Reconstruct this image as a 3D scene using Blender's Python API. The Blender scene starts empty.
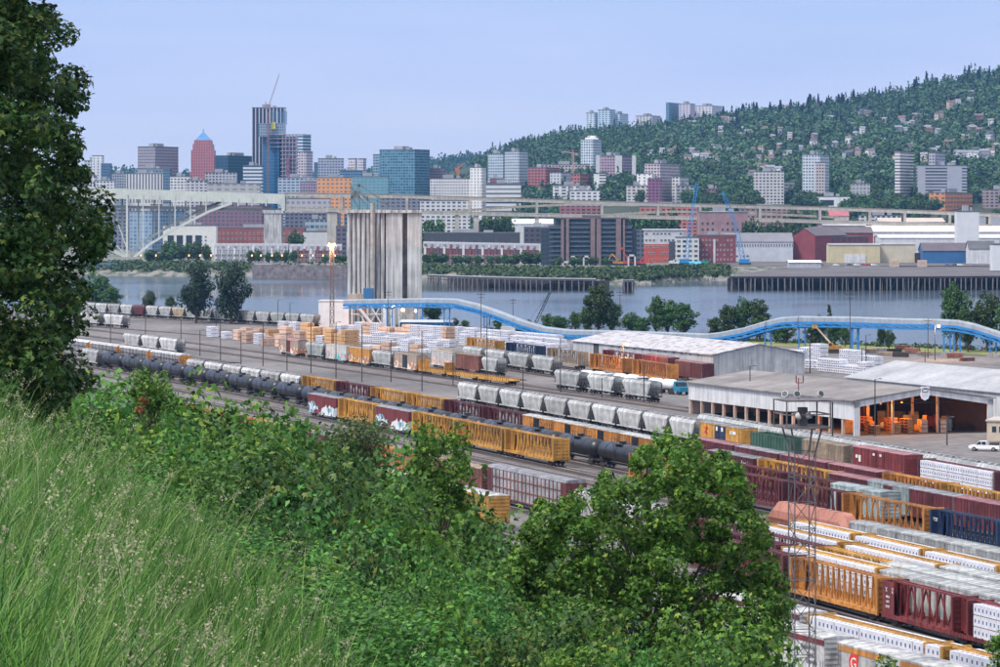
import bpy, math, random
import numpy as np
R = math.radians
random.seed(7); rng = np.random.default_rng(7)
sc = bpy.context.scene
COL = sc.collection
# ------------------------------------------------------------ camera, sky, sun, exposure
F = 3500.0; YH = 203.0; H = 43.0            # focal length in px of a 1000 px wide frame, horizon row, eye height over the rails
cd = bpy.data.cameras.new('camera'); cam = bpy.data.objects.new('camera', cd); COL.objects.link(cam)
cam.location = (0, 0, H); cam.rotation_euler = (R(90), 0, 0)
cd.sensor_width = 36; cd.lens = F / 1000 * 36; cd.shift_y = -(333.5 - YH) / 1000
cd.clip_start = 1; cd.clip_end = 40000
sc.camera = cam
SUN_EL, SUN_AZ = 52, 232      # azimuth clockwise from +Y: behind the camera, a little to the left
w = bpy.data.worlds.new('World'); sc.world = w; w.use_nodes = True
nt = w.node_tree; nt.nodes.clear()
out = nt.nodes.new('ShaderNodeOutputWorld'); add = nt.nodes.new('ShaderNodeAddShader')
b1 = nt.nodes.new('ShaderNodeBackground'); b2 = nt.nodes.new('ShaderNodeBackground')
sky = nt.nodes.new('ShaderNodeTexSky'); sky.sky_type = 'NISHITA'; sky.sun_disc = False
sky.sun_elevation = R(SUN_EL); sky.sun_rotation = R(SUN_AZ); sky.dust_density = 4; sky.ozone_density = 3
b1.inputs[1].default_value = 0.05
tc = nt.nodes.new('ShaderNodeTexCoord'); sp = nt.nodes.new('ShaderNodeSeparateXYZ')
ramp = nt.nodes.new('ShaderNodeValToRGB'); nz = nt.nodes.new('ShaderNodeTexNoise'); ma = nt.nodes.new('ShaderNodeMath')
mp = nt.nodes.new('ShaderNodeMapping'); mp.inputs['Scale'].default_value = (2.5, 2.5, 26)
nz.inputs['Scale'].default_value = 2.0; nz.inputs['Detail'].default_value = 3
ma.operation = 'MULTIPLY_ADD'; ma.inputs[1].default_value = 0.07
e = ramp.color_ramp.elements
e[0].position = 0.0; e[0].color = (0.54, 0.57, 0.71, 1)
e[1].position = 1.0; e[1].color = (.84, .81, .82, 1)
for p_, c_ in ((0.035, (0.43, 0.49, 0.70, 1)), (0.075, (0.29, 0.37, 0.62, 1)), (0.2, (0.38, 0.46, 0.68, 1)), (0.6, (0.74, 0.73, 0.76, 1))):
    n_ = e.new(p_); n_.color = c_
L = nt.links.new
L(tc.outputs['Generated'], sp.inputs[0]); L(tc.outputs['Generated'], mp.inputs[0]); L(mp.outputs[0], nz.inputs['Vector'])
L(nz.outputs['Fac'], ma.inputs[0]); L(sp.outputs['Z'], ma.inputs[2])
off = nt.nodes.new('ShaderNodeMath'); off.operation = 'SUBTRACT'; off.inputs[1].default_value = 0.035
L(ma.outputs[0], off.inputs[0]); L(off.outputs[0], ramp.inputs[0]); L(ramp.outputs[0], b2.inputs[0]); b2.inputs[1].default_value = .96
L(sky.outputs[0], b1.inputs[0]); L(b1.outputs[0], add.inputs[0]); L(b2.outputs[0], add.inputs[1]); L(add.outputs[0], out.inputs[0])
sl = bpy.data.lights.new('sun', 'SUN'); sl.energy = 2.4; sl.angle = R(12); sl.color = (1.0, 0.95, 0.9)
so = bpy.data.objects.new('sun', sl); COL.objects.link(so)
a_ = R(SUN_AZ); el = R(SUN_EL)
from mathutils import Vector, Matrix
so.rotation_euler = Vector((math.sin(a_) * math.cos(el), math.cos(a_) * math.cos(el), math.sin(el))).to_track_quat('Z', 'Y').to_euler()
sc.view_settings.view_transform = 'Standard'; sc.view_settings.look = 'None'
sc.view_settings.exposure = 0.42; sc.view_settings.gamma = 1.0; sc.view_settings.use_curve_mapping = False
sc.render.engine = 'CYCLES'
sc.cycles.volume_max_steps = 64; sc.cycles.max_bounces = 6; sc.cycles.diffuse_bounces = 3; sc.cycles.volume_bounces = 0
# ------------------------------------------------------------ helpers
def G(x, y, Z=0.0):
    Y = F * (H - Z) / (y - YH); return Vector(((x - 500) * Y / F, Y, Z))
def GX(x, Y): return (x - 500) * Y / F
def ZY(y, Y): return H - (y - YH) * Y / F
MATS = {}
def mat(name, col, rough=0.75, var=0.18, scale=0.6, metal=0.0, streak=0.0, rnd=0.0, emit=None, bump=0.0, trans=0.0, spec=0.5, col2=None, thr=None, fine=0.0):
    if name in MATS: return MATS[name]
    m = bpy.data.materials.new(name); m.use_nodes = True; MATS[name] = m
    n = m.node_tree; bs = n.nodes['Principled BSDF']
    bs.inputs['Roughness'].default_value = rough; bs.inputs['Metallic'].default_value = metal
    bs.inputs['Specular IOR Level'].default_value = spec
    if emit:
        bs.inputs['Base Color'].default_value = (*col, 1)
        bs.inputs['Emission Color'].default_value = (*emit[0], 1); bs.inputs['Emission Strength'].default_value = emit[1]
        return m
    t = n.nodes.new('ShaderNodeTexCoord'); no = n.nodes.new('ShaderNodeTexNoise')
    no.inputs['Scale'].default_value = scale; no.inputs['Detail'].default_value = 5; no.inputs['Roughness'].default_value = 0.65
    n.links.new(t.outputs['Object'], no.inputs['Vector'])
    r = n.nodes.new('ShaderNodeValToRGB'); re = r.color_ramp.elements
    lo = col2 if col2 else tuple(c * (1 - 2 * var) for c in col); hi = tuple(min(1, c * (1 + var)) for c in col)
    re[0].position = 0.3 if thr is None else thr[0]; re[0].color = (*lo, 1); re[1].position = 0.68 if thr is None else thr[1]; re[1].color = (*hi, 1)
    n.links.new(no.outputs['Fac'], r.inputs[0]); cur = r.outputs[0]
    if streak:
        mpn = n.nodes.new('ShaderNodeMapping'); mpn.inputs['Scale'].default_value = (1.3, 1.3, 0.06)
        n2 = n.nodes.new('ShaderNodeTexNoise'); n2.inputs['Scale'].default_value = 1.2; n2.inputs['Detail'].default_value = 4
        n.links.new(t.outputs['Object'], mpn.inputs[0]); n.links.new(mpn.outputs[0], n2.inputs['Vector'])
        r2 = n.nodes.new('ShaderNodeValToRGB'); q = r2.color_ramp.elements
        q[0].position = 0.38; q[0].color = (1 - streak,) * 3 + (1,); q[1].position = 0.6; q[1].color = (1, 1, 1, 1)
        n.links.new(n2.outputs['Fac'], r2.inputs[0])
        mx = n.nodes.new('ShaderNodeMix'); mx.data_type = 'RGBA'; mx.blend_type = 'MULTIPLY'; mx.inputs[0].default_value = 1
        n.links.new(cur, mx.inputs[6]); n.links.new(r2.outputs[0], mx.inputs[7]); cur = mx.outputs[2]
    if fine:
        for fs_, fa, fb in ((.35, .38, .6), (2.2, .3, .7)):
            n3 = n.nodes.new('ShaderNodeTexNoise'); n3.inputs['Scale'].default_value = fs_; n3.inputs['Detail'].default_value = 4; n.links.new(t.outputs['Object'], n3.inputs['Vector'])
            r3 = n.nodes.new('ShaderNodeValToRGB'); q = r3.color_ramp.elements; q[0].position = fa; q[0].color = (1 - fine,) * 3 + (1,); q[1].position = fb; q[1].color = (1.0, 1.0, 1.0, 1)
            n.links.new(n3.outputs['Fac'], r3.inputs[0]); m3 = n.nodes.new('ShaderNodeMix'); m3.data_type = 'RGBA'; m3.blend_type = 'MULTIPLY'; m3.inputs[0].default_value = 1
            n.links.new(cur, m3.inputs[6]); n.links.new(r3.outputs[0], m3.inputs[7]); cur = m3.outputs[2]
    if rnd:
        oi = n.nodes.new('ShaderNodeObjectInfo'); hs = n.nodes.new('ShaderNodeHueSaturation'); mr = n.nodes.new('ShaderNodeMapRange')
        mr.inputs[3].default_value = 1 - rnd; mr.inputs[4].default_value = 1 + rnd
        n.links.new(oi.outputs['Random'], mr.inputs[0]); n.links.new(mr.outputs[0], hs.inputs['Value']); n.links.new(cur, hs.inputs['Color']); cur = hs.outputs[0]
    n.links.new(cur, bs.inputs['Base Color'])
    if bump:
        bp = n.nodes.new('ShaderNodeBump'); bp.inputs['Strength'].default_value = bump; bp.inputs['Distance'].default_value = 0.1
        n.links.new(no.outputs['Fac'], bp.inputs['Height']); n.links.new(bp.outputs[0], bs.inputs['Normal'])
    return m
def leafmat(name, cols, rough=0.55, tr=0.35, rndo=0.0):
    """foliage: colour differs leaf by leaf, some light passes through"""
    if name in MATS: return MATS[name]
    m = bpy.data.materials.new(name); m.use_nodes = True; MATS[name] = m
    n = m.node_tree; bs = n.nodes['Principled BSDF']; o = n.nodes['Material Output']
    ge = n.nodes.new('ShaderNodeNewGeometry'); r = n.nodes.new('ShaderNodeValToRGB')
    q = r.color_ramp.elements
    q[0].position = 0; q[0].color = (*cols[0], 1); q[1].position = 1; q[1].color = (*cols[-1], 1)
    for i, c in enumerate(cols[1:-1]):
        x = q.new((i + 1) / (len(cols) - 1)); x.color = (*c, 1)
    n.links.new(ge.outputs['Random Per Island'], r.inputs[0]); cur = r.outputs[0]
    t = n.nodes.new('ShaderNodeTexCoord'); no = n.nodes.new('ShaderNodeTexNoise'); no.inputs['Scale'].default_value = 0.7
    hs = n.nodes.new('ShaderNodeHueSaturation'); mr = n.nodes.new('ShaderNodeMapRange')
    mr.inputs[1].default_value = .3; mr.inputs[2].default_value = .7; mr.inputs[3].default_value = .72; mr.inputs[4].default_value = 1.28
    n.links.new(t.outputs['Object'], no.inputs['Vector']); n.links.new(no.outputs['Fac'], mr.inputs[0])
    n.links.new(mr.outputs[0], hs.inputs['Value']); n.links.new(cur, hs.inputs['Color']); cur = hs.outputs[0]
    if rndo:
        oi = n.nodes.new('ShaderNodeObjectInfo'); h2 = n.nodes.new('ShaderNodeHueSaturation'); m2 = n.nodes.new('ShaderNodeMapRange'); m3 = n.nodes.new('ShaderNodeMapRange')
        m2.inputs[3].default_value = 1 - rndo; m2.inputs[4].default_value = 1 + rndo
        m3.inputs[3].default_value = .475; m3.inputs[4].default_value = .52
        n.links.new(oi.outputs['Random'], m2.inputs[0]); n.links.new(m2.outputs[0], h2.inputs['Value'])
        n.links.new(oi.outputs['Random'], m3.inputs[0]); n.links.new(m3.outputs[0], h2.inputs['Hue'])
        n.links.new(cur, h2.inputs['Color']); cur = h2.outputs[0]
    n.links.new(cur, bs.inputs['Base Color']); bs.inputs['Roughness'].default_value = rough; bs.inputs['Specular IOR Level'].default_value = .35
    if tr:
        tl = n.nodes.new('ShaderNodeBsdfTranslucent'); mx = n.nodes.new('ShaderNodeMixShader'); mx.inputs[0].default_value = tr
        n.links.new(cur, tl.inputs[0]); n.links.new(bs.outputs[0], mx.inputs[1]); n.links.new(tl.outputs[0], mx.inputs[2]); n.links.new(mx.outputs[0], o.inputs[0])
    return m
def facade(name, wall, glass, bay=3.0, floor=3.4, wf=0.6, hf=0.5, rough=0.7, grough=0.15, blind=0.35, lit=0.0):
    """a wall whose window openings are laid out in metres over its own faces"""
    if name in MATS: return MATS[name]
    m = bpy.data.materials.new(name); m.use_nodes = True; MATS[name] = m
    n = m.node_tree; bs = n.nodes['Principled BSDF']; N = n.nodes.new; K = n.links.new
    uv = N('ShaderNodeUVMap'); uv.uv_map = 'UVMap'; s = N('ShaderNodeSeparateXYZ'); K(uv.outputs[0], s.inputs[0])
    def mth(op, a, b=None):
        x = N('ShaderNodeMath'); x.operation = op
        if hasattr(a, 'links'): K(a, x.inputs[0])
        else: x.inputs[0].default_value = a
        if b is not None:
            if hasattr(b, 'links'): K(b, x.inputs[1])
            else: x.inputs[1].default_value = b
        return x.outputs[0]
    u = mth('DIVIDE', s.outputs[0], bay); v = mth('DIVIDE', s.outputs[1], floor)
    fu = mth('FRACT', u); fv = mth('FRACT', v)
    mu = mth('MULTIPLY', mth('GREATER_THAN', fu, (1 - wf) / 2), mth('LESS_THAN', fu, (1 + wf) / 2))
    mv = mth('MULTIPLY', mth('GREATER_THAN', fv, (1 - hf) * .6), mth('LESS_THAN', fv, (1 - hf) * .6 + hf))
    ge = N('ShaderNodeNewGeometry'); sn = N('ShaderNodeSeparateXYZ'); K(ge.outputs['Normal'], sn.inputs[0])
    side = mth('LESS_THAN', mth('ABSOLUTE', sn.outputs[2]), 0.5)
    mask = mth('MULTIPLY', mth('MULTIPLY', mu, mv), side)
    cb = N('ShaderNodeCombineXYZ'); K(mth('FLOOR', u), cb.inputs[0]); K(mth('FLOOR', v), cb.inputs[1])
    wn = N('ShaderNodeTexWhiteNoise'); wn.noise_dimensions = '3D'; K(cb.outputs[0], wn.inputs['Vector'])
    gm = N('ShaderNodeMix'); gm.data_type = 'RGBA'; gm.inputs[6].default_value = (*glass, 1)
    gm.inputs[7].default_value = tuple(min(1, g * .5 + w_ * .55) for g, w_ in zip(glass, wall)) + (1,)
    K(mth('MULTIPLY', mth('POWER', wn.outputs['Value'], 2.0), blind * 1.6), gm.inputs[0])
    no = N('ShaderNodeTexNoise'); no.inputs['Scale'].default_value = 0.12; no.inputs['Detail'].default_value = 5; K(uv.outputs[0], no.inputs['Vector'])
    wm = N('ShaderNodeMix'); wm.data_type = 'RGBA'; wm.inputs[6].default_value = tuple(c * .78 for c in wall) + (1,); wm.inputs[7].default_value = tuple(min(1, c * 1.15) for c in wall) + (1,)
    K(no.outputs['Fac'], wm.inputs[0])
    mx = N('ShaderNodeMix'); mx.data_type = 'RGBA'; K(mask, mx.inputs[0]); K(wm.outputs[2], mx.inputs[6]); K(gm.outputs[2], mx.inputs[7])
    K(mx.outputs[2], bs.inputs['Base Color'])
    rr = N('ShaderNodeMapRange'); rr.inputs[3].default_value = rough; rr.inputs[4].default_value = grough; K(mask, rr.inputs[0]); K(rr.outputs[0], bs.inputs['Roughness'])
    if lit:
        bs.inputs['Emission Color'].default_value = (1.0, .62, .25, 1)
        K(mth('MULTIPLY', mth('MULTIPLY', mth('GREATER_THAN', wn.outputs['Value'], 1 - lit), mask), 1.2), bs.inputs['Emission Strength'])
    return m
class M:
    """collects faces and builds them as one mesh"""
    def __init__(s): s.v = []; s.f = []; s.m = []
    def add(s, vs, fs, m=0):
        b = len(s.v); s.v += [tuple(v) for v in vs]; s.f += [[b + i for i in f] for f in fs]; s.m += [m] * len(fs); return s
    def box(s, x0, x1, y0, y1, z0, z1, m=0):
        return s.add([(x0,y0,z0),(x1,y0,z0),(x1,y1,z0),(x0,y1,z0),(x0,y0,z1),(x1,y0,z1),(x1,y1,z1),(x0,y1,z1)],
                     [(3,2,1,0),(4,5,6,7),(0,1,5,4),(1,2,6,5),(2,3,7,6),(3,0,4,7)], m)
    def beam(s, p, q, w=.1, h=None, m=0):
        p = Vector(p); q = Vector(q); d = (q - p)
        if d.length < 1e-6: return s
        d.normalize(); up = Vector((0,0,1)) if abs(d.z) < .95 else Vector((0,1,0))
        a = d.cross(up).normalized() * (w / 2); b = a.cross(d).normalized() * ((h or w) / 2)
        vs = [p-a-b, p+a-b, p+a+b, p-a+b, q-a-b, q+a-b, q+a+b, q-a+b]
        return s.add(vs, [(3,2,1,0),(4,5,6,7),(0,1,5,4),(1,2,6,5),(2,3,7,6),(3,0,4,7)], m)
    def cyl(s, p, q, r, r2=None, n=10, m=0, cap=True):
        p = Vector(p); q = Vector(q); d = (q - p).normalized(); r2 = r if r2 is None else r2
        up = Vector((0,0,1)) if abs(d.z) < .95 else Vector((0,1,0))
        a = d.cross(up).normalized(); b = a.cross(d).normalized(); vs = []
        for i in range(n):
            t = 2 * math.pi * i / n; k = a * math.cos(t) + b * math.sin(t)
            vs += [p + k * r, q + k * r2]
        fs = [(2*i, 2*i+1, 2*((i+1)%n)+1, 2*((i+1)%n)) for i in range(n)]
        if cap: fs += [tuple(2*i for i in range(n)), tuple(2*i+1 for i in reversed(range(n)))]
        return s.add(vs, fs, m)
    def prism(s, poly, a, b, axis='x', m=0, cap=True):
        """polygon (two coordinates) extruded along an axis from a to b"""
        n = len(poly)
        if axis == 'x': f = lambda t, p: (t, p[0], p[1])
        elif axis == 'y': f = lambda t, p: (p[0], t, p[1])
        else: f = lambda t, p: (p[0], p[1], t)
        vs = [f(a, p) for p in poly] + [f(b, p) for p in poly]
        fs = [(i, (i+1)%n, n+(i+1)%n, n+i) for i in range(n)]
        if cap: fs += [tuple(reversed(range(n))), tuple(range(n, 2*n))]
        return s.add(vs, fs, m)
    def mesh(s, name, mats, smooth=False, fix=True):
        me = bpy.data.meshes.new(name); me.from_pydata(s.v, [], s.f)
        for m in (mats if isinstance(mats, (list, tuple)) else [mats]): me.materials.append(m)
        me.polygons.foreach_set('material_index', s.m)
        if fix:
            import bmesh
            bm = bmesh.new(); bm.from_mesh(me); bmesh.ops.recalc_face_normals(bm, faces=bm.faces); bm.to_mesh(me); bm.free()
        uv = me.uv_layers.new(name='UVMap')
        for p in me.polygons:
            nx, ny, nz_ = p.normal
            for li in p.loop_indices:
                c = me.vertices[me.loops[li].vertex_index].co
                if abs(nz_) > .7: uv.data[li].uv = (c.x, c.y)
                else:
                    l = math.hypot(nx, ny) or 1; uv.data[li].uv = ((-ny * c.x + nx * c.y) / l, c.z)
            if smooth: p.use_smooth = True
        me.update(); return me
    def build(s, name, mats, parent=None, loc=None, rz=0, smooth=False):
        return link(name, s.mesh(name, mats, smooth), parent, loc, rz)
def link(name, me, parent=None, loc=None, rz=0):
    o = bpy.data.objects.new(name, me); COL.objects.link(o)
    if parent is not None: o.parent = parent
    if loc is not None: o.location = loc
    if rz: o.rotation_euler[2] = rz
    return o
KIDS = {}
def empty(name, loc=(0,0,0), rz=0):
    o = bpy.data.objects.new(name, None); o.empty_display_size = .5; COL.objects.link(o); o.location = loc; o.rotation_euler[2] = rz; return o
def tag(o, label, cat, group=None):
    o['label'] = label; o['category'] = cat
    if group: o['group'] = group
    return o
def struct(o, kind='structure'): o['kind'] = kind; return o
def copy_tree(o, parent=None):
    c = o.copy(); COL.objects.link(c)
    if parent is not None: c.parent = parent
    for ch in CH.get(o.name, []): copy_tree(ch, c)
    return c
CH = {}
def remember(root, kids):
    """remember the parts of a prototype so copies need no scene search"""
    CH[root.name] = kids
REG = {}
def reg(o, desc, cat, where, group=None):
    """label by look and place; likes are told apart by counting from the left"""
    REG.setdefault((desc, where), []).append((o, cat, group))
ONES = ['', 'first', 'second', 'third', 'fourth', 'fifth', 'sixth', 'seventh', 'eighth', 'ninth', 'tenth', 'eleventh', 'twelfth', 'thirteenth',
        'fourteenth', 'fifteenth', 'sixteenth', 'seventeenth', 'eighteenth', 'nineteenth']
TENS = {2: 'twent', 3: 'thirt', 4: 'fort', 5: 'fift', 6: 'sixt', 7: 'sevent', 8: 'eight', 9: 'ninet'}
def ordinal(n):
    if n < 20: return ONES[n]
    if n < 100:
        t, k = divmod(n, 10); return TENS[t] + ('ieth' if k == 0 else 'y-' + ONES[k])
    return 'one hundred and ' + ordinal(n - 100) if n > 100 else 'one hundredth'
def finish_labels():
    for (desc, where), lst in REG.items():
        lst.sort(key=lambda t: t[0].matrix_world.translation.x / max(1, t[0].matrix_world.translation.y) if t[0].parent else t[0].location.x / max(1, t[0].location.y))
        for i, (o, cat, group) in enumerate(lst):
            if len(lst) == 1: lab = f'{desc} {where}'
            elif i == 0: lab = f'{desc} {where}, leftmost'
            elif i == len(lst) - 1: lab = f'{desc} {where}, rightmost'
            else: lab = f'{desc} {where}, {ordinal(i + 1)} from left'
            o['label'] = lab; o['category'] = cat
            if len(lst) > 1: o['group'] = group or f'{desc} {where}'
def npmesh(name, verts, faces, mats, smooth=False, mi=None):
    """fast mesh from arrays; all faces have the same number of corners"""
    me = bpy.data.meshes.new(name); nv = len(verts); nf, k = faces.shape
    me.vertices.add(nv); me.vertices.foreach_set('co', np.ascontiguousarray(verts, np.float32).ravel())
    me.loops.add(nf * k); me.loops.foreach_set('vertex_index', np.ascontiguousarray(faces, np.int32).ravel())
    me.polygons.add(nf); me.polygons.foreach_set('loop_start', np.arange(0, nf * k, k, dtype=np.int32))
    for m in (mats if isinstance(mats, (list, tuple)) else [mats]): me.materials.append(m)
    if mi is not None: me.polygons.foreach_set('material_index', np.ascontiguousarray(mi, np.int32))
    me.update(calc_edges=True)
    if smooth: me.polygons.foreach_set('use_smooth', np.ones(nf, bool))
    return me
# ------------------------------------------------------------ ground, river, hills
gr = mat('yard_gravel', (.225, .21, .205), .95, .2, .02, col2=(.12, .108, .105), fine=.3)
def sheet(name, pts, m, z=None, thick=None):
    mb = M()
    mb.add([(p[0], p[1], p[2] if z is None else z) for p in pts], [tuple(range(len(pts)))])
    o = mb.build(name, m); struct(o); return o
# yard ground sheet: from the foot of the bluff to the near river bank
YZ = -0.35
bank_px = [(-400, 305), (60, 309), (330, 324), (460, 329), (640, 337), (800, 343), (1000, 351), (1400, 368)]
bank = [G(x, y, YZ) for x, y in bank_px]
yard = [Vector((-120, 150, YZ)), Vector((260, 150, YZ))] + [Vector((p.x, p.y, YZ)) for p in reversed(bank)]
yard[0] = Vector((-450, 150, YZ)); yard[1] = Vector((450, 150, YZ))
sheet('yard_ground', yard, gr)
# near river bank: grassy slope down to the water
bk = M(); n = len(bank); WZ = -8.0
row = [bank, [p + Vector((2, 9, -1.5 - YZ)) for p in bank], [p + Vector((4, 30, -9.5 - YZ)) for p in bank]]
for r_ in range(2):
    for i in range(n - 1): bk.add([row[r_][i], row[r_][i+1], row[r_+1][i+1], row[r_+1][i]], [(0,1,2,3)])
struct(bk.build('near_river_bank', mat('bank_grass', (.10, .13, .04), .95, .35, .15, col2=(.13, .11, .07))))
vg = M()
for (px, y0, y1) in (((560, 1120), 334, 339),):
    pts = [G(x, y, YZ + .03) for x, y in ((540, 336), (600, 338.5), (700, 343), (800, 346.5), (930, 352), (1120, 362), (1120, 356), (930, 347.4), (800, 342.9), (640, 337), (560, 334))]
    vg.add(pts, [tuple(range(len(pts)))])
struct(vg.build('grass_verge', mat('verge_grass', (.22, .23, .05), .95, .3, .08, col2=(.11, .14, .04))))
# river
wm = bpy.data.materials.new('river_water'); wm.use_nodes = True; n_ = wm.node_tree; bs = n_.nodes['Principled BSDF']
bs.inputs['Base Color'].default_value = (.05, .07, .085, 1); bs.inputs['Roughness'].default_value = .07; bs.inputs['IOR'].default_value = 1.33
t = n_.nodes.new('ShaderNodeTexCoord'); mp_ = n_.nodes.new('ShaderNodeMapping'); mp_.inputs['Scale'].default_value = (.25, .5, 1)
no = n_.nodes.new('ShaderNodeTexNoise'); no.inputs['Scale'].default_value = .35; no.inputs['Detail'].default_value = 4
bp = n_.nodes.new('ShaderNodeBump'); bp.inputs['Strength'].default_value = .12; bp.inputs['Distance'].default_value = .5
n2 = n_.nodes.new('ShaderNodeTexNoise'); n2.inputs['Scale'].default_value = .004; mr = n_.nodes.new('ShaderNodeMapRange')
mr.inputs[1].default_value = .35; mr.inputs[2].default_value = .65; mr.inputs[3].default_value = .08; mr.inputs[4].default_value = .22
n_.links.new(t.outputs['Object'], mp_.inputs[0]); n_.links.new(mp_.outputs[0], no.inputs['Vector']); n_.links.new(no.outputs['Fac'], bp.inputs['Height']); n_.links.new(bp.outputs[0], bs.inputs['Normal'])
n_.links.new(t.outputs['Object'], n2.inputs['Vector']); n_.links.new(n2.outputs['Fac'], mr.inputs[0]); n_.links.new(mr.outputs[0], bs.inputs['Roughness'])
MATS['river_water'] = wm
sheet('river_water', [(-1500, 700, WZ), (1500, 700, WZ), (1500, 2600, WZ), (-1500, 2600, WZ)], wm)
# far bank: city ground sheet with the shore line, and the sloping shore
CZ = 0.6
shore_px = [(-500, 274.5), (80, 275.5), (200, 277), (330, 278), (430, 280), (520, 283), (600, 285), (650, 284.5), (700, 281), (740, 281), (860, 281), (1000, 279), (1500, 279)]
shore = [G(x, y, WZ) for x, y in shore_px]
top = [Vector((p.x * 1.012, p.y + 42, CZ)) for p in shore]
cg = mat('city_ground', (.17, .17, .16), .95, .3, .01, col2=(.09, .11, .06))
sheet('city_ground', [p for p in top] + [Vector((2600, 7000, CZ)), Vector((-2600, 7000, CZ))], cg)
sh = M()
NS = 90
def lerp_poly(P, t):
    k = t * (len(P) - 1); i = min(int(k), len(P) - 2); return P[i].lerp(P[i + 1], k - i)
prev = None
for k in range(NS * 3 + 1):
    a = lerp_poly(shore, k / (NS * 3)); b = lerp_poly(top, k / (NS * 3)); ring = []
    for j in range(6):
        q = a.lerp(b, j / 5); q.z = WZ - .5 + (CZ + .5 - WZ) * (j / 5) ** .8
        if 0 < j < 5: q += Vector((random.uniform(-1.5, 1.5), random.uniform(-3, 3), random.uniform(-.5, .5)))
        ring.append(q)
    if prev:
        for j in range(5): sh.add([prev[j], ring[j], ring[j+1], prev[j+1]], [(0,1,2,3)])
    prev = ring
struct(sh.build('far_river_bank', mat('shore_rock', (.16, .15, .14), .95, .3, .12, col2=(.05, .075, .035), thr=(.42, .56)), smooth=True))
# hills: terrain in (bearing, distance) with the ridge line read from the photograph's far view
RIDGE = [(-900, 176), (380, 186), (440, 176), (480, 163), (520, 148), (560, 139), (600, 135), (640, 131), (680, 128), (720, 121), (760, 114), (800, 111),
         (850, 104), (900, 95), (950, 82), (1000, 73), (1100, 60), (1400, 40)]
def interp(P, x):
    for (a, b), (c, d) in zip(P, P[1:]):
        if x <= c: return b + (d - b) * max(0, (x - a)) / (c - a)
    return P[-1][1]
Y0H, Y1H = 3000.0, 5700.0
def sstep(v): v = max(0.0, min(1.0, v)); return v * v * (3 - 2 * v)
def hill(x, t):
    """point of the hill at bearing x (px) and fraction t of the way from its foot to its ridge"""
    Y = Y0H + (Y1H - Y0H) * t; Zr = ZY(interp(RIDGE, x), Y1H)
    t0 = t; t = max(0.0, (Y - 3900) / 1800); s = t ** .85; foot = 50 * sstep((Y - 3000) / 1150) * sstep((x - 430) / 190)
    z = CZ + .4 * (t0 > 0) + foot + (Zr - CZ - foot) * s + 7 * math.sin(x * .035 + t * 9) * math.sin(3.14 * t) + 5 * math.sin(x * .011 - t * 14) * math.sin(3.14 * t)
    return Vector((GX(x, Y), Y, z))
def ground_z(x, Y): return CZ if Y <= 3000 or x < 362 else hill(x, min(1, (Y - 3000) / 2700)).z
def hill_at(x, y):
    """point of the hill seen at that row of the far view"""
    lo, hi = 0.02, 1.0
    for _ in range(24):
        mid = (lo + hi) / 2; p = hill(x, mid)
        if YH + (H - p.z) * F / p.y > y: lo = mid
        else: hi = mid
    return hill(x, (lo + hi) / 2)
hm = M(); xs = list(range(360, 1401, 10)); TS = 36; g = []
for x in xs: g.append([hill(x, j / TS) for j in range(TS + 1)] + [Vector((GX(x, Y1H + 900), Y1H + 900, hill(x, 1).z - 60))])
for i in range(len(xs) - 1):
    for j in range(TS + 1): hm.add([g[i][j], g[i+1][j], g[i+1][j+1], g[i][j+1]], [(0,1,2,3)])
struct(hm.build('hills', mat('forest_floor', (.035, .05, .02), .95, .3, .01), smooth=True))
FR = [(-700, 174), (0, 175), (110, 173), (200, 176), (340, 177), (400, 170), (430, 163), (470, 158), (520, 160), (640, 150), (700, 140), (1000, 92), (1300, 70)]
fr = M(); prev = None
for x in range(-700, 1301, 10):
    zr = ZY(interp(FR, x) + 1.5 * math.sin(x * .07), 8800)
    c = [Vector((GX(x, 7400), 7400, CZ - 1)), Vector((GX(x, 8100), 8100, zr * .55)), Vector((GX(x, 8800), 8800, zr)), Vector((GX(x, 9600), 9600, 0))]
    if prev:
        for j in range(3): fr.add([prev[j], c[j], c[j+1], prev[j+1]], [(0,1,2,3)])
    prev = c
struct(fr.build('distant_ridge', mat('far_forest', (.03, .05, .028), .95, .3, .006), smooth=True))
# rail_ground under the far plain between city sheet and ridge
# bluff the photograph is taken from
def bluff(x, y):
    u = max(-.3, min(.3, x / max(y, 8.)))
    ys = 36 + 26 * max(0, min(1, (-.03 - u) / .1))
    z = 35.9 - 20 * u - .03 * (min(y, ys) - 40)
    if y > ys: z -= (min(y, 150) - ys) * .17 + max(0, y - 150) * .32
    z += .22 * math.sin(x * 1.1 + y * .4) + .15 * math.sin(y * .9 - x * .5)
    k = max(0, min(1, (y - 4) / 22)); return (1 - k) * (41.1 + .05 * math.sin(x * 2)) + k * z
bl = M(); nx_, ny_ = 90, 150; ys = [-8 + 262 * (j / ny_) ** 1.3 for j in range(ny_ + 1)]
gv = []
for j in range(ny_ + 1):
    wd = 14 + ys[j] * .42 if ys[j] > 0 else 14
    gv.append([Vector((-wd + 2 * wd * i / nx_, ys[j], max(YZ - 2.5, bluff(-wd + 2 * wd * i / nx_, ys[j])))) for i in range(nx_ + 1)])
for j in range(ny_):
    for i in range(nx_): bl.add([gv[j][i], gv[j][i+1], gv[j+1][i+1], gv[j+1][i]], [(0,1,2,3)])
struct(bl.build('bluff_ground', mat('bluff_soil', (.07, .065, .03), .95, .3, .8, col2=(.03, .045, .015)), smooth=True))
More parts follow.
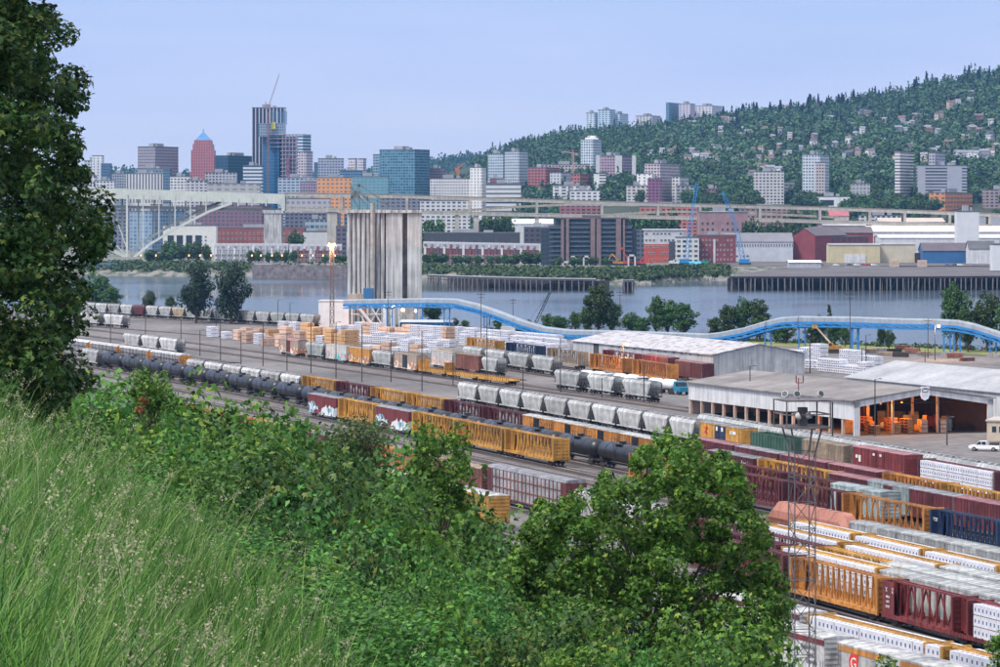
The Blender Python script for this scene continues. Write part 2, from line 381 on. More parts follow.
# ------------------------------------------------------------ rail tracks
TR = {
 'T1': [(30, 310.5), (80, 313.5), (200, 320.5), (330, 328)],
 'T2': [(40, 321.5), (129, 328.5), (300, 341), (425, 350.5)],
 'T3': [(60, 339), (130, 348), (235, 362)],
 'TH': [(60, 324.5), (160, 337.5), (279, 353.5), (307, 357.5), (375, 366.5), (422, 373.5), (515, 385.5), (600, 397), (700, 411)],
 'TH2': [(60, 331.5), (160, 343.5), (307, 363), (422, 379.5), (600, 404.5)],
 'TJ2': [(390, 360.5), (486, 374), (520, 379)],
 'TI': [(500, 380), (555, 388), (600, 394.5), (660, 402.8), (690, 407)],
 'TJ': [(430, 357), (466, 362.5), (560, 376), (640, 388)],
 'TK': [(440, 349), (466, 352.5), (552, 364.5), (590, 370.5), (677, 384), (712, 390)],
 'TL': [(590, 364.5), (712, 383)],
 'D': [(310, 375.5), (464, 402.5), (677, 440), (857, 476), (1010, 505)],
 'D2': [(80, 345), (186, 362), (300, 380.5), (460, 410)],
 'C': [(60, 356), (186, 375.5), (310, 396.5), (381, 409), (457, 423.5), (529, 439), (620, 457.5), (764, 489.5), (836, 504.5), (893, 515.5), (1010, 540)],
 'A': [(60, 360.5), (112, 368.5), (176, 380.5), (255, 395.2), (290, 402), (420, 429), (500, 445), (567, 457.5), (605, 465.5), (735, 494), (840, 515.5), (892, 526), (1010, 551)],
 'B': [(60, 366), (150, 383), (314, 415), (344, 421), (381, 428.5), (419, 436), (512, 456), (563, 466.5), (634, 483), (772, 510), (850, 527), (936, 544.5), (1010, 560)],
 'B2': [(60, 372.5), (300, 420), (560, 474), (760, 518)],
 'B3': [(60, 379.5), (300, 428), (560, 484.5), (700, 517), (760, 530), (859, 550.5), (1010, 583)],
 'E0': [(60, 387), (300, 437.5), (560, 496), (740, 538)],
 'E1': [(60, 395), (300, 447), (560, 508)],
 'E': [(90, 407), (192, 428.7), (318, 459), (458, 491.5), (495, 500.5), (578, 520), (680, 545)],
 'Fk': [(200, 455), (377, 498), (500, 530), (600, 556)],
 'F2': [(300, 492), (500, 547), (620, 578)],
 'R0': [(690, 435.5), (750, 447), (840, 464), (1010, 497)],
 'R2a': [(700, 465), (746, 475), (840, 493.5), (883, 503), (974, 521.5), (1010, 529)],
 'R5b': [(850, 556), (905, 567.5), (1010, 593)],
 'R6a': [(740, 543), (799, 557), (886, 578), (985, 603), (1010, 609)],
 'R6b': [(700, 545), (764.5, 560), (850, 581), (952, 608), (1010, 623)],
 'R6c': [(690, 552.5), (829, 586.5), (937, 615), (1010, 634)],
 'R6d': [(700, 563), (793, 586.5), (892, 611), (976, 633.5), (1020, 645)],
 'R7': [(690, 569), (799, 597), (892, 622.5), (983, 648), (1030, 661)],
 'R8': [(700, 630), (778, 649), (817, 660), (961, 700), (1020, 716)],
 'R9': [(690, 646), (770, 668), (838, 688), (900, 705), (975, 727), (1040, 746)],
}
for k_ in ('R8b',): TR[k_] = [(690, 588), (800, 618), (900, 647), (1020, 682)]
class Track:
    def __init__(s, px):
        raw = [G(x, y) for x, y in px]
        P = [raw[0]]                                  # resample and smooth so curves stay easy
        for a, b in zip(raw, raw[1:]):
            k = max(2, int((b - a).length / 8))
            P += [a.lerp(b, i / k) for i in range(1, k + 1)]
        for _ in range(60): P = [P[0]] + [(P[i-1] + P[i] * 2 + P[i+1]) / 4 for i in range(1, len(P) - 1)] + [P[-1]]
        s.P = P; s.d = [0]
        for a, b in zip(P, P[1:]): s.d.append(s.d[-1] + (b - a).length)
    def at(s, d):
        d = max(0, min(s.d[-1] - 1e-6, d))
        for i in range(len(s.d) - 1):
            if d <= s.d[i + 1]:
                t = (d - s.d[i]) / (s.d[i+1] - s.d[i]); dr = s.P[i+1] - s.P[i]; return s.P[i].lerp(s.P[i+1], t), math.atan2(dr.y, dr.x)
    def dx(s, x):
        for i in range(len(s.P) - 1):
            a = 500 + F * s.P[i].x / s.P[i].y; b = 500 + F * s.P[i+1].x / s.P[i+1].y
            if a <= x <= b: return s.d[i] + (x - a) / (b - a) * (s.d[i+1] - s.d[i])
        return 0 if x < 500 + F * s.P[0].x / s.P[0].y else s.d[-1]
TRK = {k: Track(v) for k, v in TR.items()}
tie_m = bpy.data.materials.new('ties_and_ballast'); tie_m.use_nodes = True; n_ = tie_m.node_tree; bs = n_.nodes['Principled BSDF']; bs.inputs['Roughness'].default_value = .95
uvn = n_.nodes.new('ShaderNodeUVMap'); uvn.uv_map = 'UVMap'; sx = n_.nodes.new('ShaderNodeSeparateXYZ'); dv = n_.nodes.new('ShaderNodeMath'); dv.operation = 'DIVIDE'; dv.inputs[1].default_value = .6
fr_ = n_.nodes.new('ShaderNodeMath'); fr_.operation = 'FRACT'; lt = n_.nodes.new('ShaderNodeMath'); lt.operation = 'LESS_THAN'; lt.inputs[1].default_value = .42
mx = n_.nodes.new('ShaderNodeMix'); mx.data_type = 'RGBA'; mx.inputs[7].default_value = (.03, .02, .017, 1)
noi = n_.nodes.new('ShaderNodeTexNoise'); noi.inputs['Scale'].default_value = .05; noi.inputs['Detail'].default_value = 6; rp = n_.nodes.new('ShaderNodeValToRGB')
rp.color_ramp.elements[0].position = .35; rp.color_ramp.elements[0].color = (.045, .034, .031, 1); rp.color_ramp.elements[1].position = .7; rp.color_ramp.elements[1].color = (.085, .068, .06, 1)
for a, b in ((uvn.outputs[0], sx.inputs[0]), (sx.outputs[0], dv.inputs[0]), (dv.outputs[0], fr_.inputs[0]), (fr_.outputs[0], lt.inputs[0]), (lt.outputs[0], mx.inputs[0]),
             (uvn.outputs[0], noi.inputs['Vector']), (noi.outputs['Fac'], rp.inputs[0]), (rp.outputs[0], mx.inputs[6]), (mx.outputs[2], bs.inputs['Base Color'])): n_.links.new(a, b)
MATS['ties'] = tie_m
rail_m = mat('rail_steel', (.34, .29, .27), .45, .2, .1, metal=.2)
for ti, (k, tk) in enumerate(TRK.items()):
    vs, fs, uvs = [], [], []
    zt = -.16 - .004 * (ti % 3)
    for i, p in enumerate(tk.P):
        dr = (tk.P[min(i+1, len(tk.P)-1)] - tk.P[max(i-1, 0)]).normalized(); nrm = Vector((-dr.y, dr.x, 0))
        for wv in (-2.0, -1.45, 1.45, 2.0):
            q = p + nrm * wv; vs.append((q.x, q.y, zt if abs(wv) < 1.5 else YZ - .01)); uvs.append((tk.d[i], wv))
    for i in range(len(tk.P) - 1):
        for j in range(3): fs.append((4*i+j, 4*i+4+j, 4*i+5+j, 4*i+1+j))
    me = bpy.data.meshes.new('rail_track'); me.from_pydata(vs, [], fs); me.materials.append(tie_m); me.materials.append(rail_m)
    ul = me.uv_layers.new(name='UVMap')
    for l in me.loops: ul.data[l.index].uv = uvs[l.vertex_index]
    tr = link('rail_track', me); struct(tr)
    rl = M()
    for sgn in (-.75, .75):
        for i in range(len(tk.P) - 1):
            a, b = tk.P[i], tk.P[i+1]; dr = (b - a).normalized(); nn = Vector((-dr.y, dr.x, 0)) * sgn
            rl.beam(a + nn + Vector((0,0,-.07)), b + nn + Vector((0,0,-.07)), .13, .14)
    rl.build('rails', rail_m, tr)
# ------------------------------------------------------------ railway cars (origin on the rails, length along x)
C = {}
def paint(key, col, **k): C[key] = mat('paint_' + key, col, rough=k.pop('rough', .6), var=k.pop('var', .13), scale=k.pop('scale', .7), streak=k.pop('streak', .3), rnd=k.pop('rnd', .22), fine=k.pop('fine', .24), **k)
paint('yellow', (.66, .34, .06)); paint('orange', (.62, .26, .05)); paint('maroon', (.15, .032, .038)); paint('red', (.22, .035, .035))
paint('black', (.026, .028, .036), streak=.25, rough=.38); paint('grey', (.56, .57, .56), streak=.22); paint('white', (.66, .66, .65), streak=.35); paint('blue', (.018, .045, .12))
paint('green', (.045, .12, .08)); paint('tan', (.42, .32, .22)); paint('silver', (.50, .50, .53), metal=.0); paint('brown', (.30, .11, .075)); paint('mint', (.42, .50, .50))
paint('cream', (.62, .52, .36)); paint('pale', (.52, .54, .53), streak=.25); paint('roofgrey', (.33, .33, .35), var=.2); paint('darkblue', (.03, .05, .12)); paint('pinkroof', (.36, .17, .18), streak=.1)
C['under'] = mat('running_gear', (.035, .03, .028), .8, .3, 2); C['wheel'] = mat('wheel_steel', (.07, .055, .05), .6, .2, 3)
C['graf'] = None
def graffiti(key, base, cols):
    m = mat('graffiti_' + key, base, .6, .12, .7, streak=.3)
    n = m.node_tree; bs = n.nodes['Principled BSDF']; cur = bs.inputs['Base Color'].links[0].from_socket
    t = n.nodes.new('ShaderNodeTexCoord'); s = n.nodes.new('ShaderNodeSeparateXYZ'); vo = n.nodes.new('ShaderNodeTexVoronoi'); vo.inputs['Scale'].default_value = 1.3
    no = n.nodes.new('ShaderNodeTexNoise'); no.inputs['Scale'].default_value = .35; no.inputs['Detail'].default_value = 3
    mz = n.nodes.new('ShaderNodeMapRange'); mz.inputs[1].default_value = 3.9; mz.inputs[2].default_value = 2.2; mz.inputs[3].default_value = -.14; mz.inputs[4].default_value = .12
    ad = n.nodes.new('ShaderNodeMath'); gt = n.nodes.new('ShaderNodeMath'); gt.operation = 'GREATER_THAN'; gt.inputs[1].default_value = .585
    r = n.nodes.new('ShaderNodeValToRGB'); r.color_ramp.interpolation = 'CONSTANT'; e = r.color_ramp.elements
    sp_ = n.nodes.new('ShaderNodeSeparateColor')
    e[0].color = (*cols[0], 1); e[1].position = .8; e[1].color = (*cols[-1], 1)
    for i, c in enumerate(cols[1:-1]): x = e.new(.25 + .5 * i / max(1, len(cols) - 2)); x.color = (*c, 1)
    mx = n.nodes.new('ShaderNodeMix'); mx.data_type = 'RGBA'
    K = n.links.new
    K(t.outputs['Object'], s.inputs[0]); K(t.outputs['Object'], vo.inputs['Vector']); K(t.outputs['Object'], no.inputs['Vector']); K(s.outputs[2], mz.inputs[0])
    K(no.outputs['Fac'], ad.inputs[0]); K(mz.outputs[0], ad.inputs[1]); K(ad.outputs[0], gt.inputs[0]); K(vo.outputs['Color'], sp_.inputs[0]); K(sp_.outputs[0], r.inputs[0])
    K(gt.outputs[0], mx.inputs[0]); K(cur, mx.inputs[6]); K(r.outputs[0], mx.inputs[7]); K(mx.outputs[2], bs.inputs['Base Color'])
    C[key] = m
graffiti('gred', (.20, .035, .035), [(.7, .7, .7), (.25, .5, .6), (.75, .72, .7), (.1, .1, .12)])
graffiti('gwhite', (.66, .64, .60), [(.1, .4, .5), (.7, .4, .35), (.3, .6, .65), (.5, .35, .2)])
graffiti('gyellow', (.60, .28, .05), [(.65, .6, .5), (.3, .15, .1), (.55, .2, .1), (.7, .45, .2)])
graffiti('gtan', (.45, .36, .28), [(.7, .68, .62), (.5, .2, .1), (.6, .55, .5)])
graffiti('gpale', (.58, .56, .54), [(.75, .35, .2), (.6, .5, .5), (.7, .66, .6)])
def wheelset_mesh():
    if 'ws' not in C:
        m = M(); m.cyl((0,-.78,.46), (0,-.66,.46), .46, n=12); m.cyl((0,.66,.46), (0,.78,.46), .46, n=12); m.cyl((0,-1.0,.46), (0,1.0,.46), .09, n=6)
        C['ws'] = m.mesh('wheelset', C['wheel'])
    return C['ws']
def truck_mesh():
    if 'tk' not in C:
        m = M()
        for s in (-1, 1):
            m.prism([(-1.25, .42), (-1.15, .62), (-.45, .78), (.45, .78), (1.15, .62), (1.25, .42), (.75, .36), (.4, .2), (-.4, .2), (-.75, .36)], s * .98 - .09, s * .98 + .09, axis='y')
        m.box(-.22, .22, -1.05, 1.05, .4, .72)
        C['tk'] = m.mesh('truck', C['under'])
    return C['tk']
def car_base(name, L, pos=None):
    r = empty(name); kids = []
    for s in (-1, 1):
        t = link('truck', truck_mesh(), r, (s * (pos or (L / 2 - 2.2)), 0, 0)); ks = []
        for q in (-.88, .88): ks.append(link('wheelset', wheelset_mesh(), t, (q, 0, 0)))
        remember(t, ks); kids.append(t)
    m = M(); m.box(-L/2 + .3, L/2 - .3, -.22, .22, .78, .98)
    for s in (-1, 1): m.box(min(s*(L/2-.3), s*(L/2+.28)), max(s*(L/2-.3), s*(L/2+.28)), -.09, .09, .78, .96)
    kids.append(m.build('coupler_beam', C['under'], r)); remember(r, kids); return r, kids
def ladder(m, x, y, z0, z1, mi=0):
    for d in (-.2, .2): m.beam((x + d, y, z0), (x + d, y, z1), .04, m=mi)
    k = int((z1 - z0) / .38)
    for i in range(k): m.beam((x - .2, y, z0 + .2 + i * .38), (x + .2, y, z0 + .2 + i * .38), .035, m=mi)
def boxcar(L=16.5, body='maroon', door=None, roof='roofgrey', dw=3.0, h=4.45, ribs=True, name='boxcar', arch=False, stripe=None, doors=1):
    r, K = car_base(name, L); hw = 1.46; z0 = .95; l = L / 2 - .35
    m = M(); m.box(-l, l, -hw, hw, z0, h)
    if ribs:
        n = int(2 * l / 1.05)
        for i in range(n + 1):
            x = -l + .05 + i * (2 * l - .1) / n
            if abs(x) < dw / 2 + .2: continue
            for s in (-1, 1): m.box(x - .06, x + .06, s * hw - .05, s * hw + .05, z0, h - .05)
    for s in (-1, 1):                       # end ribs, side sill
        for k in range(7): m.box(s * l - .06, s * l + .06, -hw + .08, hw - .08, z0 + .25 + k * .48, z0 + .43 + k * .48)
        m.box(-l, l, s * hw - .07, s * hw + .07, z0 - .18, z0)
        m.box(-l, l, s * hw - .06, s * hw + .06, h - .14, h - .002)
    K.append(m.build('body', C[body], r))
    rf = M()
    if arch: prof = [(-hw - .05, h), (-hw * .8, h + .28), (-hw * .4, h + .42), (hw * .4, h + .42), (hw * .8, h + .28), (hw + .05, h)]
    else: prof = [(-hw - .05, h), (-hw - .05, h + .06), (0, h + .24), (hw + .05, h + .06), (hw + .05, h)]
    rf.prism(prof, -l - .04, l + .04)
    if not arch:
        n = int(2 * l / 1.3)
        for i in range(1, n):
            x = -l + i * 2 * l / n; rf.prism([(-hw, h + .05), (-hw, h + .1), (0, h + .285), (hw, h + .1), (hw, h + .05), (0, h + .2)], x - .04, x + .04)
    K.append(rf.build('roof', C[roof], r))
    for s in (-1, 1):
        for q in ((0,) if doors == 1 else (-dw / 4, dw / 4)):
            d = M(); wd = dw / doors
            d.box(q - wd / 2 + .02, q + wd / 2 - .02, s * hw - (0 if s > 0 else .1), s * hw + (.1 if s > 0 else 0), z0 + .1, h - .12)
            for k in range(5): d.box(q - wd / 2 + .12, q + wd / 2 - .12, s * hw - (0 if s > 0 else .14), s * hw + (.14 if s > 0 else 0), z0 + .35 + k * .62, z0 + .47 + k * .62)
            d.beam((q + wd * .3, s * (hw + .16), z0 + .2), (q + wd * .3, s * (hw + .16), h - .2), .05)
            K.append(d.build('door', C[door or body], r))
    ld = M()
    for s in (-1, 1):
        ladder(ld, s * (l - .35), s * (hw + .08), z0, h); ladder(ld, s * (l - .35), -s * (hw + .08), z0, z0 + 1.5)
    K.append(ld.build('ladder', C['roofgrey'], r))
    if stripe:
        st = M()
        for s in (-1, 1): st.box(-l - .01, l + .01, s * hw - (0 if s > 0 else .065), s * hw + (.065 if s > 0 else 0), h - .62, h - .16)
        K.append(st.build('stripe', C[stripe], r))
    return r
def centerbeam(L=23.6, col='yellow', style='open'):
    r, K = car_base('centerbeam_flatcar', L, L/2 - 2.6); l = L / 2 - .4; hw = 1.42; T = 4.6
    d = M(); d.box(-l, l, -hw, hw, 1.02, 1.16)
    for s in (-1, 1):
        d.box(-l, l, s * hw - .06, s * hw + .06, .72 if False else .84, 1.24)
        n = 13
        for i in range(n + 1):
            x = -l + i * 2 * l / n; d.box(x - .14, x + .14, s * hw - .1, s * hw + .1, .8, 1.3)
    K.append(d.build('deck', C[col], r))
    for s in (-1, 1):
        b = M(); x = s * (l - .16)
        b.box(x - .14, x + .14, -hw, hw, 1.2, T)
        for k in range(6): b.box(x - .2, x + .2, -hw + .06, hw - .06, 1.45 + k * .55, 1.6 + k * .55)
        for q in (-hw + .08, 0, hw - .08): b.box(x - .24, x + .24, q - .09, q + .09, 1.2, T - .02)
        # side wing next to the bulkhead
        for q in (-1, 1): b.prism([(s * (l - .3), 1.24), (s * (l - .3), T), (s * (l - 1.3), T), (s * (l - 2.0), 1.24)], q * .42 - .04, q * .42 + .04, axis='y')
        K.append(b.build('bulkhead', C[col], r))
    t = M()
    for q in (-.36, .36): t.box(-l + .3, l - .3, q - .11, q + .11, T - .2, T)
    n = {'open': 14, 'wide': 11, 'posts': 15}[style]
    for i in range(1, n):
        x = -l + .5 + i * (2 * l - 1) / n
        for q in (-1, 1):
            # tapered riser, wide at the deck
            t.add([(x - .08, q * .28, T - .1), (x + .08, q * .28, T - .1), (x + .11, q * .42, 1.16), (x - .11, q * .42, 1.16),
                   (x - .08, q * .40, T - .1), (x + .08, q * .40, T - .1), (x + .11, q * .58, 1.16), (x - .11, q * .58, 1.16)],
                  [(0,1,2,3), (7,6,5,4), (0,4,5,1), (2,6,7,3), (1,5,6,2), (0,3,7,4)])
            t.prism([(x - .34, 1.16), (x + .34, 1.16), (x + .08, 1.85), (x - .08, 1.85)], q * .62 - .03, q * .62 + .03, axis='y')
        t.box(x - .06, x + .06, -.34, .34, T - .17, T - .05)
        if i < n - 1 and style != 'posts':
            x2 = -l + .5 + (i + 1) * (2 * l - 1) / n
            t.beam((x, 0, 1.3) if i % 2 else (x, 0, T - .3), (x2, 0, T - .3) if i % 2 else (x2, 0, 1.3), .16 if style == 'wide' else .1)
    K.append(t.build('center_beam', C[col], r)); return r
def hopper(L=14.6, col='grey', hat=True, end='under', peak=False):
    r, K = car_base('covered_hopper', L, L/2 - 1.9); l = L / 2 - .3; hw = 1.5; T = 4.5
    m = M(); zb = 1.35; q = 1.9
    # lofted body: rings along x
    xs = [(-l + .25, 3.3), (-l + .3, 3.25), (-l + q, zb), (l - q, zb), (l - .3, 3.25), (l - .25, 3.3)]
    rings = []
    for x, z in xs: rings.append([(x, -hw * .93, z), (x, -hw, z + .45 if z > 3 else 2.4), (x, -hw * .97, 3.85), (x, -hw * .72, T - .12), (x, 0, T), (x, hw * .72, T - .12), (x, hw * .97, 3.85), (x, hw, z + .45 if z > 3 else 2.4), (x, hw * .93, z)])
    vs = [v for rg in rings for v in rg]; k = 9
    fs = [(i*k+j, (i+1)*k+j, (i+1)*k+j+1, i*k+j+1) for i in range(5) for j in range(k-1)] + [(i*k+8, (i+1)*k+8, (i+1)*k, i*k) for i in range(5)] + [tuple(reversed(range(k))), tuple(range(5*k, 6*k))]
    m.add(vs, fs)
    n = int(2 * l / 1.1)
    for i in range(1, n):
        x = -l + i * 2 * l / n
        lo = 1.4 if abs(x) < l - q else 1.4 + (abs(x) - (l - q)) * 1.25
        for s in (-1, 1): m.box(x - .035, x + .035, s * hw * .97 - .06, s * hw * .97 + .06, lo + .3, 3.8)
    for s in (-1, 1): m.box(-l, l, s * hw * .95 - .05, s * hw * .95 + .05, 1.12, 1.34)
    K.append(m.build('body', C[col], r))
    for i in range(3):
        b = M(); x = (i - 1) * (2 * l - 2 * q) / 3.05; a = (2 * l - 2 * q) / 6.3
        b.add([(x-a,-1.1,1.36),(x+a,-1.1,1.36),(x+a,1.1,1.36),(x-a,1.1,1.36),(x-.3,-.35,.45),(x+.3,-.35,.45),(x+.3,.35,.45),(x-.3,.35,.45)],
              [(0,1,2,3),(7,6,5,4),(0,4,5,1),(1,5,6,2),(2,6,7,3),(3,7,4,0)])
        K.append(b.build('hopper_bay', C[col], r))
    for s in (-1, 1):
        e = M(); e.box(min(s*(l-.1), s*(l-q)), max(s*(l-.1), s*(l-q)), -hw * .9, hw * .9, 1.0, 1.1)
        for y in (-1.25, 1.25): e.beam((s * (l - .15), y, 1.0), (s * (l - .15), y, 4.2), .09)
        for y in (-.4, .4): e.beam((s * (l - .2), y, 1.0), (s * (l - 1.2), y, 2.4), .12)
        for z in (1.9, 2.8, 3.6): e.beam((s * (l - .15), -1.25, z), (s * (l - .15), 1.25, z), .06)
        K.append(e.build('end_frame', C['under'], r))
    w_ = M(); w_.box(-l + .3, l - .3, -.28, .28, T + .03, T + .09); w_.box(-l + .3, l - .3, -.85, -.5, T - .06, T + .0); w_.box(-l + .3, l - .3, .5, .85, T - .06, T + .0)
    K.append(w_.build('running_board', C['roofgrey'], r))
    if hat:
        hh = M()
        for i in range(4): hh.cyl(((i - 1.5) * (l * .45), -.62, T - .05), ((i - 1.5) * (l * .45), -.62, T + .13), .3, n=8)
        K.append(hh.build('hatch', C[col], r))
    return r
def tankcar(L=16.6, col='black'):
    r, K = car_base('tank_car', L, L/2 - 2.1); l = L / 2 - .55; R_ = 1.52; zc = 2.72
    t = M(); n = 20; prof = [(-l, .0), (-l + .05, .6), (-l + .25, 1.05), (-l + .6, 1.4), (-l + .85, R_), (l - .85, R_), (l - .6, 1.4), (l - .25, 1.05), (l - .05, .6), (l, .0)]
    vs = [(x, r_ * math.sin(2*math.pi*i/n), zc + r_ * math.cos(2*math.pi*i/n)) for x, r_ in prof for i in range(n)]
    t.add(vs, [(a*n+i, (a+1)*n+i, (a+1)*n+(i+1)%n, a*n+(i+1)%n) for a in range(len(prof)-1) for i in range(n)])
    K.append(t.build('tank', C[col], r, smooth=True))
    for x in (-l + .95, -l*.5, 0, l*.5, l - .95): b = M(); b.cyl((x - .05, 0, zc), (x + .05, 0, zc), R_ + .03, n=20); K.append(b.build('band', C[col], r))
    d = M(); d.cyl((0, 0, zc + R_ - .1), (0, 0, zc + R_ + .42), .5, n=12); d.cyl((.9, 0, zc + R_ - .1), (.9, 0, zc + R_ + .2), .16, n=8)
    K.append(d.build('dome', C[col], r))
    p = M(); p.box(-1.5, 1.5, -1.25, -.62, zc + R_ - .06, zc + R_ + .02); p.box(-1.5, 1.5, .62, 1.25, zc + R_ - .06, zc + R_ + .02)
    for x in (-1.5, -.5, .5, 1.5):
        for s in (-1, 1): p.beam((x, s * 1.25, zc + R_), (x, s * 1.25, zc + R_ + .8), .05)
    for s in (-1, 1):
        p.beam((-1.5, s * 1.25, zc + R_ + .8), (1.5, s * 1.25, zc + R_ + .8), .05)
        ladder(p, 0, s * (R_ + .1), 1.0, zc + R_)
    K.append(p.build('platform', C['under'], r))
    for s in (-1, 1):
        s_ = M(); s_.prism([(-1.3, 1.7), (-1.1, .98), (1.1, .98), (1.3, 1.7)], s * (l - 1.7) - .5, s * (l - 1.7) + .5)
        s_.box(min(s*(l+.3), s*(l-.9)), max(s*(l+.3), s*(l-.9)), -1.35, 1.35, .95, 1.03)
        for y in (-1.3, 1.3): s_.beam((s * (l + .25), y, 1), (s * (l + .25), y, 1.95), .05)
        s_.beam((s * (l + .25), -1.3, 1.95), (s * (l + .25), 1.3, 1.95), .05); K.append(s_.build('saddle', C['under'], r))
    return r
def autorack(L=27.6, side='silver', end='orange', roof='white', post='under'):
    r, K = car_base('autorack', L, L/2 - 2.4); l = L / 2 - .35; hw = 1.48; T = 5.35
    b = M(); b.box(-l + .5, l - .5, -hw + .05, hw - .05, 1.0, T - .35); K.append(b.build('side_panels', C[side], r))
    p = M(); n = 20
    for i in range(n + 1):
        x = -l + .5 + i * (2 * l - 1) / n
        for s in (-1, 1): p.box(x - .07, x + .07, s * hw - .06, s * hw + .06, 1.0, T - .36)
    for s in (-1, 1):
        for z in (1.05, 2.45, 3.85): p.box(-l + .5, l - .5, s * hw - .045, s * hw + .045, z - .07, z + .07)
    K.append(p.build('rack_frame', C[post], r))
    f = M(); f.prism([(-hw - .04, T - .35), (-hw * .85, T - .02), (-hw * .4, T + .1), (hw * .4, T + .1), (hw * .85, T - .02), (hw + .04, T - .35)], -l + .1, l - .1); K.append(f.build('roof', C[roof], r))
    for s in (-1, 1):
        e = M(); e.box(min(s*(l-.5), s*l) , max(s*(l-.5), s*l), -hw, hw, .95, T - .36)
        for z in (1.6, 2.7, 3.8): e.box(s * (l) - .05, s * l + .05, -hw + .1, hw - .1, z - .06, z + .06)
        for y in (-1.0, 0, 1.0): e.box(s * l - .06, s * l + .06, y - .05, y + .05, 1.0, T - .45)
        for y in (-1, 1): e.box(min(s*(l-1.9), s*(l-.5)), max(s*(l-1.9), s*(l-.5)), y * hw - .05, y * hw + .05, 1.0, T - .37)
        K.append(e.build('end_door', C[end], r))
    return r
def flatcar(L=18.5, col='yellow', bulk=False, side=.45):
    r, K = car_base('flatcar', L); l = L / 2 - .35; hw = 1.42
    d = M(); d.box(-l, l, -hw, hw, 1.0, 1.18)
    for s in (-1, 1):
        d.box(-l, l, s * hw - .05, s * hw + .05, .72, 1.28); n = 16
        for i in range(n + 1):
            x = -l + i * 2 * l / n; d.box(x - .09, x + .09, s * hw - .1, s * hw + .1, .8, 1.22 + side)
    K.append(d.build('deck', C[col], r))
    if bulk:
        for s in (-1, 1):
            b = M(); b.box(s * l - .2 * (s > 0), s * l + .2 * (s < 0), -hw, hw, 1.18, 3.6)
            for z in (1.6, 2.2, 2.8, 3.4): b.box(s * l - .26, s * l + .26, -hw, hw, z - .07, z + .07)
            K.append(b.build('bulkhead', C[col], r))
    return r
def gondola(L=16.4, col='green', h=3.9):
    r, K = car_base('gondola', L); l = L / 2 - .35; hw = 1.45
    m = M(); m.box(-l, l, -hw, hw, .95, 1.1)
    for s in (-1, 1):
        m.box(-l, l, s * hw - .05, s * hw + .05, 1.0, h); m.box(-l, l, s * hw - .1, s * hw + .1, h - .1, h + .05)
        m.box(s * l - .06, s * l + .06, -hw, hw, 1.0, h - .02)
        n = 14
        for i in range(n + 1):
            x = -l + i * 2 * l / n; m.box(x - .07, x + .07, s * hw - .13, s * hw + .13, .95, h - .05)
    K.append(m.build('body', C[col], r)); return r
def hipcar(L=20.5, col='brown'):
    r, K = car_base('covered_coil_car', L); l = L / 2 - .4; hw = 1.5
    m = M(); m.box(-l, l, -hw, hw, .85, 2.2)
    for s in (-1, 1): m.box(-l, l, s * hw - .07, s * hw + .07, 2.12, 2.28)
    K.append(m.build('body', C[col], r))
    c = M(); T = 4.3; rings = []
    for x, z in ((-l + .15, 2.2), (-l + 1.3, T - .3), (-l + 1.8, T), (l - 1.8, T), (l - 1.3, T - .3), (l - .15, 2.2)):
        k = (z - 2.2) / (T - 2.2); rings.append([(x, -hw + .1, 2.2), (x, -hw + .1 + .06 * k, 2.2 + 1.0 * k), (x, -.6, z), (x, .6, z), (x, hw - .1 - .06 * k, 2.2 + 1.0 * k), (x, hw - .1, 2.2)])
    vs = [v for g_ in rings for v in g_]; c.add(vs, [(i*6+j, (i+1)*6+j, (i+1)*6+(j+1)%6, i*6+(j+1)%6) for i in range(5) for j in range(6)] + [tuple(range(6)), tuple(range(30, 36))])
    for i in range(1, 9): x = -l + 1.9 + i * (2 * l - 3.8) / 9; c.prism([(-hw + .1, 3.15), (-.62, T), (-.62, T + .06), (.62, T + .06), (.62, T), (hw - .1, 3.15), (.6, T - .1), (-.6, T - .1)], x - .03, x + .03)
    K.append(c.build('hood', mat('hood_brown', (.42, .17, .115), .6, .15, .4, streak=.2), r)); return r
def endcage_hopper(L=15.2, col='pale'):
    r = hopper(L, col); return r
DESC = {}
KIND = {}
def kind(key, fn, desc, cat, L): KIND[key] = (fn, desc, cat, L)
kind('cbY', lambda: centerbeam(col='yellow'), 'empty yellow centerbeam flatcar', 'railcar', 24.3)
kind('cbO', lambda: centerbeam(col='orange'), 'empty orange centerbeam flatcar', 'railcar', 24.3)
kind('cbV', lambda: centerbeam(col='orange', style='posts'), 'empty orange centerbeam flatcar with upright posts', 'railcar', 24.3)
kind('cbM', lambda: centerbeam(col='maroon', style='wide'), 'empty maroon centerbeam flatcar', 'railcar', 24.3)
kind('cbR', lambda: centerbeam(col='red', style='wide'), 'empty dark red centerbeam flatcar', 'railcar', 24.3)
kind('cbB', lambda: centerbeam(col='blue'), 'empty navy blue centerbeam flatcar', 'railcar', 24.3)
kind('cbT', lambda: centerbeam(col='tan'), 'empty tan centerbeam flatcar', 'railcar', 24.3)
kind('bxR', lambda: boxcar(18.0, 'gred'), 'red boxcar with graffiti and grey roof', 'boxcar', 18.6)
kind('bxM', lambda: boxcar(18.0, 'maroon', roof='pinkroof'), 'maroon boxcar', 'boxcar', 18.6)
kind('bxMs', lambda: boxcar(18.0, 'maroon', roof='roofgrey', dw=2.4), 'maroon boxcar with grey roof', 'boxcar', 18.6)
kind('bxMh', lambda: boxcar(18.0, 'red', roof='pinkroof', h=4.75, dw=4.2, doors=2), 'tall dark red boxcar with double doors', 'boxcar', 18.6)
kind('bxY', lambda: boxcar(18.0, 'yellow', door='darkblue', dw=4.4, doors=2), 'yellow boxcar with dark blue doors', 'boxcar', 18.6)
kind('bxO', lambda: boxcar(18.0, 'orange', door='black', dw=3.2, roof='pale'), 'orange boxcar with black door and pale roof', 'boxcar', 18.6)
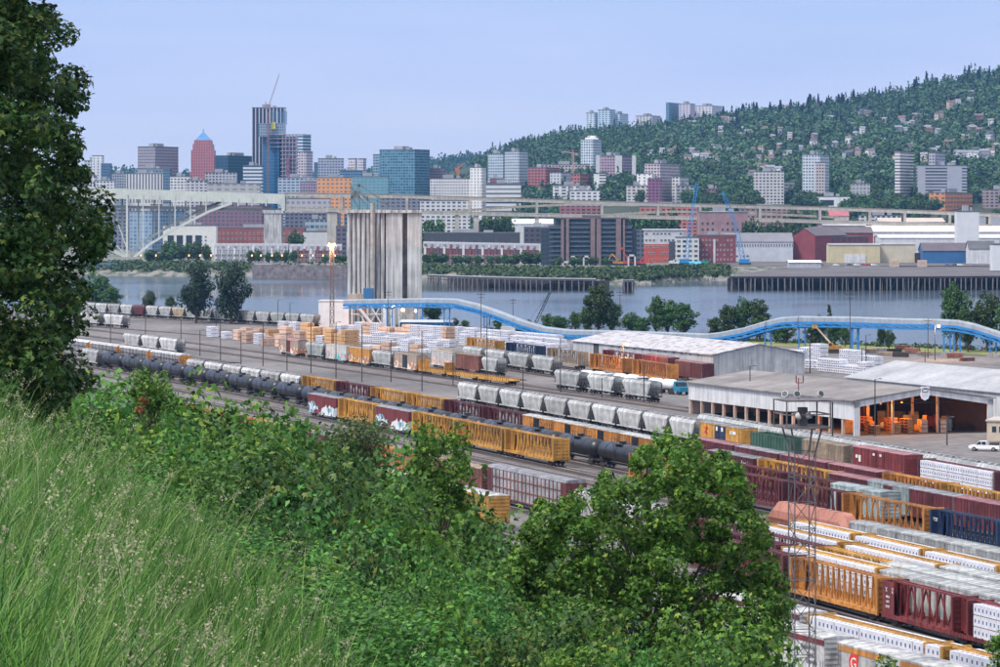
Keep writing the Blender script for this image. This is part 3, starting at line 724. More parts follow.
kind('bxYg', lambda: boxcar(15.5, 'gyellow', door='gyellow', roof='tan'), 'yellow boxcar covered in graffiti', 'boxcar', 16.1)
kind('bxWg', lambda: boxcar(15.5, 'gwhite', roof='white'), 'white boxcar covered in graffiti', 'boxcar', 16.1)
kind('bxTg', lambda: boxcar(15.5, 'gtan', door='black', roof='tan'), 'tan boxcar with graffiti and dark door', 'boxcar', 16.1)
kind('bxPg', lambda: boxcar(15.5, 'gpale', roof='cream'), 'pinkish white boxcar with graffiti', 'boxcar', 16.1)
kind('bxB', lambda: boxcar(15.5, 'brown', roof='tan'), 'rusty brown boxcar', 'boxcar', 16.1)
kind('bxA', lambda: boxcar(15.5, 'gtan', door='red', roof='pinkroof', arch=True), 'old boxcar with arched maroon roof', 'boxcar', 16.1)
kind('bxS', lambda: boxcar(18.0, 'mint', door='maroon', roof='roofgrey', dw=3.6), 'silver green boxcar with maroon door', 'boxcar', 18.6)
kind('bxTn', lambda: boxcar(15.5, 'tan', roof='tan'), 'tan ribbed boxcar', 'boxcar', 16.1)
kind('bxP', lambda: boxcar(18.0, 'pale', roof='pale'), 'pale grey boxcar', 'boxcar', 18.6)
kind('bxW', lambda: boxcar(18.0, 'yellow', roof='white'), 'yellow boxcar with white roof', 'boxcar', 18.6)
kind('rfR', lambda: boxcar(19.5, 'white', roof='white', ribs=False, stripe='red', name='refrigerator_car', dw=2.6), 'white refrigerator car with red stripe', 'railcar', 20.2)
kind('rfO', lambda: boxcar(19.5, 'white', roof='white', ribs=False, stripe='orange', name='refrigerator_car', dw=2.6), 'white refrigerator car with orange stripe', 'railcar', 20.2)
kind('hpG', lambda: hopper(14.4, 'grey'), 'grey covered hopper', 'hopper car', 15.0)
kind('hpP', lambda: hopper(14.4, 'pale'), 'pale covered hopper', 'hopper car', 15.0)
kind('hpW', lambda: hopper(14.4, 'white'), 'white covered hopper', 'hopper car', 15.0)
kind('hpM', lambda: hopper(12.2, 'maroon'), 'maroon covered hopper', 'hopper car', 12.8)
kind('hpC', lambda: hopper(12.2, 'cream'), 'cream covered hopper', 'hopper car', 12.8)
kind('hpS', lambda: hopper(12.2, 'pale'), 'small grey covered hopper', 'hopper car', 12.8)
kind('hpMint', lambda: boxcar(15.5, 'mint', roof='mint'), 'mint ribbed boxcar', 'boxcar', 16.2)
kind('tk', lambda: tankcar(), 'black tank car', 'tank car', 17.2)
kind('arY', lambda: autorack(), 'grey sided autorack with orange end doors', 'autorack', 28.2)
kind('arS', lambda: autorack(side='silver', end='maroon', roof='roofgrey', post='brown'), 'silver autorack with brown posts', 'autorack', 28.2)
kind('flY', lambda: flatcar(), 'empty yellow flatcar', 'flatcar', 19.1)
kind('flB', lambda: flatcar(17.5, bulk=True), 'yellow flatcar with end bulkheads', 'flatcar', 18.1)
kind('gnG', lambda: gondola(16.4, 'green', 4.2), 'green ribbed gondola', 'gondola car', 17.1)
kind('hip', lambda: hipcar(), 'reddish brown car with sloped hood', 'railcar', 21.2)
PROTO = {}
# wrapped lumber: each bundle is a thing of its own
wrap_m = mat('lumber_wrap', (.64, .65, .70), .55, .1, 1.5, rnd=.06); mark_m = mat('wrap_print', (.10, .13, .26), .6, .2, 2); wood_m = mat('raw_lumber', (.62, .36, .17), .8, .2, 3, rnd=.2)
wrap2_m = mat('lumber_wrap_pink', (.62, .42, .31), .6, .2, 1.2, rnd=.25)
def bundle_mesh(lx, ly, lz, key, mk=True):
    if key in C: return C[key]
    m = M(); m.box(-lx/2, lx/2, -ly/2, ly/2, 0.06, lz - .02)
    for x in (-lx*.35, 0, lx*.35): m.box(x - .05, x + .05, -ly/2, ly/2, 0, .06, 1)
    n = max(2, int(lx / .8))
    if mk:
        for i in range(n):
            x = -lx/2 + (i + .5) * lx / n
            for s in (-1, 1): m.box(x - .13, x + .13, s * ly/2 - .012, s * ly/2 + .012, lz * .35, lz * .66, 2)
            m.box(x - .1, x + .16, -ly * .12, ly * .14, lz - .03, lz - .008, 2)
        for s in (-1, 1): m.box(s * lx/2 - .012, s * lx/2 + .012, -ly * .2, ly * .25, lz * .3, lz * .7, 2)
    C[key] = m.mesh('lumber_bundle', [wrap_m if mk else wrap2_m, wood_m, mark_m]); return C[key]
NCAR = {}
def train(track, x0, x1, keys, where, load=()):
    tk = TRK[track]; d0, d1 = tk.dx(x0), tk.dx(x1); Ls = [KIND[k][3] for k in keys]; sc_ = (d1 - d0) / sum(Ls); d = d0; out = []
    if not .8 < sc_ < 1.25: print('train scale', track, x0, x1, round(sc_, 2), 'n', len(keys), 'fits', round(len(keys) * sc_, 1))
    for i, (k, l_) in enumerate(zip(keys, Ls)):
        l_ *= sc_; p, a = tk.at(d + l_ / 2); pa, _ = tk.at(d + l_ * .12); pb, _ = tk.at(d + l_ * .88); a = math.atan2(pb.y - pa.y, pb.x - pa.x); d += l_
        if k not in PROTO: PROTO[k] = KIND[k][0](); o = PROTO[k]
        else: o = copy_tree(PROTO[k])
        o.location = (p.x, p.y, 0); o.rotation_euler[2] = a; o.scale = (max(.8, min(1.2, sc_)), 1, 1)
        desc = KIND[k][1]; reg(o, desc, KIND[k][2], where); out.append(o)
        if i in load:
            me = bundle_mesh(4.3 * min(1.15, sc_), 1.02, 1.08, 'bl%.2f' % sc_); ca, sa = math.cos(a), math.sin(a)
            for z in range(3):
                for c in range(5):
                    for s in (-1, 1):
                        lx = (c - 2) * 4.42 * min(1.15, sc_); ly = s * .92
                        b = link('lumber_bundle', me, None, (p.x + ca * lx - sa * ly, p.y + sa * lx + ca * ly, 1.19 + z * 1.1), a)
                        tag(b, f"white lumber bundle, {('bottom', 'middle', 'top')[z]} layer, {'far' if s > 0 else 'near'} side, {ONES[c + 1]} along{', ' + ONES[i + 1] + ' car' if len(load) > 1 else ''} {where}", 'lumber bundle', f'wrapped lumber bundles loaded {where}')
    return out
train('T1', 86, 318, ['hpS', 'hpS', 'hpS', 'hpS', 'hpM', 'hpS', 'hpS', 'hpC', 'hpS', 'hpS', 'hpS', 'hpS', 'hpS', 'hpS', 'hpS', 'hpS', 'hpS'], 'in the riverside train')
train('T2', 60, 129, ['hpW', 'hpW', 'hpW'], 'below the riverside train')
train('T3', 127, 182, ['hpW', 'hpW', 'hpW'], 'behind the autoracks')
train('C', 66, 187, ['arY'] * 4, 'behind the black tank cars')
train('C', 191, 306, ['hpW'] * 6, 'beside the tank cars')
train('C', 307, 529, ['cbY', 'cbM', 'cbY', 'cbY', 'cbM', 'cbM'], 'behind the black tank cars')
train('C', 529, 662, ['bxO', 'bxO', 'bxO', 'bxO'], 'behind the black tank cars')
train('C', 715, 764, ['bxMs'], 'right of the big maple crown')
train('C', 764, 837, ['cbY'], 'beside the lattice tower')
train('C', 838, 1012, ['bxM', 'bxS', 'bxMs', 'bxM'], 'below the white stacked load')
train('A', 84, 105, ['hpW'], 'ahead of the tank cars')
train('A', 105, 645, ['tk'] * 19, 'in the long tank car string')
train('A', 700, 836, ['cbM', 'cbM', 'cbM'], 'right of the big maple')
train('A', 838, 893, ['hpMint'], 'behind the orange centerbeam')
train('B', 314, 344, ['bxR'], 'at the head of its train')
train('B', 344, 381, ['cbY'], 'in the train of red boxcars')
train('B', 381, 418, ['bxR'], 'between two yellow centerbeams')
train('B', 418, 563, ['cbY', 'cbY', 'cbY'], 'beside the black tank cars')
train('B', 636, 686, ['cbO'], 'peeking over the maple')
train('B', 686, 848, ['cbM', 'cbM', 'cbM'], 'behind the brown hooded car')
train('B', 849, 937, ['cbO'], 'beside the navy centerbeam')
train('B', 938, 1025, ['cbB'], 'at the right edge')
train('B3', 771, 861, ['hip'], 'by the lattice tower')
train('E', 186, 460, ['cbO', 'cbO', 'cbO', 'bxB', 'bxMs', 'bxB', 'cbO', 'bxB'], 'just beyond the bushes')
train('E', 458, 493, ['bxB'], 'left of the silver autorack')
train('E', 494, 580, ['arS'], 'between the small tree and the maple')
train('E', 582, 680, ['hpW', 'hpW', 'hpW'], 'behind the maple leaves')
train('Fk', 372, 450, ['bxW', 'bxP'], 'behind the small tree')
train('Fk', 452, 501, ['bxW'], 'at the end of its track')
train('D', 463, 703, ['hpG'] * 10, 'in the long hopper train')
train('D', 704, 753, ['bxY'], 'ending the hopper train')
train('D', 754, 806, ['gnG'], 'behind the lattice tower')
train('D', 807, 856, ['bxTn'], 'right of the lattice tower')
train('D', 857, 918, ['bxMh'], 'in front of the lit shed')
train('D', 921, 1010, ['cbM'], 'before the white pickup', load=(0,))
train('TH', 279, 308, ['bxA'], 'beside the lumber yard')
train('TH', 309, 376, ['hpP', 'bxWg', 'bxYg'], 'in the graffiti train')
train('TH', 376, 423, ['hpP', 'bxTg'], 'in the graffiti train')
train('TH', 423, 515, ['flB', 'flY', 'flY'], 'ending the graffiti train')
train('TJ2', 434, 486, ['bxPg', 'bxB'], 'behind the yellow flatcars')
train('TJ2', 486, 503, ['hpS'], 'behind the yellow flatcars')
train('TJ', 466, 560, ['hpP'] * 4, 'before the stacked white lumber')
train('TI', 556, 661, ['hpP', 'hpP', 'hpP'], 'left of the blue truck')
train('TK', 466, 589, ['cbY', 'cbB', 'cbT'], 'before the old warehouse', )
train('TK', 590, 678, ['cbO', 'cbO'], 'before the old warehouse')
train('TL', 604, 713, ['cbR', 'bxMh', 'bxM'], 'along the old warehouse wall')
train('R0', 706, 1012, ['hpP'] * 14, 'along the open shed')
train('R2a', 700, 888, ['bxM', 'bxMs', 'bxM', 'bxM'], 'behind the yellow centerbeam')
train('R2a', 890, 1012, ['cbO', 'cbY'], 'below the white stacked load')
train('R5b', 862, 1012, ['bxP', 'bxP', 'bxP'], 'below the navy centerbeam')
train('R6a', 799, 1012, ['cbY', 'cbY', 'cbY'], 'in farther loaded row', load=(0, 1, 2))
train('R6b', 764, 952, ['cbY', 'cbY'], 'in nearer loaded row', load=(0, 1))
train('R6b', 953, 1012, ['bxP'], 'at the right edge')
train('R6c', 692, 827, ['cbM', 'cbM'], 'beside the maple crown')
train('R6c', 829, 1012, ['cbY', 'bxP', 'bxP'], 'behind the near orange centerbeam')
train('R6d', 700, 892, ['cbM', 'cbY'], 'behind near orange centerbeam', load=(1,))
train('R6d', 893, 1015, ['bxP', 'bxP'], 'seen through the red centerbeam')
train('R7', 700, 798, ['cbM'], 'partly behind the maple')
train('R7', 799, 893, ['cbV'], 'nearest along the gravel road')
train('R7', 893, 984, ['cbR'], 'nearest with white lettering')
train('R7', 985, 1028, ['cbR'], 'at the right edge', load=(0,))
train('R8', 716, 817, ['rfR'], 'behind the striped refrigerator cars')
train('R8', 817, 962, ['cbY'], 'on the nearest loaded track', load=(0,))
train('R8', 962, 1018, ['cbY'], 'at the bottom right corner', load=(0,))
train('R9', 735, 843, ['rfR'], 'nearest the camera')
train('R9', 849, 972, ['rfO'], 'nearest the camera')
# ------------------------------------------------------------ lettering and marks
def text_mesh(s, size, m, key=None, shear=0.0):
    key = key or 'txt_' + s
    cu = bpy.data.curves.new('tmp', 'FONT'); cu.body = s; cu.size = size; cu.extrude = .012; cu.align_x = 'CENTER'; cu.align_y = 'CENTER'; cu.shear = shear
    ob = bpy.data.objects.new('tmp', cu); COL.objects.link(ob); dg = bpy.context.evaluated_depsgraph_get(); dg.update()
    me = bpy.data.meshes.new_from_object(ob.evaluated_get(dg)); me.name = 'lettering'
    bpy.data.objects.remove(ob); bpy.data.curves.remove(cu); me.materials.clear(); me.materials.append(m); return me
def letter(parent, s, size, m, x, z, y=-1.52, side=-1, shear=0):
    o = link('lettering', text_mesh(s, size, m, shear=shear), parent, (x, y, z)); o.rotation_euler = (R(90), 0, 0); return o
wl = mat('letter_white', (.75, .75, .72), .7, .1, 2); rl_ = mat('letter_red', (.6, .04, .03), .6, .1, 2); dl = mat('letter_dark', (.08, .09, .09), .7, .1, 2)
def cars_of(desc, where): return sorted([t[0] for t in REG[(desc, where)]], key=lambda o: o.location.x / o.location.y)
rA = cars_of('white refrigerator car with red stripe', 'nearest the camera')[0]; rB = cars_of('white refrigerator car with orange stripe', 'nearest the camera')[0]
letter(rA, 'Fresh Fruit', .62, dl, 6.6, 3.35, shear=.25); letter(rA, 'Cold', .62, dl, 6.9, 2.75, shear=.25); letter(rA, 'Express', .62, dl, 7.2, 2.15, shear=.25)
em = M(); em.prism([(-.7, -.9), (.6, -.9), (.85, .95), (-.45, .95), (-.85, .3)], -1.50, -1.47, axis='y')
o = em.build('emblem', rl_, rB, (-6.6, 0, 2.95)); letter(rB, 'G', 1.4, wl, -6.6, 2.95); letter(rB, 'COLD', .5, rl_, -6.3, 1.75)
for z_, x_ in ((3.4, -7.6), (3.35, -3.0)): letter(cars_of('empty dark red centerbeam flatcar', 'nearest with white lettering')[0], 'X' if x_ < -5 else 'Z', .7, wl, -10.3 if x_ < -5 else -8.6, 3.7, -1.45)
o = cars_of('empty dark red centerbeam flatcar', 'nearest with white lettering')[0]
pn = M()
for s in (-1,): pn.box(-11.3, -8.2, s * 1.42 - .03, s * 1.42, 1.25, 4.6)
pn.build('end_panel', C['red'], o)
for i, t_ in enumerate(('480216', 'CAPY', 'LD LMT')): letter(o, t_, .34, wl, -9.9, 3.0 - i * .5, -1.47)
o = cars_of('maroon boxcar with grey roof', 'right of the big maple crown')[0]
letter(o, 'Lon is', 1.15, wl, 6.0, 3.5, -1.58); letter(o, 'liner', 1.1, wl, 6.0, 2.3, -1.58)
o = cars_of('yellow boxcar with dark blue doors', 'ending the hopper train')[0]
x_ = M()
for a in (45, 135, 90): x_.beam((-5.6 - .9 * math.cos(R(a)), -1.58, 3.2 - .8 * math.sin(R(a))), (-5.6 + .9 * math.cos(R(a)), -1.58, 3.2 + .8 * math.sin(R(a))), .16, .05)
x_.build('star_emblem', rl_, o)
pl_ = M(); pl_.box(4.2, 6.6, -1.58, -1.54, 3.2, 3.75); pl_.build('number_plate', wl, o); letter(o, '512', .5, dl, 5.0, 3.47, -1.60)
for k_ in (-1.1, 1.1): q_ = M(); q_.box(k_ - .35, k_ + .35, -1.64, -1.58, 3.4, 4.1); q_.build('placard', wl, o)
o = cars_of('tall dark red boxcar with double doors', 'in front of the lit shed')[0]
for k_ in (-6.9, -5.9): q_ = M(); q_.box(k_ - .35, k_ + .35, -1.58, -1.53, 2.6 + .5 * (k_ < -6.5), 3.6); q_.build('placard', wl, o)
for k_ in (-1.1, 1.1): q_ = M(); q_.box(k_ - .3, k_ + .3, -1.64, -1.58, 3.9, 4.25); q_.build('placard', wl, o)
letter(cars_of('empty navy blue centerbeam flatcar', 'at the right edge')[0], 'TTZX', .6, wl, -10.0, 3.4, -1.2)
# ------------------------------------------------------------ sheds and warehouses of the yard
white_m = mat('white_siding', (.62, .63, .64), .7, .1, .3, streak=.2); shroof = mat('felt_roof', (.26, .24, .23), .9, .2, .1, fine=.15); shroof2 = mat('metal_roof_pale', (.40, .41, .425), .6, .16, .12, streak=.15)
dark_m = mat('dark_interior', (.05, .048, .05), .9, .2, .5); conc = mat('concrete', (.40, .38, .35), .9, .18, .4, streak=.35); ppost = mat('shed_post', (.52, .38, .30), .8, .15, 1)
GZ = YZ + .02
FL = Vector((39.1, 720.0, GZ)); FRt = Vector((66.0, 651.0, GZ)); ax = (FRt - FL).normalized(); pv = Vector((-ax.y, ax.x, 0)); Ls = (FRt - FL).length; Ws = 28.8
shed = empty('transload_shed', FL, math.atan2(ax.y, ax.x)); tag(shed, 'long open sided white shed with grey roof and orange lit open end', 'shed')
EH, RH = 6.6, 8.7
m = M(); m.add([(-1,-.8,EH), (Ls+.6,-.8,EH), (Ls+.6,Ws/2,RH), (-1,Ws/2,RH), (-1,Ws+.8,EH), (Ls+.6,Ws+.8,EH),
               (-1,-.8,EH-.2), (Ls+.6,-.8,EH-.2), (Ls+.6,Ws/2,RH-.2), (-1,Ws/2,RH-.2), (-1,Ws+.8,EH-.2), (Ls+.6,Ws+.8,EH-.2)],
              [(0,1,2,3),(3,2,5,4),(6,9,8,7),(9,10,11,8),(0,6,7,1),(1,7,8,2),(2,8,11,5),(5,11,10,4),(4,10,9,3),(3,9,6,0)])
m.build('roof', shroof, shed)
m = M(); m.box(-.6, Ls, -.12, .0, 2.9, EH - .22)
for i in range(0, 9): m.box(i * Ls / 8 - .06, i * Ls / 8 + .06, -.2, -.12, 2.85, EH - .2)
m.build('wall_panel', white_m, shed)
m = M(); m.box(-.6, Ls, Ws, Ws + .12, .0, EH - .22); m.build('back_wall', mat('shed_backwall', (.06, .05, .055), .9, .2, .4), shed)  # near-black colour carries the shade of the shed interior
m = M(); m.box(0, Ls - .3, .6, Ws - .4, -.02, .03); m.build('floor', mat('shed_floor', (.05, .045, .045), .9, .2, .4), shed)  # floor darkened in its colour too, for the shaded interior
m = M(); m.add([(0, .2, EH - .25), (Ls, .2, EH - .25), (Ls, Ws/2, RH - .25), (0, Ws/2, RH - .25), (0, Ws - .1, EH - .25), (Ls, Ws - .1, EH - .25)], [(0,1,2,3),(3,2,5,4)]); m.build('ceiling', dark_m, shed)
m = M(); m.box(-.7, -.58, 0, Ws, 0, EH - .2); m.build('end_wall', white_m, shed)
m = M(); n_p = 15
for i in range(n_p): q = M(); q.box(i * Ls / (n_p - 1) - .28 - (.3 if i == n_p - 1 else 0), i * Ls / (n_p - 1) + .28 - (.3 if i == n_p - 1 else 0), .02, .5, 0, 3.0); q.build('post', ppost, shed)
for y_ in (9.5, 19):
    for i in range(0, 8): q = M(); q.box(i * 10 + 1 - .2, i * 10 + 1 + .2, y_ - .2, y_ + .2, 0, EH + (1.2 if True else 0)); q.build('inner_post', ppost, shed)
# portal frame of the open end
m = M(); x0, x1 = Ls - .05, Ls + .35
m.box(x0, x1, -.3, .9, 0, EH - .3); m.box(x0, x1, Ws - .9, Ws + .3, 0, EH - .3)
m.add([(x0,-.3,EH-1.5),(x0,.9,EH-1.2),(x0,Ws/2,RH-1.25),(x0,Ws-.9,EH-1.2),(x0,Ws+.3,EH-1.5),(x0,Ws+.3,EH-.22),(x0,Ws/2,RH-.22),(x0,-.3,EH-.22),
       (x1,-.3,EH-1.5),(x1,.9,EH-1.2),(x1,Ws/2,RH-1.25),(x1,Ws-.9,EH-1.2),(x1,Ws+.3,EH-1.5),(x1,Ws+.3,EH-.22),(x1,Ws/2,RH-.22),(x1,-.3,EH-.22)],
      [(0,1,2,6,7),(2,3,4,5,6),(8,15,14,10,9),(10,14,13,12,11),(0,8,9,1),(1,9,10,2),(2,10,11,3),(3,11,12,4),(4,12,13,5),(5,13,14,6),(6,14,15,7),(7,15,8,0)])
m.build('portal_frame', white_m, shed)
m = M()
for i in range(1, 8):
    x = i * 10 + 1
    m.beam((x, .5, EH - .5), (x, Ws/2, RH - .6), .25); m.beam((x, Ws/2, RH - .6), (x, Ws - .5, EH - .5), .25); m.beam((x, .5, EH - .9), (x, Ws - .5, EH - .9), .16)
m.build('roof_truss', dark_m, shed)
# railway shield sign over the open end
sg = M(); pts = [(-.95, 1.15), (-.6, 1.3), (0, 1.2), (.6, 1.3), (.95, 1.15), (.85, .5), (1.0, -.3), (.7, -1.0), (0, -1.4), (-.7, -1.0), (-1.0, -.3), (-.85, .5)]
sgo = empty('shield_sign', (0, 0, 0)); tag(sgo, 'white railway shield sign hung over the shed opening', 'sign')
sp_ = FL + ax * (Ls + .55) + pv * (Ws / 2) ; sgo.location = (sp_.x, sp_.y, GZ + RH - 1.0); sgo.rotation_euler[2] = math.atan2(ax.y, ax.x)
sg.prism(pts, -.05, .05); sg.build('shield', mat('sign_white', (.8, .8, .84), .5, .03, 1), sgo)
s2 = M(); s2.box(.05, .09, -.55, .55, .15, .3); s2.box(.05, .09, -.62, -.48, .15, .75); s2.box(.05, .09, .48, .62, .15, .75); s2.box(.05, .09, -.35, .35, .7, .9)
s2.build('dark_emblem', dl, sgo)
s3 = M()
for i in range(5): s3.box(.05, .08, -.6 + i * .26, -.5 + i * .26, -.7, .0)
s3.build('stripes', mat('sign_pale', (.6, .58, .66), .5, .03, 1), sgo)
# things inside the lit shed
def shedp(a, b, z=0): q = FL + ax * a + pv * b; return Vector((q.x, q.y, GZ + z))
o = M(); 
for k in range(2): o.box(-1.6 + k * 1.65, -.05 + k * 1.65, -.08, .08, 0, 3.9)
for z in (1, 2, 3): o.box(-1.6, 1.6, -.14, -.08, z - .06, z + .06)
dr_ = o.build('door_panel', mat('lit_door', (.62, .30, .06), .6, .15, 1)); dr_.location = shedp(Ls - 8, 3.2); dr_.rotation_euler[2] = math.atan2(pv.y, pv.x); tag(dr_, 'tall orange double door standing in the shed opening', 'door')
for i in range(14):
    a = Ls - 4 - (i % 5) * 4.2; b = 6.0 + (i * 1.37 % 9)
    q = M(); nn = 3 + i % 3
    for z in range(nn):
        q.box(-1.2, 1.2, -.6, .6, z * .55, z * .55 + .08); q.box(-1.2, 1.2, -.6, .6, z * .55 + .42, z * .55 + .5)
        for x in (-1.1, 0, 1.1): q.box(x - .08, x + .08, -.58, .58, z * .55 + .08, z * .55 + .42)
    k = q.build('pallet_stack', mat('pallet_wood', (.45, .20, .07), .8, .25, 2)); k.location = shedp(a, b); k.rotation_euler[2] = random.uniform(-.3, .3) + math.atan2(ax.y, ax.x)
    reg(k, 'wooden pallet stack under orange light', 'pallet stack', 'inside the shed')
lampm = mat('orange_bulb', (1, .5, .2), .5, emit=((1.0, .26, .03), 6)); lamph = mat('lamp_housing', (.1, .1, .1), .6)
for i, (a, b) in enumerate(((Ls - 5, 8.0), (Ls - 6, 13.0), (Ls - 14, 4.5))):
    r_ = empty('hanging_lamp', shedp(a, b, EH - .9)); q = M(); q.cyl((0,0,0), (0,0,-.22), .16, n=8); q.build('bulb', lampm, r_); q = M(); q.cyl((0,0,.5), (0,0,0), .05, .3, n=10); q.cyl((0,0,.5), (0,0,1.2), .02, n=5); q.build('shade', lamph, r_)
    reg(r_, 'lit orange lamp hanging from the roof', 'lamp', 'inside the shed')
    pl = bpy.data.lights.new('lamp_light', 'POINT'); pl.energy = 1600; pl.color = (1, .34, .06); pl.shadow_soft_size = .3
    po = bpy.data.objects.new('lamp_light', pl); COL.objects.link(po); po.location = (0, 0, -.5); po.parent = r_
random.seed(19)
for i in range(16):
    a = Ls - 3 - random.random() * 30; b = 14.5 + random.random() * 13; q = M(); k_ = i % 4
    if k_ == 0: q.box(-1.2, 1.2, -.9, .9, 0, 2.2 + random.random()); q.box(-1.25, 1.25, -.95, .95, 1.0, 1.15)
    elif k_ == 1:
        for z in range(3): q.box(-1.1, 1.1, -.6, .6, z * .8, z * .8 + .7)
    elif k_ == 2: q.box(-1.4, 1.0, -.6, .6, .4, 1.3); q.box(-.6, .5, -.55, .55, 1.3, 2.3); q.box(1.0, 1.2, -.5, .5, .1, 3.0); [q.cyl((x, -.6, .35), (x, .6, .35), .35, n=10) for x in (-1, .6)]
    else: q.cyl((-1, 0, .7), (1, 0, .7), .7, n=12); q.cyl((-1, 1.4, .7), (1, 1.4, .7), .7, n=12)
    o = q.build(('crate', 'pallet_pile', 'forklift', 'paper_roll')[k_], (conc, ppost, C['yellow'] if i == 2 else C['red'], wrap_m)[k_]); o.location = shedp(a, b, .02); o.rotation_euler[2] = random.uniform(0, 3)
    reg(o, ('grey machine crate', 'stacked pallet pile', 'small forklift', 'pair of pale rolls')[k_], ('crate', 'pallet pile', 'forklift', 'roll')[k_], 'in the dark side of the shed')
# second shed behind with the long pale roof
def gable_shed(name, P0, d, L_, W_, eh, rh, wallm, roofm, label, cat, door=None):
    r = empty(name, P0, math.atan2(d.y, d.x)); tag(r, label, cat)
    m = M(); m.box(0, L_, 0, W_, 0, eh)
    m.add([(0,0,eh),(0,W_,eh),(0,W_/2,rh)], [(0,1,2)]); m.add([(L_,0,eh),(L_,W_,eh),(L_,W_/2,rh)], [(0,2,1)]); m.build('wall', wallm, r)
    q = M(); th = .15; k = .5
    q.add([(-k,-k,eh+.02),(L_+k,-k,eh+.02),(L_+k,W_/2,rh+.04),(-k,W_/2,rh+.04),(-k,W_+k,eh+.02),(L_+k,W_+k,eh+.02),
           (-k,-k,eh+.02+th),(L_+k,-k,eh+.02+th),(L_+k,W_/2,rh+.04+th),(-k,W_/2,rh+.04+th),(-k,W_+k,eh+.02+th),(L_+k,W_+k,eh+.02+th)],
          [(3,2,1,0),(4,5,2,3),(6,7,8,9),(9,8,11,10),(0,1,7,6),(1,2,8,7),(2,5,11,8),(5,4,10,11),(4,3,9,10),(3,0,6,9)])
    q.build('roof', roofm, r); return r
P0 = Vector((73.5, 742, GZ)); gable_shed('storage_shed', P0, ax, 120, 24, 6.3, 9.6, white_m, shroof2, 'wide pale metal roofed shed behind the open white shed', 'shed')
# old warehouse with the patched tin roof
A0 = G(573, 359.5, GZ); B0 = G(713, 375.5, GZ); d_ = (B0 - A0); Lw = d_.length; d_.normalize(); C0 = G(755, 368.5, GZ); pw = Vector((-d_.y, d_.x, 0)); Ww = (C0 - B0).dot(pw)
tin = mat('patched_tin_roof', (.42, .415, .43), .6, .12, .5, col2=(.23, .19, .19), thr=(.38, .52)); tinw = mat('tin_wall', (.48, .49, .51), .6, .12, .35, streak=.3)
wh = gable_shed('warehouse', A0, d_, Lw, max(14, Ww), 5.1, 7.7, tinw, tin, 'old warehouse with long patched tin roof behind maroon railcars', 'warehouse')
m = M()
for i in range(40): m.box(Lw + .0, Lw + .06, .1 + i * Ww / 40, .2 + i * Ww / 40, 0, 5.2)
m.build('cladding_ribs', tinw, wh); q = M(); q.box(Lw * .16, Lw * .2, -.05, .02, 2.2, 5.0); q.build('door', dark_m, wh)
for i in range(12):
    q = M(); q.box(Lw * (.3 + .055 * i), Lw * (.3 + .055 * i) + .25, -.3, .02, 4.6, 4.9); q.build('wall_lamp', dark_m, wh)
# tan building and white pickup at the right edge
def simple_house(name, P, rz, Lx, Ly, h, wallm, roofm, label, cat, wins=(), over=.25):
    r = empty(name, P, rz); tag(r, label, cat) if label else None
    m = M(); m.box(0, Lx, 0, Ly, 0, h); m.build('wall', wallm, r); m = M(); m.box(-over, Lx + over, -over, Ly + over, h + .002, h + .25); m.build('roof', roofm, r)
    for (x, z, ww, hh) in wins: q = M(); q.box(x, x + ww, -.04, .02, z, z + hh, 0); q.box(x - .08, x + ww + .08, -.02, .01, z - .08, z + hh + .08, 1); q.build('window', [glassd, wallm], r)
    return r
glassd = mat('window_glass_dark', (.03, .045, .06), .15, .3, .8)
simple_house('site_office', G(987, 441, GZ), R(-16), 12, 10, 3.6, mat('tan_stucco', (.50, .42, .33), .9, .1, .5), mat('tan_roof', (.46, .41, .36), .9, .1, .5), 'small tan building at the right end of the lit shed', 'building', wins=((.9, 1.6, .8, 1.1), (2.2, 1.6, .8, 1.1)))
def tyre(m, x, y, r, w_, mi=0): m.cyl((x, y - w_/2, r), (x, y + w_/2, r), r, n=14, m=mi)
def pickup(P, rz, label, white=True):
    r = empty('pickup_truck', P, rz); tag(r, label, 'pickup'); pm = mat('white_car_paint', (.78, .78, .78), .3, .03, 1)
    m = M(); m.prism([(-2.7, .45), (2.7, .45), (2.72, .95), (1.5, 1.12), (.95, 1.75), (-.35, 1.8), (-.5, 1.1), (-2.7, 1.08)], -.95, .95, axis='y'); m.build('body', pm, r)
    m = M(); m.prism([(1.42, 1.14), (.92, 1.68), (.5, 1.7), (.5, 1.14)], -.97, .97, axis='y'); m.prism([(.4, 1.14), (.4, 1.7), (-.28, 1.72), (-.4, 1.14)], -.97, .97, axis='y'); m.build('side_window', glassd, r)
    m = M(); m.box(-2.55, -.6, -.8, .8, 1.02, 1.1); m.box(-2.4, -.9, -.6, .6, 1.1, 1.5); m.build('truck_bed', dark_m, r)
    for x in (-1.7, 1.75):
        for y in (-.85, .85):
            w_ = M(); tyre(w_, 0, 0, .38, .26); o = w_.build('wheel', C['under'], r, (x, y, 0)); h_ = M(); h_.cyl((0, -.14, .38), (0, .14, .38), .2, n=10); h_.build('rim', C['roofgrey'], o)
    for y in (-.7, .7): q = M(); q.box(2.7, 2.75, y - .18, y + .18, .7, .88); q.build('headlight', mat('lens', (.7, .7, .6), .2), r)
    return r
pickup(G(985, 451, GZ), R(160), 'white pickup truck parked beside the tan building')
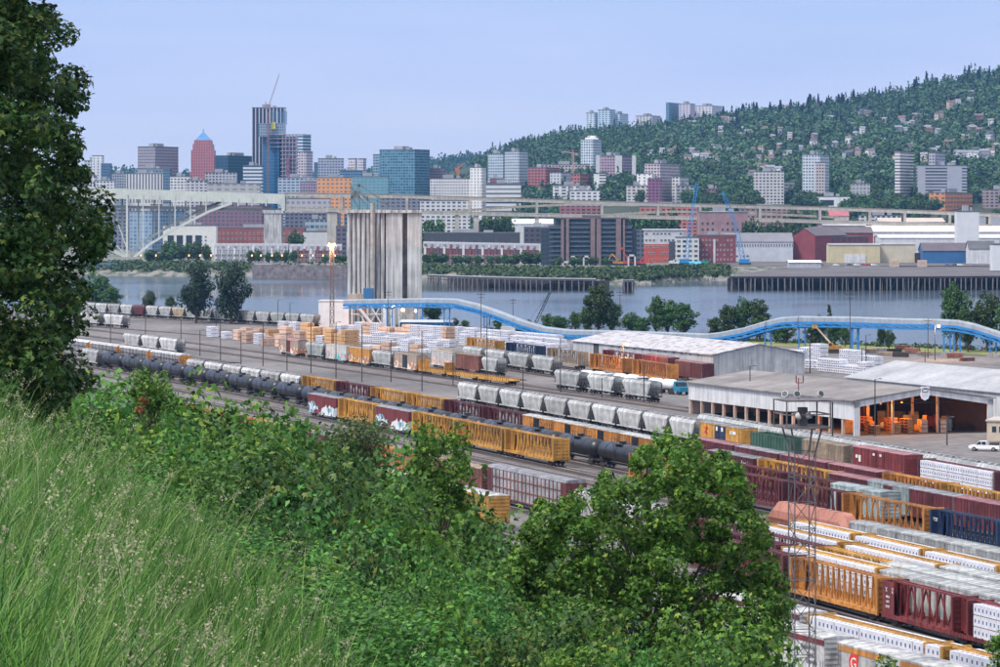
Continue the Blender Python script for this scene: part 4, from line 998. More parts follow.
def tank_truck(P, rz, label, cabcol):
    r = empty('tanker_truck', P, rz); tag(r, label, 'truck')
    cm = mat('cab_' + cabcol, {'blue': (.02, .20, .32), 'white': (.7, .7, .7)}[cabcol], .35, .06, 1)
    m = M(); m.prism([(0, .7), (2.9, .7), (2.9, 1.7), (2.0, 1.9), (1.75, 3.0), (.2, 3.05), (0, 2.8)], -1.2, 1.2, axis='y'); m.build('cab', cm, r)
    m = M(); m.prism([(2.02, 1.95), (1.8, 2.8), (1.0, 2.8), (1.0, 1.95)], -1.22, 1.22, axis='y'); m.build('windshield', glassd, r)
    tmk = mat('tank_white', (.75, .76, .78), .35, .05, .6)
    for k, (a, b) in enumerate(((-6.2, -.9), (-12.4, -6.9))):
        t = M(); prof = [(a, 0), (a + .1, .7), (a + .9, 1.15), (b - .9, 1.15), (b - .1, .7), (b, 0)]; n = 16
        vs = [(x, rr * math.sin(2*math.pi*i/n), 2.2 + rr * math.cos(2*math.pi*i/n)) for x, rr in prof for i in range(n)]
        t.add(vs, [(j*n+i, (j+1)*n+i, (j+1)*n+(i+1)%n, j*n+(i+1)%n) for j in range(5) for i in range(n)]); t.build('tank', tmk, r, smooth=True)
        for q_ in (.3, .7): t = M(); t.cyl((a + (b-a)*q_, 0, 1.4), (a + (b-a)*q_, 0, .8), .9, .15, n=10); t.build('hopper_cone', tmk, r)
    f = M(); f.box(-12.3, 0, -.5, .5, .85, 1.05); f.build('frame', C['under'], r)
    for x in (2.1, -.6, -1.8, -5.6, -8, -11.2, -12):
        for y in (-1.05, 1.05): w_ = M(); tyre(w_, 0, 0, .5, .3); w_.build('wheel', C['under'], r, (x, y, 0))
    return r
TP = TRK['TI'];
tank_truck(G(678, 394.5, GZ), R(-62), 'blue cab truck pulling two white tank trailers', 'blue')
tank_truck(G(640, 389.5, GZ), R(-64), 'white tank truck parked behind the pale hoppers', 'white')
tank_truck(G(606, 386, GZ), R(-64), 'white tank truck between the hoppers and orange centerbeams', 'white')
# ------------------------------------------------------------ lumber stacks of the reload yard
def stack(px, py, L_, W_, nz, rz, key, where, desc):
    p = G(px, py, GZ)
    k = f'{key}{L_}{W_}{nz}'
    if k not in C:
        m = M(); ly = W_ / 2
        for z in range(nz):
            for c in (-1, 1):
                y = c * ly / 2; a, b = -L_/2 + random.uniform(-.1, .1), L_/2 + random.uniform(-.1, .1)
                z0 = z * 1.15
                m.box(a, b, y - ly/2 + .04, y + ly/2 - .04, z0 + .1, z0 + 1.1, 0)
                for q in (-.35, .35): m.box(L_ * q - .05, L_ * q + .05, y - ly/2, y + ly/2, z0, z0 + .1, 1)
                if key in ('w', 'wd'):
                    for i in range(4):
                        x = -L_/2 + (i + .5) * L_/4; s = -1
                        m.box(x - .28, x + .28, y + s * (ly/2 - .02) - .02, y + s * (ly/2 - .02), z0 + .4, z0 + .78, 2)
        C[k] = m.mesh('lumber_stack', [{'w': wrap_m, 'wd': wrap_m, 'o': wood_m, 'p': wrap2_m}[key], wood_m, mark_m])
    o = link('lumber_stack', C[k], None, p, rz); reg(o, desc, 'lumber stack', where); return o
random.seed(11)
def rowdir(a, b): p, q = G(*a), G(*b); return math.atan2(q.y - p.y, q.x - p.x)
def stack_row(x0, y0, x1, y1, n, keys, nz, where, L_=4.9, W_=2.6):
    rz = rowdir((x0, y0), (x1, y1))
    for i in range(n):
        t = i / max(1, n - 1); k = random.choice(keys)
        stack(x0 + (x1 - x0) * t + random.uniform(-.6, .6), y0 + (y1 - y0) * t, L_, W_, max(1, random.choice(nz)), rz + (random.choice((0, 0, math.pi / 2)) if k != 'w' else 0), k, where,
              {'w': 'white wrapped lumber stack', 'wd': 'white wrapped lumber stack', 'o': 'orange bare lumber stack', 'p': 'pinkish wrapped lumber stack'}[k])
stack_row(212, 337, 280, 345, 6, 'pppw', (2, 3), 'in the far lumber yard'); stack_row(246, 334, 300, 338, 5, 'pow', (2, 3), 'in the second far row')
stack_row(248, 343, 282, 347, 4, 'pw', (2, 3), 'by the arched boxcar'); stack_row(285, 335, 352, 340, 7, 'wopw', (3, 4), 'in the far lumber yard')
stack_row(313, 342, 350, 345, 5, 'oow', (2, 3, 4), 'by the arched boxcar'); stack_row(345, 335, 450, 341, 14, 'wwwp', (3, 4), 'below the silo'); stack_row(352, 341.5, 448, 347, 12, 'www', (2, 3), 'in a row below the silo')
stack_row(370, 348.5, 445, 354, 9, 'wwp', (1, 2, 3), 'behind the graffiti train')
stack_row(460, 337.5, 556, 346, 13, 'w', (3,), 'in the farthest white row'); stack_row(458, 341, 560, 350.5, 13, 'w', (3, 3, 4), 'in the middle white row'); stack_row(466, 345.3, 562, 355.5, 12, 'w', (2, 3), 'in the nearest white row')
stack_row(500, 349, 562, 357, 7, 'w', (2, 3), 'before the old warehouse')
stack_row(782, 366.5, 797, 367, 2, 'w', (4, 5), 'behind the open shed'); stack_row(800, 367.5, 824, 369, 4, 'w', (3, 2), 'behind the open shed', 4.9, 2.6)
stack_row(808, 364, 820, 365, 2, 'w', (4, 5), 'behind the open shed'); stack_row(826, 371.5, 866, 375.5, 7, 'w', (2, 3), 'near the pale shed roof'); stack_row(848, 366.5, 874, 369, 4, 'w', (3, 4), 'in the back row')
m = M(); m.box(0, 6, 0, 2.5, 0, 2.7); 
for i in range(12): m.box(i * .5, i * .5 + .1, -.05, 0, 0, 2.7)
o = m.build('shipping_container', C['orange']); o.location = G(768, 368, GZ); o.rotation_euler[2] = R(-35); tag(o, 'orange shipping container beside the old warehouse gable', 'container')
m = M(); m.box(0, 7, 0, 3, 0, 2.9); o = m.build('storage_box', dark_m); o.location = G(443, 366, GZ + .02); o.rotation_euler[2] = R(-55); tag(o, 'black open storage box behind the graffiti train', 'container')
# ------------------------------------------------------------ grain silo, its annexes, and the blue conveyor gallery
SY = 1240.0; ss = F / SY; sx0 = GX(347, SY); swid = 75 / ss; sh_ = ZY(210, SY) - GZ
silo_c = mat('silo_concrete', (.56, .56, .55), .9, .12, .25, streak=.58)
silo = empty('grain_silo', (sx0, SY, GZ)); tag(silo, 'tall streaked concrete grain silo by the river', 'silo')
def pxm(v): return v / ss
for i in range(8):
    q = M(); x = pxm(2.4 + i * 4.75); q.cyl((x, 0, 0), (x, 0, sh_ - 1), pxm(2.1), n=14); q.build('silo_tube', silo_c, silo, smooth=False)
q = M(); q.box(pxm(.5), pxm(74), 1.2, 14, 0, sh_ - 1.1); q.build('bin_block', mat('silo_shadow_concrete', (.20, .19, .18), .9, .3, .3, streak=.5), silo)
for a, b in ((39, 55.5), (60.5, 74.8)): q = M(); q.box(pxm(a), pxm(b), -.9, 1.15, 0, sh_ - 1); q.build('silo_wall', mat('silo_slab_concrete', (.54, .54, .53), .9, .14, .12, streak=.38), silo)
q = M(); q.box(pxm(-.6), pxm(75.4), -1.6, 14.4, sh_ - 1, sh_); q.build('roof_slab', silo_c, silo)
q = M(); q.cyl((pxm(26), -1.4, 0), (pxm(26), -1.4, sh_ + 2.5), .9, n=10); q.build('elevator_leg', conc, silo)
steel = mat('grey_green_steel', (.16, .19, .19), .7, .2, .5)
hd = empty('headhouse_frame', (sx0, SY, GZ + sh_)); tag(hd, 'dark steel conveyor frame standing on top of the silo', 'steel frame')
q = M(); random.seed(3)
for (a, b, c, d) in ((4, 0, 4, 9), (12, 0, 12, 9.5), (4, 8, 18, 2), (12, 9, 40, 2.2), (4, 4, 12, 9), (12, 0, 4, 5), (20, 0, 20, 5), (30, 0, 30, 4), (40, 0, 40, 3), (8, 9, 13, 8.5), (12, 6.5, 28, 1), (14, 5, 48, 1.2), (48, 0, 48, 1.2)):
    for y in (2, 5): q.beam((pxm(a), y, b), (pxm(c), y, d), .35)
for a in (4, 12, 20, 30, 40): q.beam((pxm(a), 2, 2), (pxm(a), 5, 2), .3); q.beam((pxm(a), 2, 4), (pxm(a), 5, 4), .3)
q.build('frame', steel, hd); q = M(); q.box(pxm(5), pxm(11), 2, 5, 4, 6.5); q.build('machine_house', steel, hd)
# white building left of the silo
wb = simple_house('white_building', G(318.5, 327, GZ), R(-4), pxm(30), 12, 9.0, mat('white_building_wall', (.66, .67, .68), .8, .08, .3), white_m, 'plain white building left of the silo base', 'building')
bb_m = mat('blue_cladding', (.02, .13, .30), .5, .1, .4)
bb = gable_shed('blue_building', G(401, 332.5, GZ), Vector((1, -.12, 0)).normalized(), 17, 8, 3.4, 4.0, bb_m, mat('blue_shed_roof', (.5, .56, .62), .6, .08, .4), 'low blue building beside the silo foot', 'building')
for i in range(9): q = M(); q.box(.8 + i * 1.8, .95 + i * 1.8, -.06, 0, .2, 3.2); q.build('cladding_rib', mat('rib_pale_blue', (.25, .42, .55), .6), bb)
# transfer house: legs, chutes and platforms at the foot of the silo
th_ = empty('transfer_tower', G(352, 327, GZ)); tag(th_, 'white steel transfer tower with chutes at the silo foot', 'tower')
q = M(); wst = mat('white_steel', (.62, .64, .66), .6, .1, .5); ost = C['orange']
for x in (0, 5.5, 11, 16.5, 22):
    for y in (0, 4): q.beam((x, y, 0), (x, y, 9), .5)
for z in (4.5, 9): q.box(-.5, 22.5, -.4, 4.4, z - .15, z + .15)
q.beam((0, 0, 9), (5.5, 0, 0), .4); q.beam((5.5, 0, 9), (11, 0, 0), .4); q.beam((11, 0, 9), (16.5, 0, 0), .4); q.beam((5.5, 0, 0), (11, 0, 9), .3)
q.build('frame', wst, th_)
q = M(); q.cyl((1, -1, 8.5), (7, -1, 1), .6, n=8); q.build('chute', wst, th_); q = M(); q.box(2, 5, -.8, 2, 5, 7.2); q.build('machine_box', ost, th_)
q = M(); q.box(4, 7.5, -1, 3, 9.2, 13.5); q.build('blue_box', bb_m, th_); q = M(); q.box(-1.5, 3.6, -.5, 3, 9.2, 11.6); q.build('drive_house', conc, th_)
for x in (12, 14.5): q = M(); q.cyl((x, 0, 0), (x, 0, 8.4), 1.1, n=12); q.build('bin', wst, th_)
q = M(); q.box(17.5, 22, -.6, 3.5, .3, 8.4); q.build('siding', conc, th_)
cv_g = mat('gallery_grey', (.29, .34, .39), .6, .1, .4, streak=.15); cv_b = mat('gallery_blue', (.02, .20, .50), .5, .1, .4)
path = [(345, 299.5, 1210), (368, 299, 1205), (430, 298, 1175), (456, 298.5, 1165), (478, 303.5, 1155), (500, 311, 1145), (522, 319.5, 1135), (545, 326.5, 1125), (570, 329.5, 1110), (620, 330.5, 1085), (680, 332.5, 1055), (708, 333.5, 1045), (722, 332, 1040), (745, 327.5, 1032), (768, 320.5, 1025), (783, 317, 1022),
        (800, 316, 1018), (850, 316.5, 1010), (900, 318.2, 1002), (940, 319, 996), (958, 320, 993), (975, 323.5, 990), (1000, 331.5, 986), (1030, 343, 980)]
cv = empty('conveyor_gallery', (0, 0, 0)); tag(cv, 'long elevated blue and grey conveyor gallery snaking past the river', 'conveyor')
PP = [Vector((GX(x, Y), Y, ZY(y, Y))) for x, y, Y in path]
for a, b in zip(PP, PP[1:]):
    q = M(); dr = (b - a).normalized(); nn = Vector((-dr.y, dr.x, 0)).normalized()
    w2 = 1.15; Z = Vector((0, 0, 1))
    pa = [a - nn*w2 - Z*2.0, a + nn*w2 - Z*2.0, a + nn*w2 - Z*.4, a + nn*.6, a - nn*.6, a - nn*w2 - Z*.4]; pb = [p + (b - a) for p in pa]
    q.add(pa + pb, [(i, (i+1)%6, 6+(i+1)%6, 6+i) for i in range(6)] + [tuple(reversed(range(6))), tuple(range(6, 12))]); q.build('gallery_section', cv_g, cv)
    t = M(); L_ = (b - a).length; k = max(1, int(L_ / 3))
    for s in (-1, 1):
        t.beam(a + nn*s*w2 - Z*1.9, b + nn*s*w2 - Z*1.9, .26, .7); t.beam(a + nn*s*w2 - Z*3.0, b + nn*s*w2 - Z*3.0, .26, .42)
        for i in range(k):
            u0 = a.lerp(b, i / k) + nn*s*w2; u1 = a.lerp(b, (i + 1) / k) + nn*s*w2
            t.beam(u0 - Z*2.2, u1 - Z*3.0, .2); t.beam(u1 - Z*2.2, u1 - Z*3.0, .16)
    t.build('girder', cv_b, cv)
def at_path(x):
    for (a, p), (b, q_) in zip(zip(path, PP), zip(path[1:], PP[1:])):
        if a[0] <= x <= b[0]: return p.lerp(q_, (x - a[0]) / (b[0] - a[0]))
for x in (390, 420, 447, 487, 768, 802, 855, 947, 957, 993, 722, 741):
    p = at_path(x); q = M(); hh = p.z - 3.3 - GZ
    if hh < 1: continue
    r1 = .32 if x != 855 else .5
    for s in (-1, 1): q.beam((s * .9, 0, 0), (s * .9, 0, hh), r1 * 1.3)
    q.beam((-.9, 0, hh * .3), (.9, 0, hh * .7), .2); q.beam((-1.6, 0, hh), (1.6, 0, hh), .5)
    o = q.build('support_leg', cv_b, cv, (p.x, p.y, GZ)); f = M(); f.box(-1.5, 1.5, -1.2, 1.2, -.1, 1.0); f.build('footing', conc, o)
# ------------------------------------------------------------ poles, lamps, towers
pole_m = mat('weathered_pole', (.06, .05, .045), .9, .2, 1); bulb_w = mat('warm_bulb', (1, .8, .5), .5, emit=((1.0, .38, .06), 5)); bulb_far = mat('warm_bulb_far', (1, .8, .5), .5, emit=((1.0, .45, .12), 1.8))
def pole(x, yt, yb, lit=False, arm=False, r=.14, where='in the rail yard', cross=False, Z0=GZ, desc='thin dark pole', amp=1.0):
    p = G(x, yb, Z0); s = F / p.y; h = (yb - yt) / s; r_ = empty('yard_pole', p)
    q = M(); q.cyl((0,0,-.2), (0,0,h), r, r * .7, n=7); q.build('pole', pole_m, r_)
    q = M()
    if cross: q.beam((-1.2, 0, h - .8), (1.2, 0, h - .8), .14); q.beam((-1, 0, h - 1.7), (1, 0, h - 1.7), .14); [q.cyl((k, 0, h - .75), (k, 0, h - .45), .06, n=5) for k in (-1.1, -.4, .4, 1.1)]
    else: q.beam((0, 0, h - .1), (.9, -.2, h + .1), .08); q.box(.7, 1.25, -.35, -.05, h - .02, h + .14)
    if cross: q.build('crossarm', pole_m, r_)
    else: q.build('lamp_arm', lamph, r_)
    if lit:
        b = M(); rr = .55 * amp; b.cyl((.95, -.2, h - .62), (.95, -.2, h - .04), rr * .8, rr, n=10); b.build('bulb', bulb_w, r_)
        pl = bpy.data.lights.new('lamp_light', 'POINT'); pl.energy = 6000; pl.color = (1, .5, .2); pl.shadow_soft_size = .4; po = bpy.data.objects.new('lamp_light', pl); COL.objects.link(po); po.parent = r_; po.location = (.95, -.5, h - .7)
    reg(r_, desc, 'street lamp' if lit else 'pole', where); return r_
for x, yt, yb in ((110.5, 302, 349), (145.5, 298, 334), (181, 316, 349), (200, 330, 356), (220.5, 322, 361), (241, 332, 364), (263, 322, 366), (287, 334, 371), (311, 322, 373), (336, 322, 378), (362, 325, 382), (216, 300, 326), (278, 300, 328), (290, 303, 330)):
    pole(x, yt, yb, where='left of the graffiti train')
for x, yt, yb in ((391, 340, 382), (422, 331, 391), (453, 356, 386), (487, 316, 379), (523, 366, 401), (560.5, 338, 393), (602, 378, 399), (640, 381, 401), (644, 365, 404)): pole(x, yt, yb, where='in the middle of the yard')
for x, yt, yb in ((733, 350, 375), (750, 366, 418), (810, 338, 373), (862, 348, 369), (866, 335, 369), (811, 402, 418), (875, 379, 436), (947, 417, 445), (699, 388, 405)): pole(x, yt, yb, where='around the open shed')
for x, yt, yb in ((850, 292, 356), (808, 318, 332), (595, 290, 333), (620, 305, 333), (388, 290, 332), (513, 298, 331), (481, 292, 345), (925, 350, 362), (928, 318, 358), (620, 290, 333)): pole(x, yt, yb, cross=True, r=.13, where='near the river bank', desc='wooden utility pole with crossarms')
pole(623, 343, 377, lit=True, where='beside the orange centerbeams', desc='lit orange yard lamp on a pole'); pole(762, 357, 371, lit=True, where='beside the warehouse gable', desc='lit orange yard lamp on a pole', amp=1.3)
pole(935, 325, 360, lit=True, where='before the conveyor gallery', desc='lit orange yard lamp on a pole'); pole(487, 345, 380, lit=False, where='by the long hopper train'); 
for x, y in ((393, 307), (416, 311), (403, 310)):
    r_ = empty('wall_lamp', Vector((GX(x, 1200), 1200, ZY(y, 1200)))); q = M(); q.cyl((0,0,0), (0,-.2,0), .45, n=8); q.build('bulb', bulb_w if x == 416 else bulb_far, r_); q = M(); q.box(-.5, .5, 0, .15, -.5, .5); q.beam((0, .1, 0), (0, 14, 0), .1); q.build('bracket', lamph, r_); reg(r_, 'lit orange lamp', 'lamp', 'at the silo foot')
    pl = bpy.data.lights.new('lamp_light', 'POINT'); pl.energy = 4500; pl.color = (1, .45, .15); po = bpy.data.objects.new('lamp_light', pl); COL.objects.link(po); po.parent = r_; po.location = (0, -1, 0)
def lattice(m, h, w0, w1, step, th=.07, mats=0, tri=False):
    n = int(h / step); cs = [(-1,-1),(1,-1),(1,1),(-1,1)]
    for i in range(n):
        z0, z1 = h * i / n, h * (i + 1) / n; a = w0 + (w1 - w0) * i / n; b = w0 + (w1 - w0) * (i + 1) / n
        for k in range(4):
            c, d = cs[k], cs[(k + 1) % 4]
            m.beam((c[0]*a/2, c[1]*a/2, z0), (c[0]*b/2, c[1]*b/2, z1), th * 1.4, m=mats); m.beam((c[0]*b/2, c[1]*b/2, z1), (d[0]*b/2, d[1]*b/2, z1), th, m=mats)
            if i % 2: m.beam((c[0]*a/2, c[1]*a/2, z0), (d[0]*b/2, d[1]*b/2, z1), th, m=mats)
            else: m.beam((d[0]*a/2, d[1]*a/2, z0), (c[0]*b/2, c[1]*b/2, z1), th, m=mats)
# the tall floodlight tower in front of the cars
TY = 286.0; tp = Vector((GX(802, TY), TY, GZ)); ts = F / TY; th2 = ZY(420, TY) - GZ
tw = empty('floodlight_tower', tp, R(12)); tag(tw, 'tall lattice steel tower carrying floodlights on a platform', 'tower')
gal = mat('galvanised_steel', (.10, .10, .105), .6, .2, .8); m = M(); lattice(m, th2 * .9, 1.75, 1.75, 2.0, .055); m.build('lattice_mast', gal, tw)
m = M(); z = th2 * .9
for c in ((-1,-1),(1,-1),(1,1),(-1,1)): m.beam((c[0]*.87, c[1]*.87, z), (c[0]*1.3, c[1]*1.3, z + 2), .12)
m.box(-1.9, 1.9, -1.9, 1.9, z + 1.95, z + 2.1)
for c in ((-1,-1),(1,-1),(1,1),(-1,1)): m.beam((c[0]*1.85, c[1]*1.85, z + 2.1), (c[0]*1.85, c[1]*1.85, z + 4.2), .1)
for k, zz in ((0, 3.1), (1, 4.2)):
    for a, b in (((-1.85,-1.85),(1.85,-1.85)), ((1.85,-1.85),(1.85,1.85)), ((1.85,1.85),(-1.85,1.85)), ((-1.85,1.85),(-1.85,-1.85))): m.beam((*a, z + zz), (*b, z + zz), .1)
m.box(-1.9, 3.0, -1.9, 1.9, z + 4.15, z + 4.25); m.box(-.3, .4, -.3, .3, z + 2.1, z + 3.6)
m.build('platform', mat('rusty_steel', (.14, .12, .12), .8, .3, .8), tw)
for i, (x, y) in enumerate(((-1.9, -1.6), (-1.0, -1.9), (1.0, -1.8), (.2, -1.2), (-.9, -1.9))):
    q = M(); zz = z + (4.75 if i < 3 else 3.0); n = 14; prof = [(-.45, .12), (-.3, .4), (0, .52), (.25, .5)]
    vs = [(rr * math.cos(2*math.pi*k/n), a, rr * math.sin(2*math.pi*k/n)) for a, rr in [(-p[0], p[1]) for p in prof] for k in range(n)]
    q.add(vs, [(j*n+k, (j+1)*n+k, (j+1)*n+(k+1)%n, j*n+(k+1)%n) for j in range(3) for k in range(n)] + [tuple(range(n)), tuple(range(3*n, 4*n))])
    o = q.build('floodlight', mat('lamp_white', (.42, .42, .42), .4, .05, 1), tw, (x, y, zz), smooth=False); o.rotation_euler = (R(-25), 0, R(-40 + 30 * i)); o.scale = (.58,) * 3
    g_ = M(); g_.cyl((0, -.26, 0), (0, -.24, 0), .42, n=14); g_.build('lens', glassd, o)
q = M(); q.beam((-.3, 0, z + 4.2), (-.3, 0, z + 6.0), .06); q.beam((-.5, 0, z + 5.6), (-.5, 0, z + 6.2), .07); q.beam((.1, 0, z + 5.6), (.1, 0, z + 6.2), .07); q.beam((-.5, 0, z + 5.6), (.1, 0, z + 5.6), .07); q.build('antenna', C['red'], tw)
q = M(); q.beam((2.6, 0, z + 4), (2.6, 0, z + 1.2), .1); q.build('cable_drop', gal, tw)
# red lattice mast with the bright lamp by the silo
p = G(332, 338, GZ); s_ = F / p.y; hh = (338 - 246) / s_; mast = empty('lattice_mast', p); tag(mast, 'slim lattice mast with bright orange lamp left of the silo', 'mast')
m = M(); lattice(m, hh, 1.3, 1.0, 2.6, .16); m.build('mast', mat('red_oxide', (.16, .10, .09), .8, .2, .5), mast)
m = M(); m.box(-1.6, 1.6, -.8, .8, hh, hh + .2); m.build('platform', lamph, mast)
for x in (-1.0, 0, 1.0): q = M(); q.cyl((x * .8, -.9, hh + .5), (x * .8, -.5, hh + .6), .36, .25, n=10); q.build('floodlight', mat('orange_flood', (1, .5, .2), .5, emit=((1.0, .33, .05), 2.2)), mast)
pl = bpy.data.lights.new('lamp_light', 'POINT'); pl.energy = 6000; pl.color = (1, .55, .2); po = bpy.data.objects.new('lamp_light', pl); COL.objects.link(po); po.parent = mast; po.location = (0, -2, hh)
# yellow boom lift, excavators, small yard clutter
def machine(P, rz, col, label, boom=((0,0,2.2),(3,0,6.5)), cat='crane', name='boom_lift', sc_=1.0, tipc=None):
    r = empty(name, P, rz); r.scale = (sc_,) * 3; tag(r, label, cat)
    m = M(); m.prism([(-2.6, 1.1), (2.4, 1.1), (2.4, 1.9), (1.2, 2.0), (1.0, 3.0), (-.2, 3.0), (-.4, 2.2), (-2.6, 2.2)], -1.2, 1.2, axis='y'); m.build('body', col, r)
    for y in (-1.2, 1.2): m = M(); m.prism([(-2.6, .25), (-2.3, 0), (2.3, 0), (2.6, .25), (2.6, .75), (2.3, 1.0), (-2.3, 1.0), (-2.6, .75)], y - .3, y + .3, axis='y'); m.build('track', C['under'], r)
    m = M(); m.box(.2, 1.05, -1.23, 1.23, 2.1, 2.85); m.build('cab_window', glassd, r)
    m = M(); [m.beam(a, b, .45) for a, b in zip(boom, boom[1:])]; m.build('boom', tipc or col, r)
    m = M(); e_ = Vector(boom[-1]); m.box(e_.x - .7, e_.x + .7, -.6, .6, e_.z - .9, e_.z + .2); m.build('bucket', col, r); return r
machine(G(832, 353, GZ), R(180), C['yellow'], 'yellow boom lift under the conveyor gallery', boom=((0,0,2.4), (5.0,0,8.0)), tipc=mat('boom_cream', (.6, .5, .38), .6))
dc = empty('derrick_crane', G(532, 331, YZ)); tag(dc, 'dark lattice derrick crane on the near river bank', 'crane')
m = M()
for y in (-.5, .5): m.beam((0, y, 1), (6.0, y, 13.5), .22); m.beam((.9, y, 1), (6.5, y, 13.3), .22)
for i in range(9): m.beam((.3 + i * .65, -.5, 1.6 + i * 1.32), (.9 + i * .65, .5, 2.2 + i * 1.32), .14)
m.build('boom', C['under'], dc); m = M(); m.box(-2.5, 1.5, -1.3, 1.3, 0, 2.8); m.beam((-1.5, 0, 2.8), (6.2, 0, 13.5), .07); m.build('cab', dark_m, dc)
random.seed(5)
for i, (x, y) in enumerate(((880, 351), (895, 352), (903, 350), (912, 353), (870, 352), (925, 355), (842, 353), (955, 358), (968, 361), (885, 355), (900, 357))):
    q = M(); nn = 5 + i % 4
    for k in range(nn): q.cyl((-2.2 + .1 * (k % 2), (k % 3) * .5, .28 + (k // 3) * .45), (2.2, (k % 3) * .5, .28 + (k // 3) * .45), .26, n=7)
    o = q.build('pipe_pile', random.choice([C['under'], C['brown'], conc, C['tan']])); o.location = G(x, y, GZ); o.rotation_euler[2] = random.uniform(-.6, .6); reg(o, 'low pile of pipes and timbers', 'pipe pile', 'under the conveyor gallery')
# chain of parked white vehicles and vans in the yard centre
for i, (x, y) in enumerate(((508, 330), (466, 331), (480, 330.5))):
    q = M(); q.box(-2.4, 2.4, -1, 1, 0, 2.2); o = q.build('site_box', white_m); o.location = G(x, y + 3, GZ); reg(o, 'small white site box', 'container', 'by the river verge')
# wires along the near tracks
# ------------------------------------------------------------ docks on the far shore
def dock(name, pts_px, ztop, depth, label, colr, pile_sp=5.2, zbot=WZ):
    """pts: (px, row of the deck's front edge at water line) -> deck on piles"""
    P = [G(x, y, WZ) for x, y in pts_px]; r = empty(name, (P[0].x, P[0].y, 0)); tag(r, label, 'dock'); o0 = Vector((P[0].x, P[0].y, 0))
    Q = [Vector((p.x - o0.x, p.y - o0.y, 0)) for p in P]
    m = M()
    for a, b in zip(Q, Q[1:]):
        nn = Vector((.19 if depth > 100 else 0, 1, 0)) * depth
        m.add([a + Vector((0,0,ztop)), b + Vector((0,0,ztop)), b + nn + Vector((0,0,ztop)), a + nn + Vector((0,0,ztop)), a + Vector((0,0,ztop-1.3)), b + Vector((0,0,ztop-1.3)), b + nn + Vector((0,0,ztop-1.3)), a + nn + Vector((0,0,ztop-1.3))],
              [(0,1,2,3),(7,6,5,4),(0,4,5,1),(1,5,6,2),(2,6,7,3),(3,7,4,0)])
    m.build('deck', colr, r)
    w_ = M()
    for a, b in zip(Q, Q[1:]):
        nn = Vector((-(b - a).y, (b - a).x, 0)).normalized() * min(depth, 14); w_.add([a + nn + Vector((0,0,zbot-1)), b + nn + Vector((0,0,zbot-1)), b + nn + Vector((0,0,ztop-1.3)), a + nn + Vector((0,0,ztop-1.3))], [(0,1,2,3)])
    w_.build('back_bulkhead', mat('dark_timber', (.035, .032, .035), .9, .3, .3), r)
    pm = mat('pile_timber', (.19, .17, .165), .9, .4, .08); k = 0; cnt = 0; L_ = sum((b - a).length for a, b in zip(Q, Q[1:])); sp = max(pile_sp, L_ / 95)
    for a, b in zip(Q, Q[1:]):
        n = max(1, int((b - a).length / sp))
        for i in range(n):
            p = a.lerp(b, (i + random.uniform(.3, .7)) / n); q = M(); rr_ = random.uniform(.22, .4); q.cyl((0, 0, zbot - 1), (random.uniform(-.18, .18), 0, ztop - 1.2), rr_, rr_, n=6); q.build('pile', pm, r, (p.x, p.y - .3, 0))
    st_ = M()
    for a, b in zip(Q, Q[1:]):
        n = int((b - a).length / 2.6)
        for i in range(n):
            p = a.lerp(b, random.random()) + Vector((0, random.uniform(1, 9), 0)); tl = random.uniform(-.2, .2) + (random.choice((-4, 4)) if random.random() < .08 else 0); st_.cyl((p.x, p.y, zbot - 1), (p.x + tl, p.y, ztop - 1.4), .24, n=5)
    struct(st_.build('inner_piles', pm, r), 'stuff')
    bc = M()
    for a, b in zip(Q, Q[1:]): bc.beam(a + Vector((0, .6, ztop - 2.6)), b + Vector((0, .6, ztop - 2.6)), .5); bc.beam(a + Vector((0, -.4, ztop - .5)), b + Vector((0, -.4, ztop - .5)), .4)
    bc.build('wale_beam', mat('dark_timber', (.035, .032, .035)), r)
    return r
dk_m = mat('asphalt_deck', (.15, .135, .135), .95, .2, .03, col2=(.085, .075, .075), fine=.2); dk2 = mat('grey_deck', (.30, .30, .31), .9, .15, .1)
dock('wooden_wharf', [(729, 290.5), (800, 290.5), (900, 290.5), (1000, 290), (1120, 290)], .3, 330, 'large dark asphalt wharf on timber piles at the right', dk_m, 3.2)
dock('riverside_dock', [(428, 286), (470, 288), (540, 290), (596, 291)], -1.0, 16, 'low grey dock on piles below the dark condominium block', dk2, 4.6)
dock('mooring_platform', [(623, 293), (634, 293)], -.6, 6, 'small timber mooring platform off the construction site', dk2, 2.0)
# riverside sea wall on the left
m = M(); a = G(250, 279, WZ); b = G(345, 280.5, WZ); m.box(0, (b - a).length, 0, 2, WZ - .5, CZ + .8)
o = m.build('sea_wall', mat('stone_wall', (.17, .15, .16), .95, .35, .25)); o.location = (a.x, a.y + 22, 0); o.rotation_euler[2] = math.atan2(b.y - a.y, b.x - a.x); tag(o, 'dark stone sea wall left of the silo', 'wall')
# graffiti strips on the left bank: painted low wall
m = M(); m.box(0, 110, 0, .6, -4.5, .5); o = m.build('graffiti_wall', C.get('bankgraf') or mat('bank_graffiti', (.03, .16, .42), .7, .2, .12, col2=(.30, .16, .22), thr=(.45, .5))); a = G(92, 276, WZ); o.location = (a.x, a.y + 32, 0); tag(o, 'low blue painted wall on the bank under the arch bridge', 'wall')
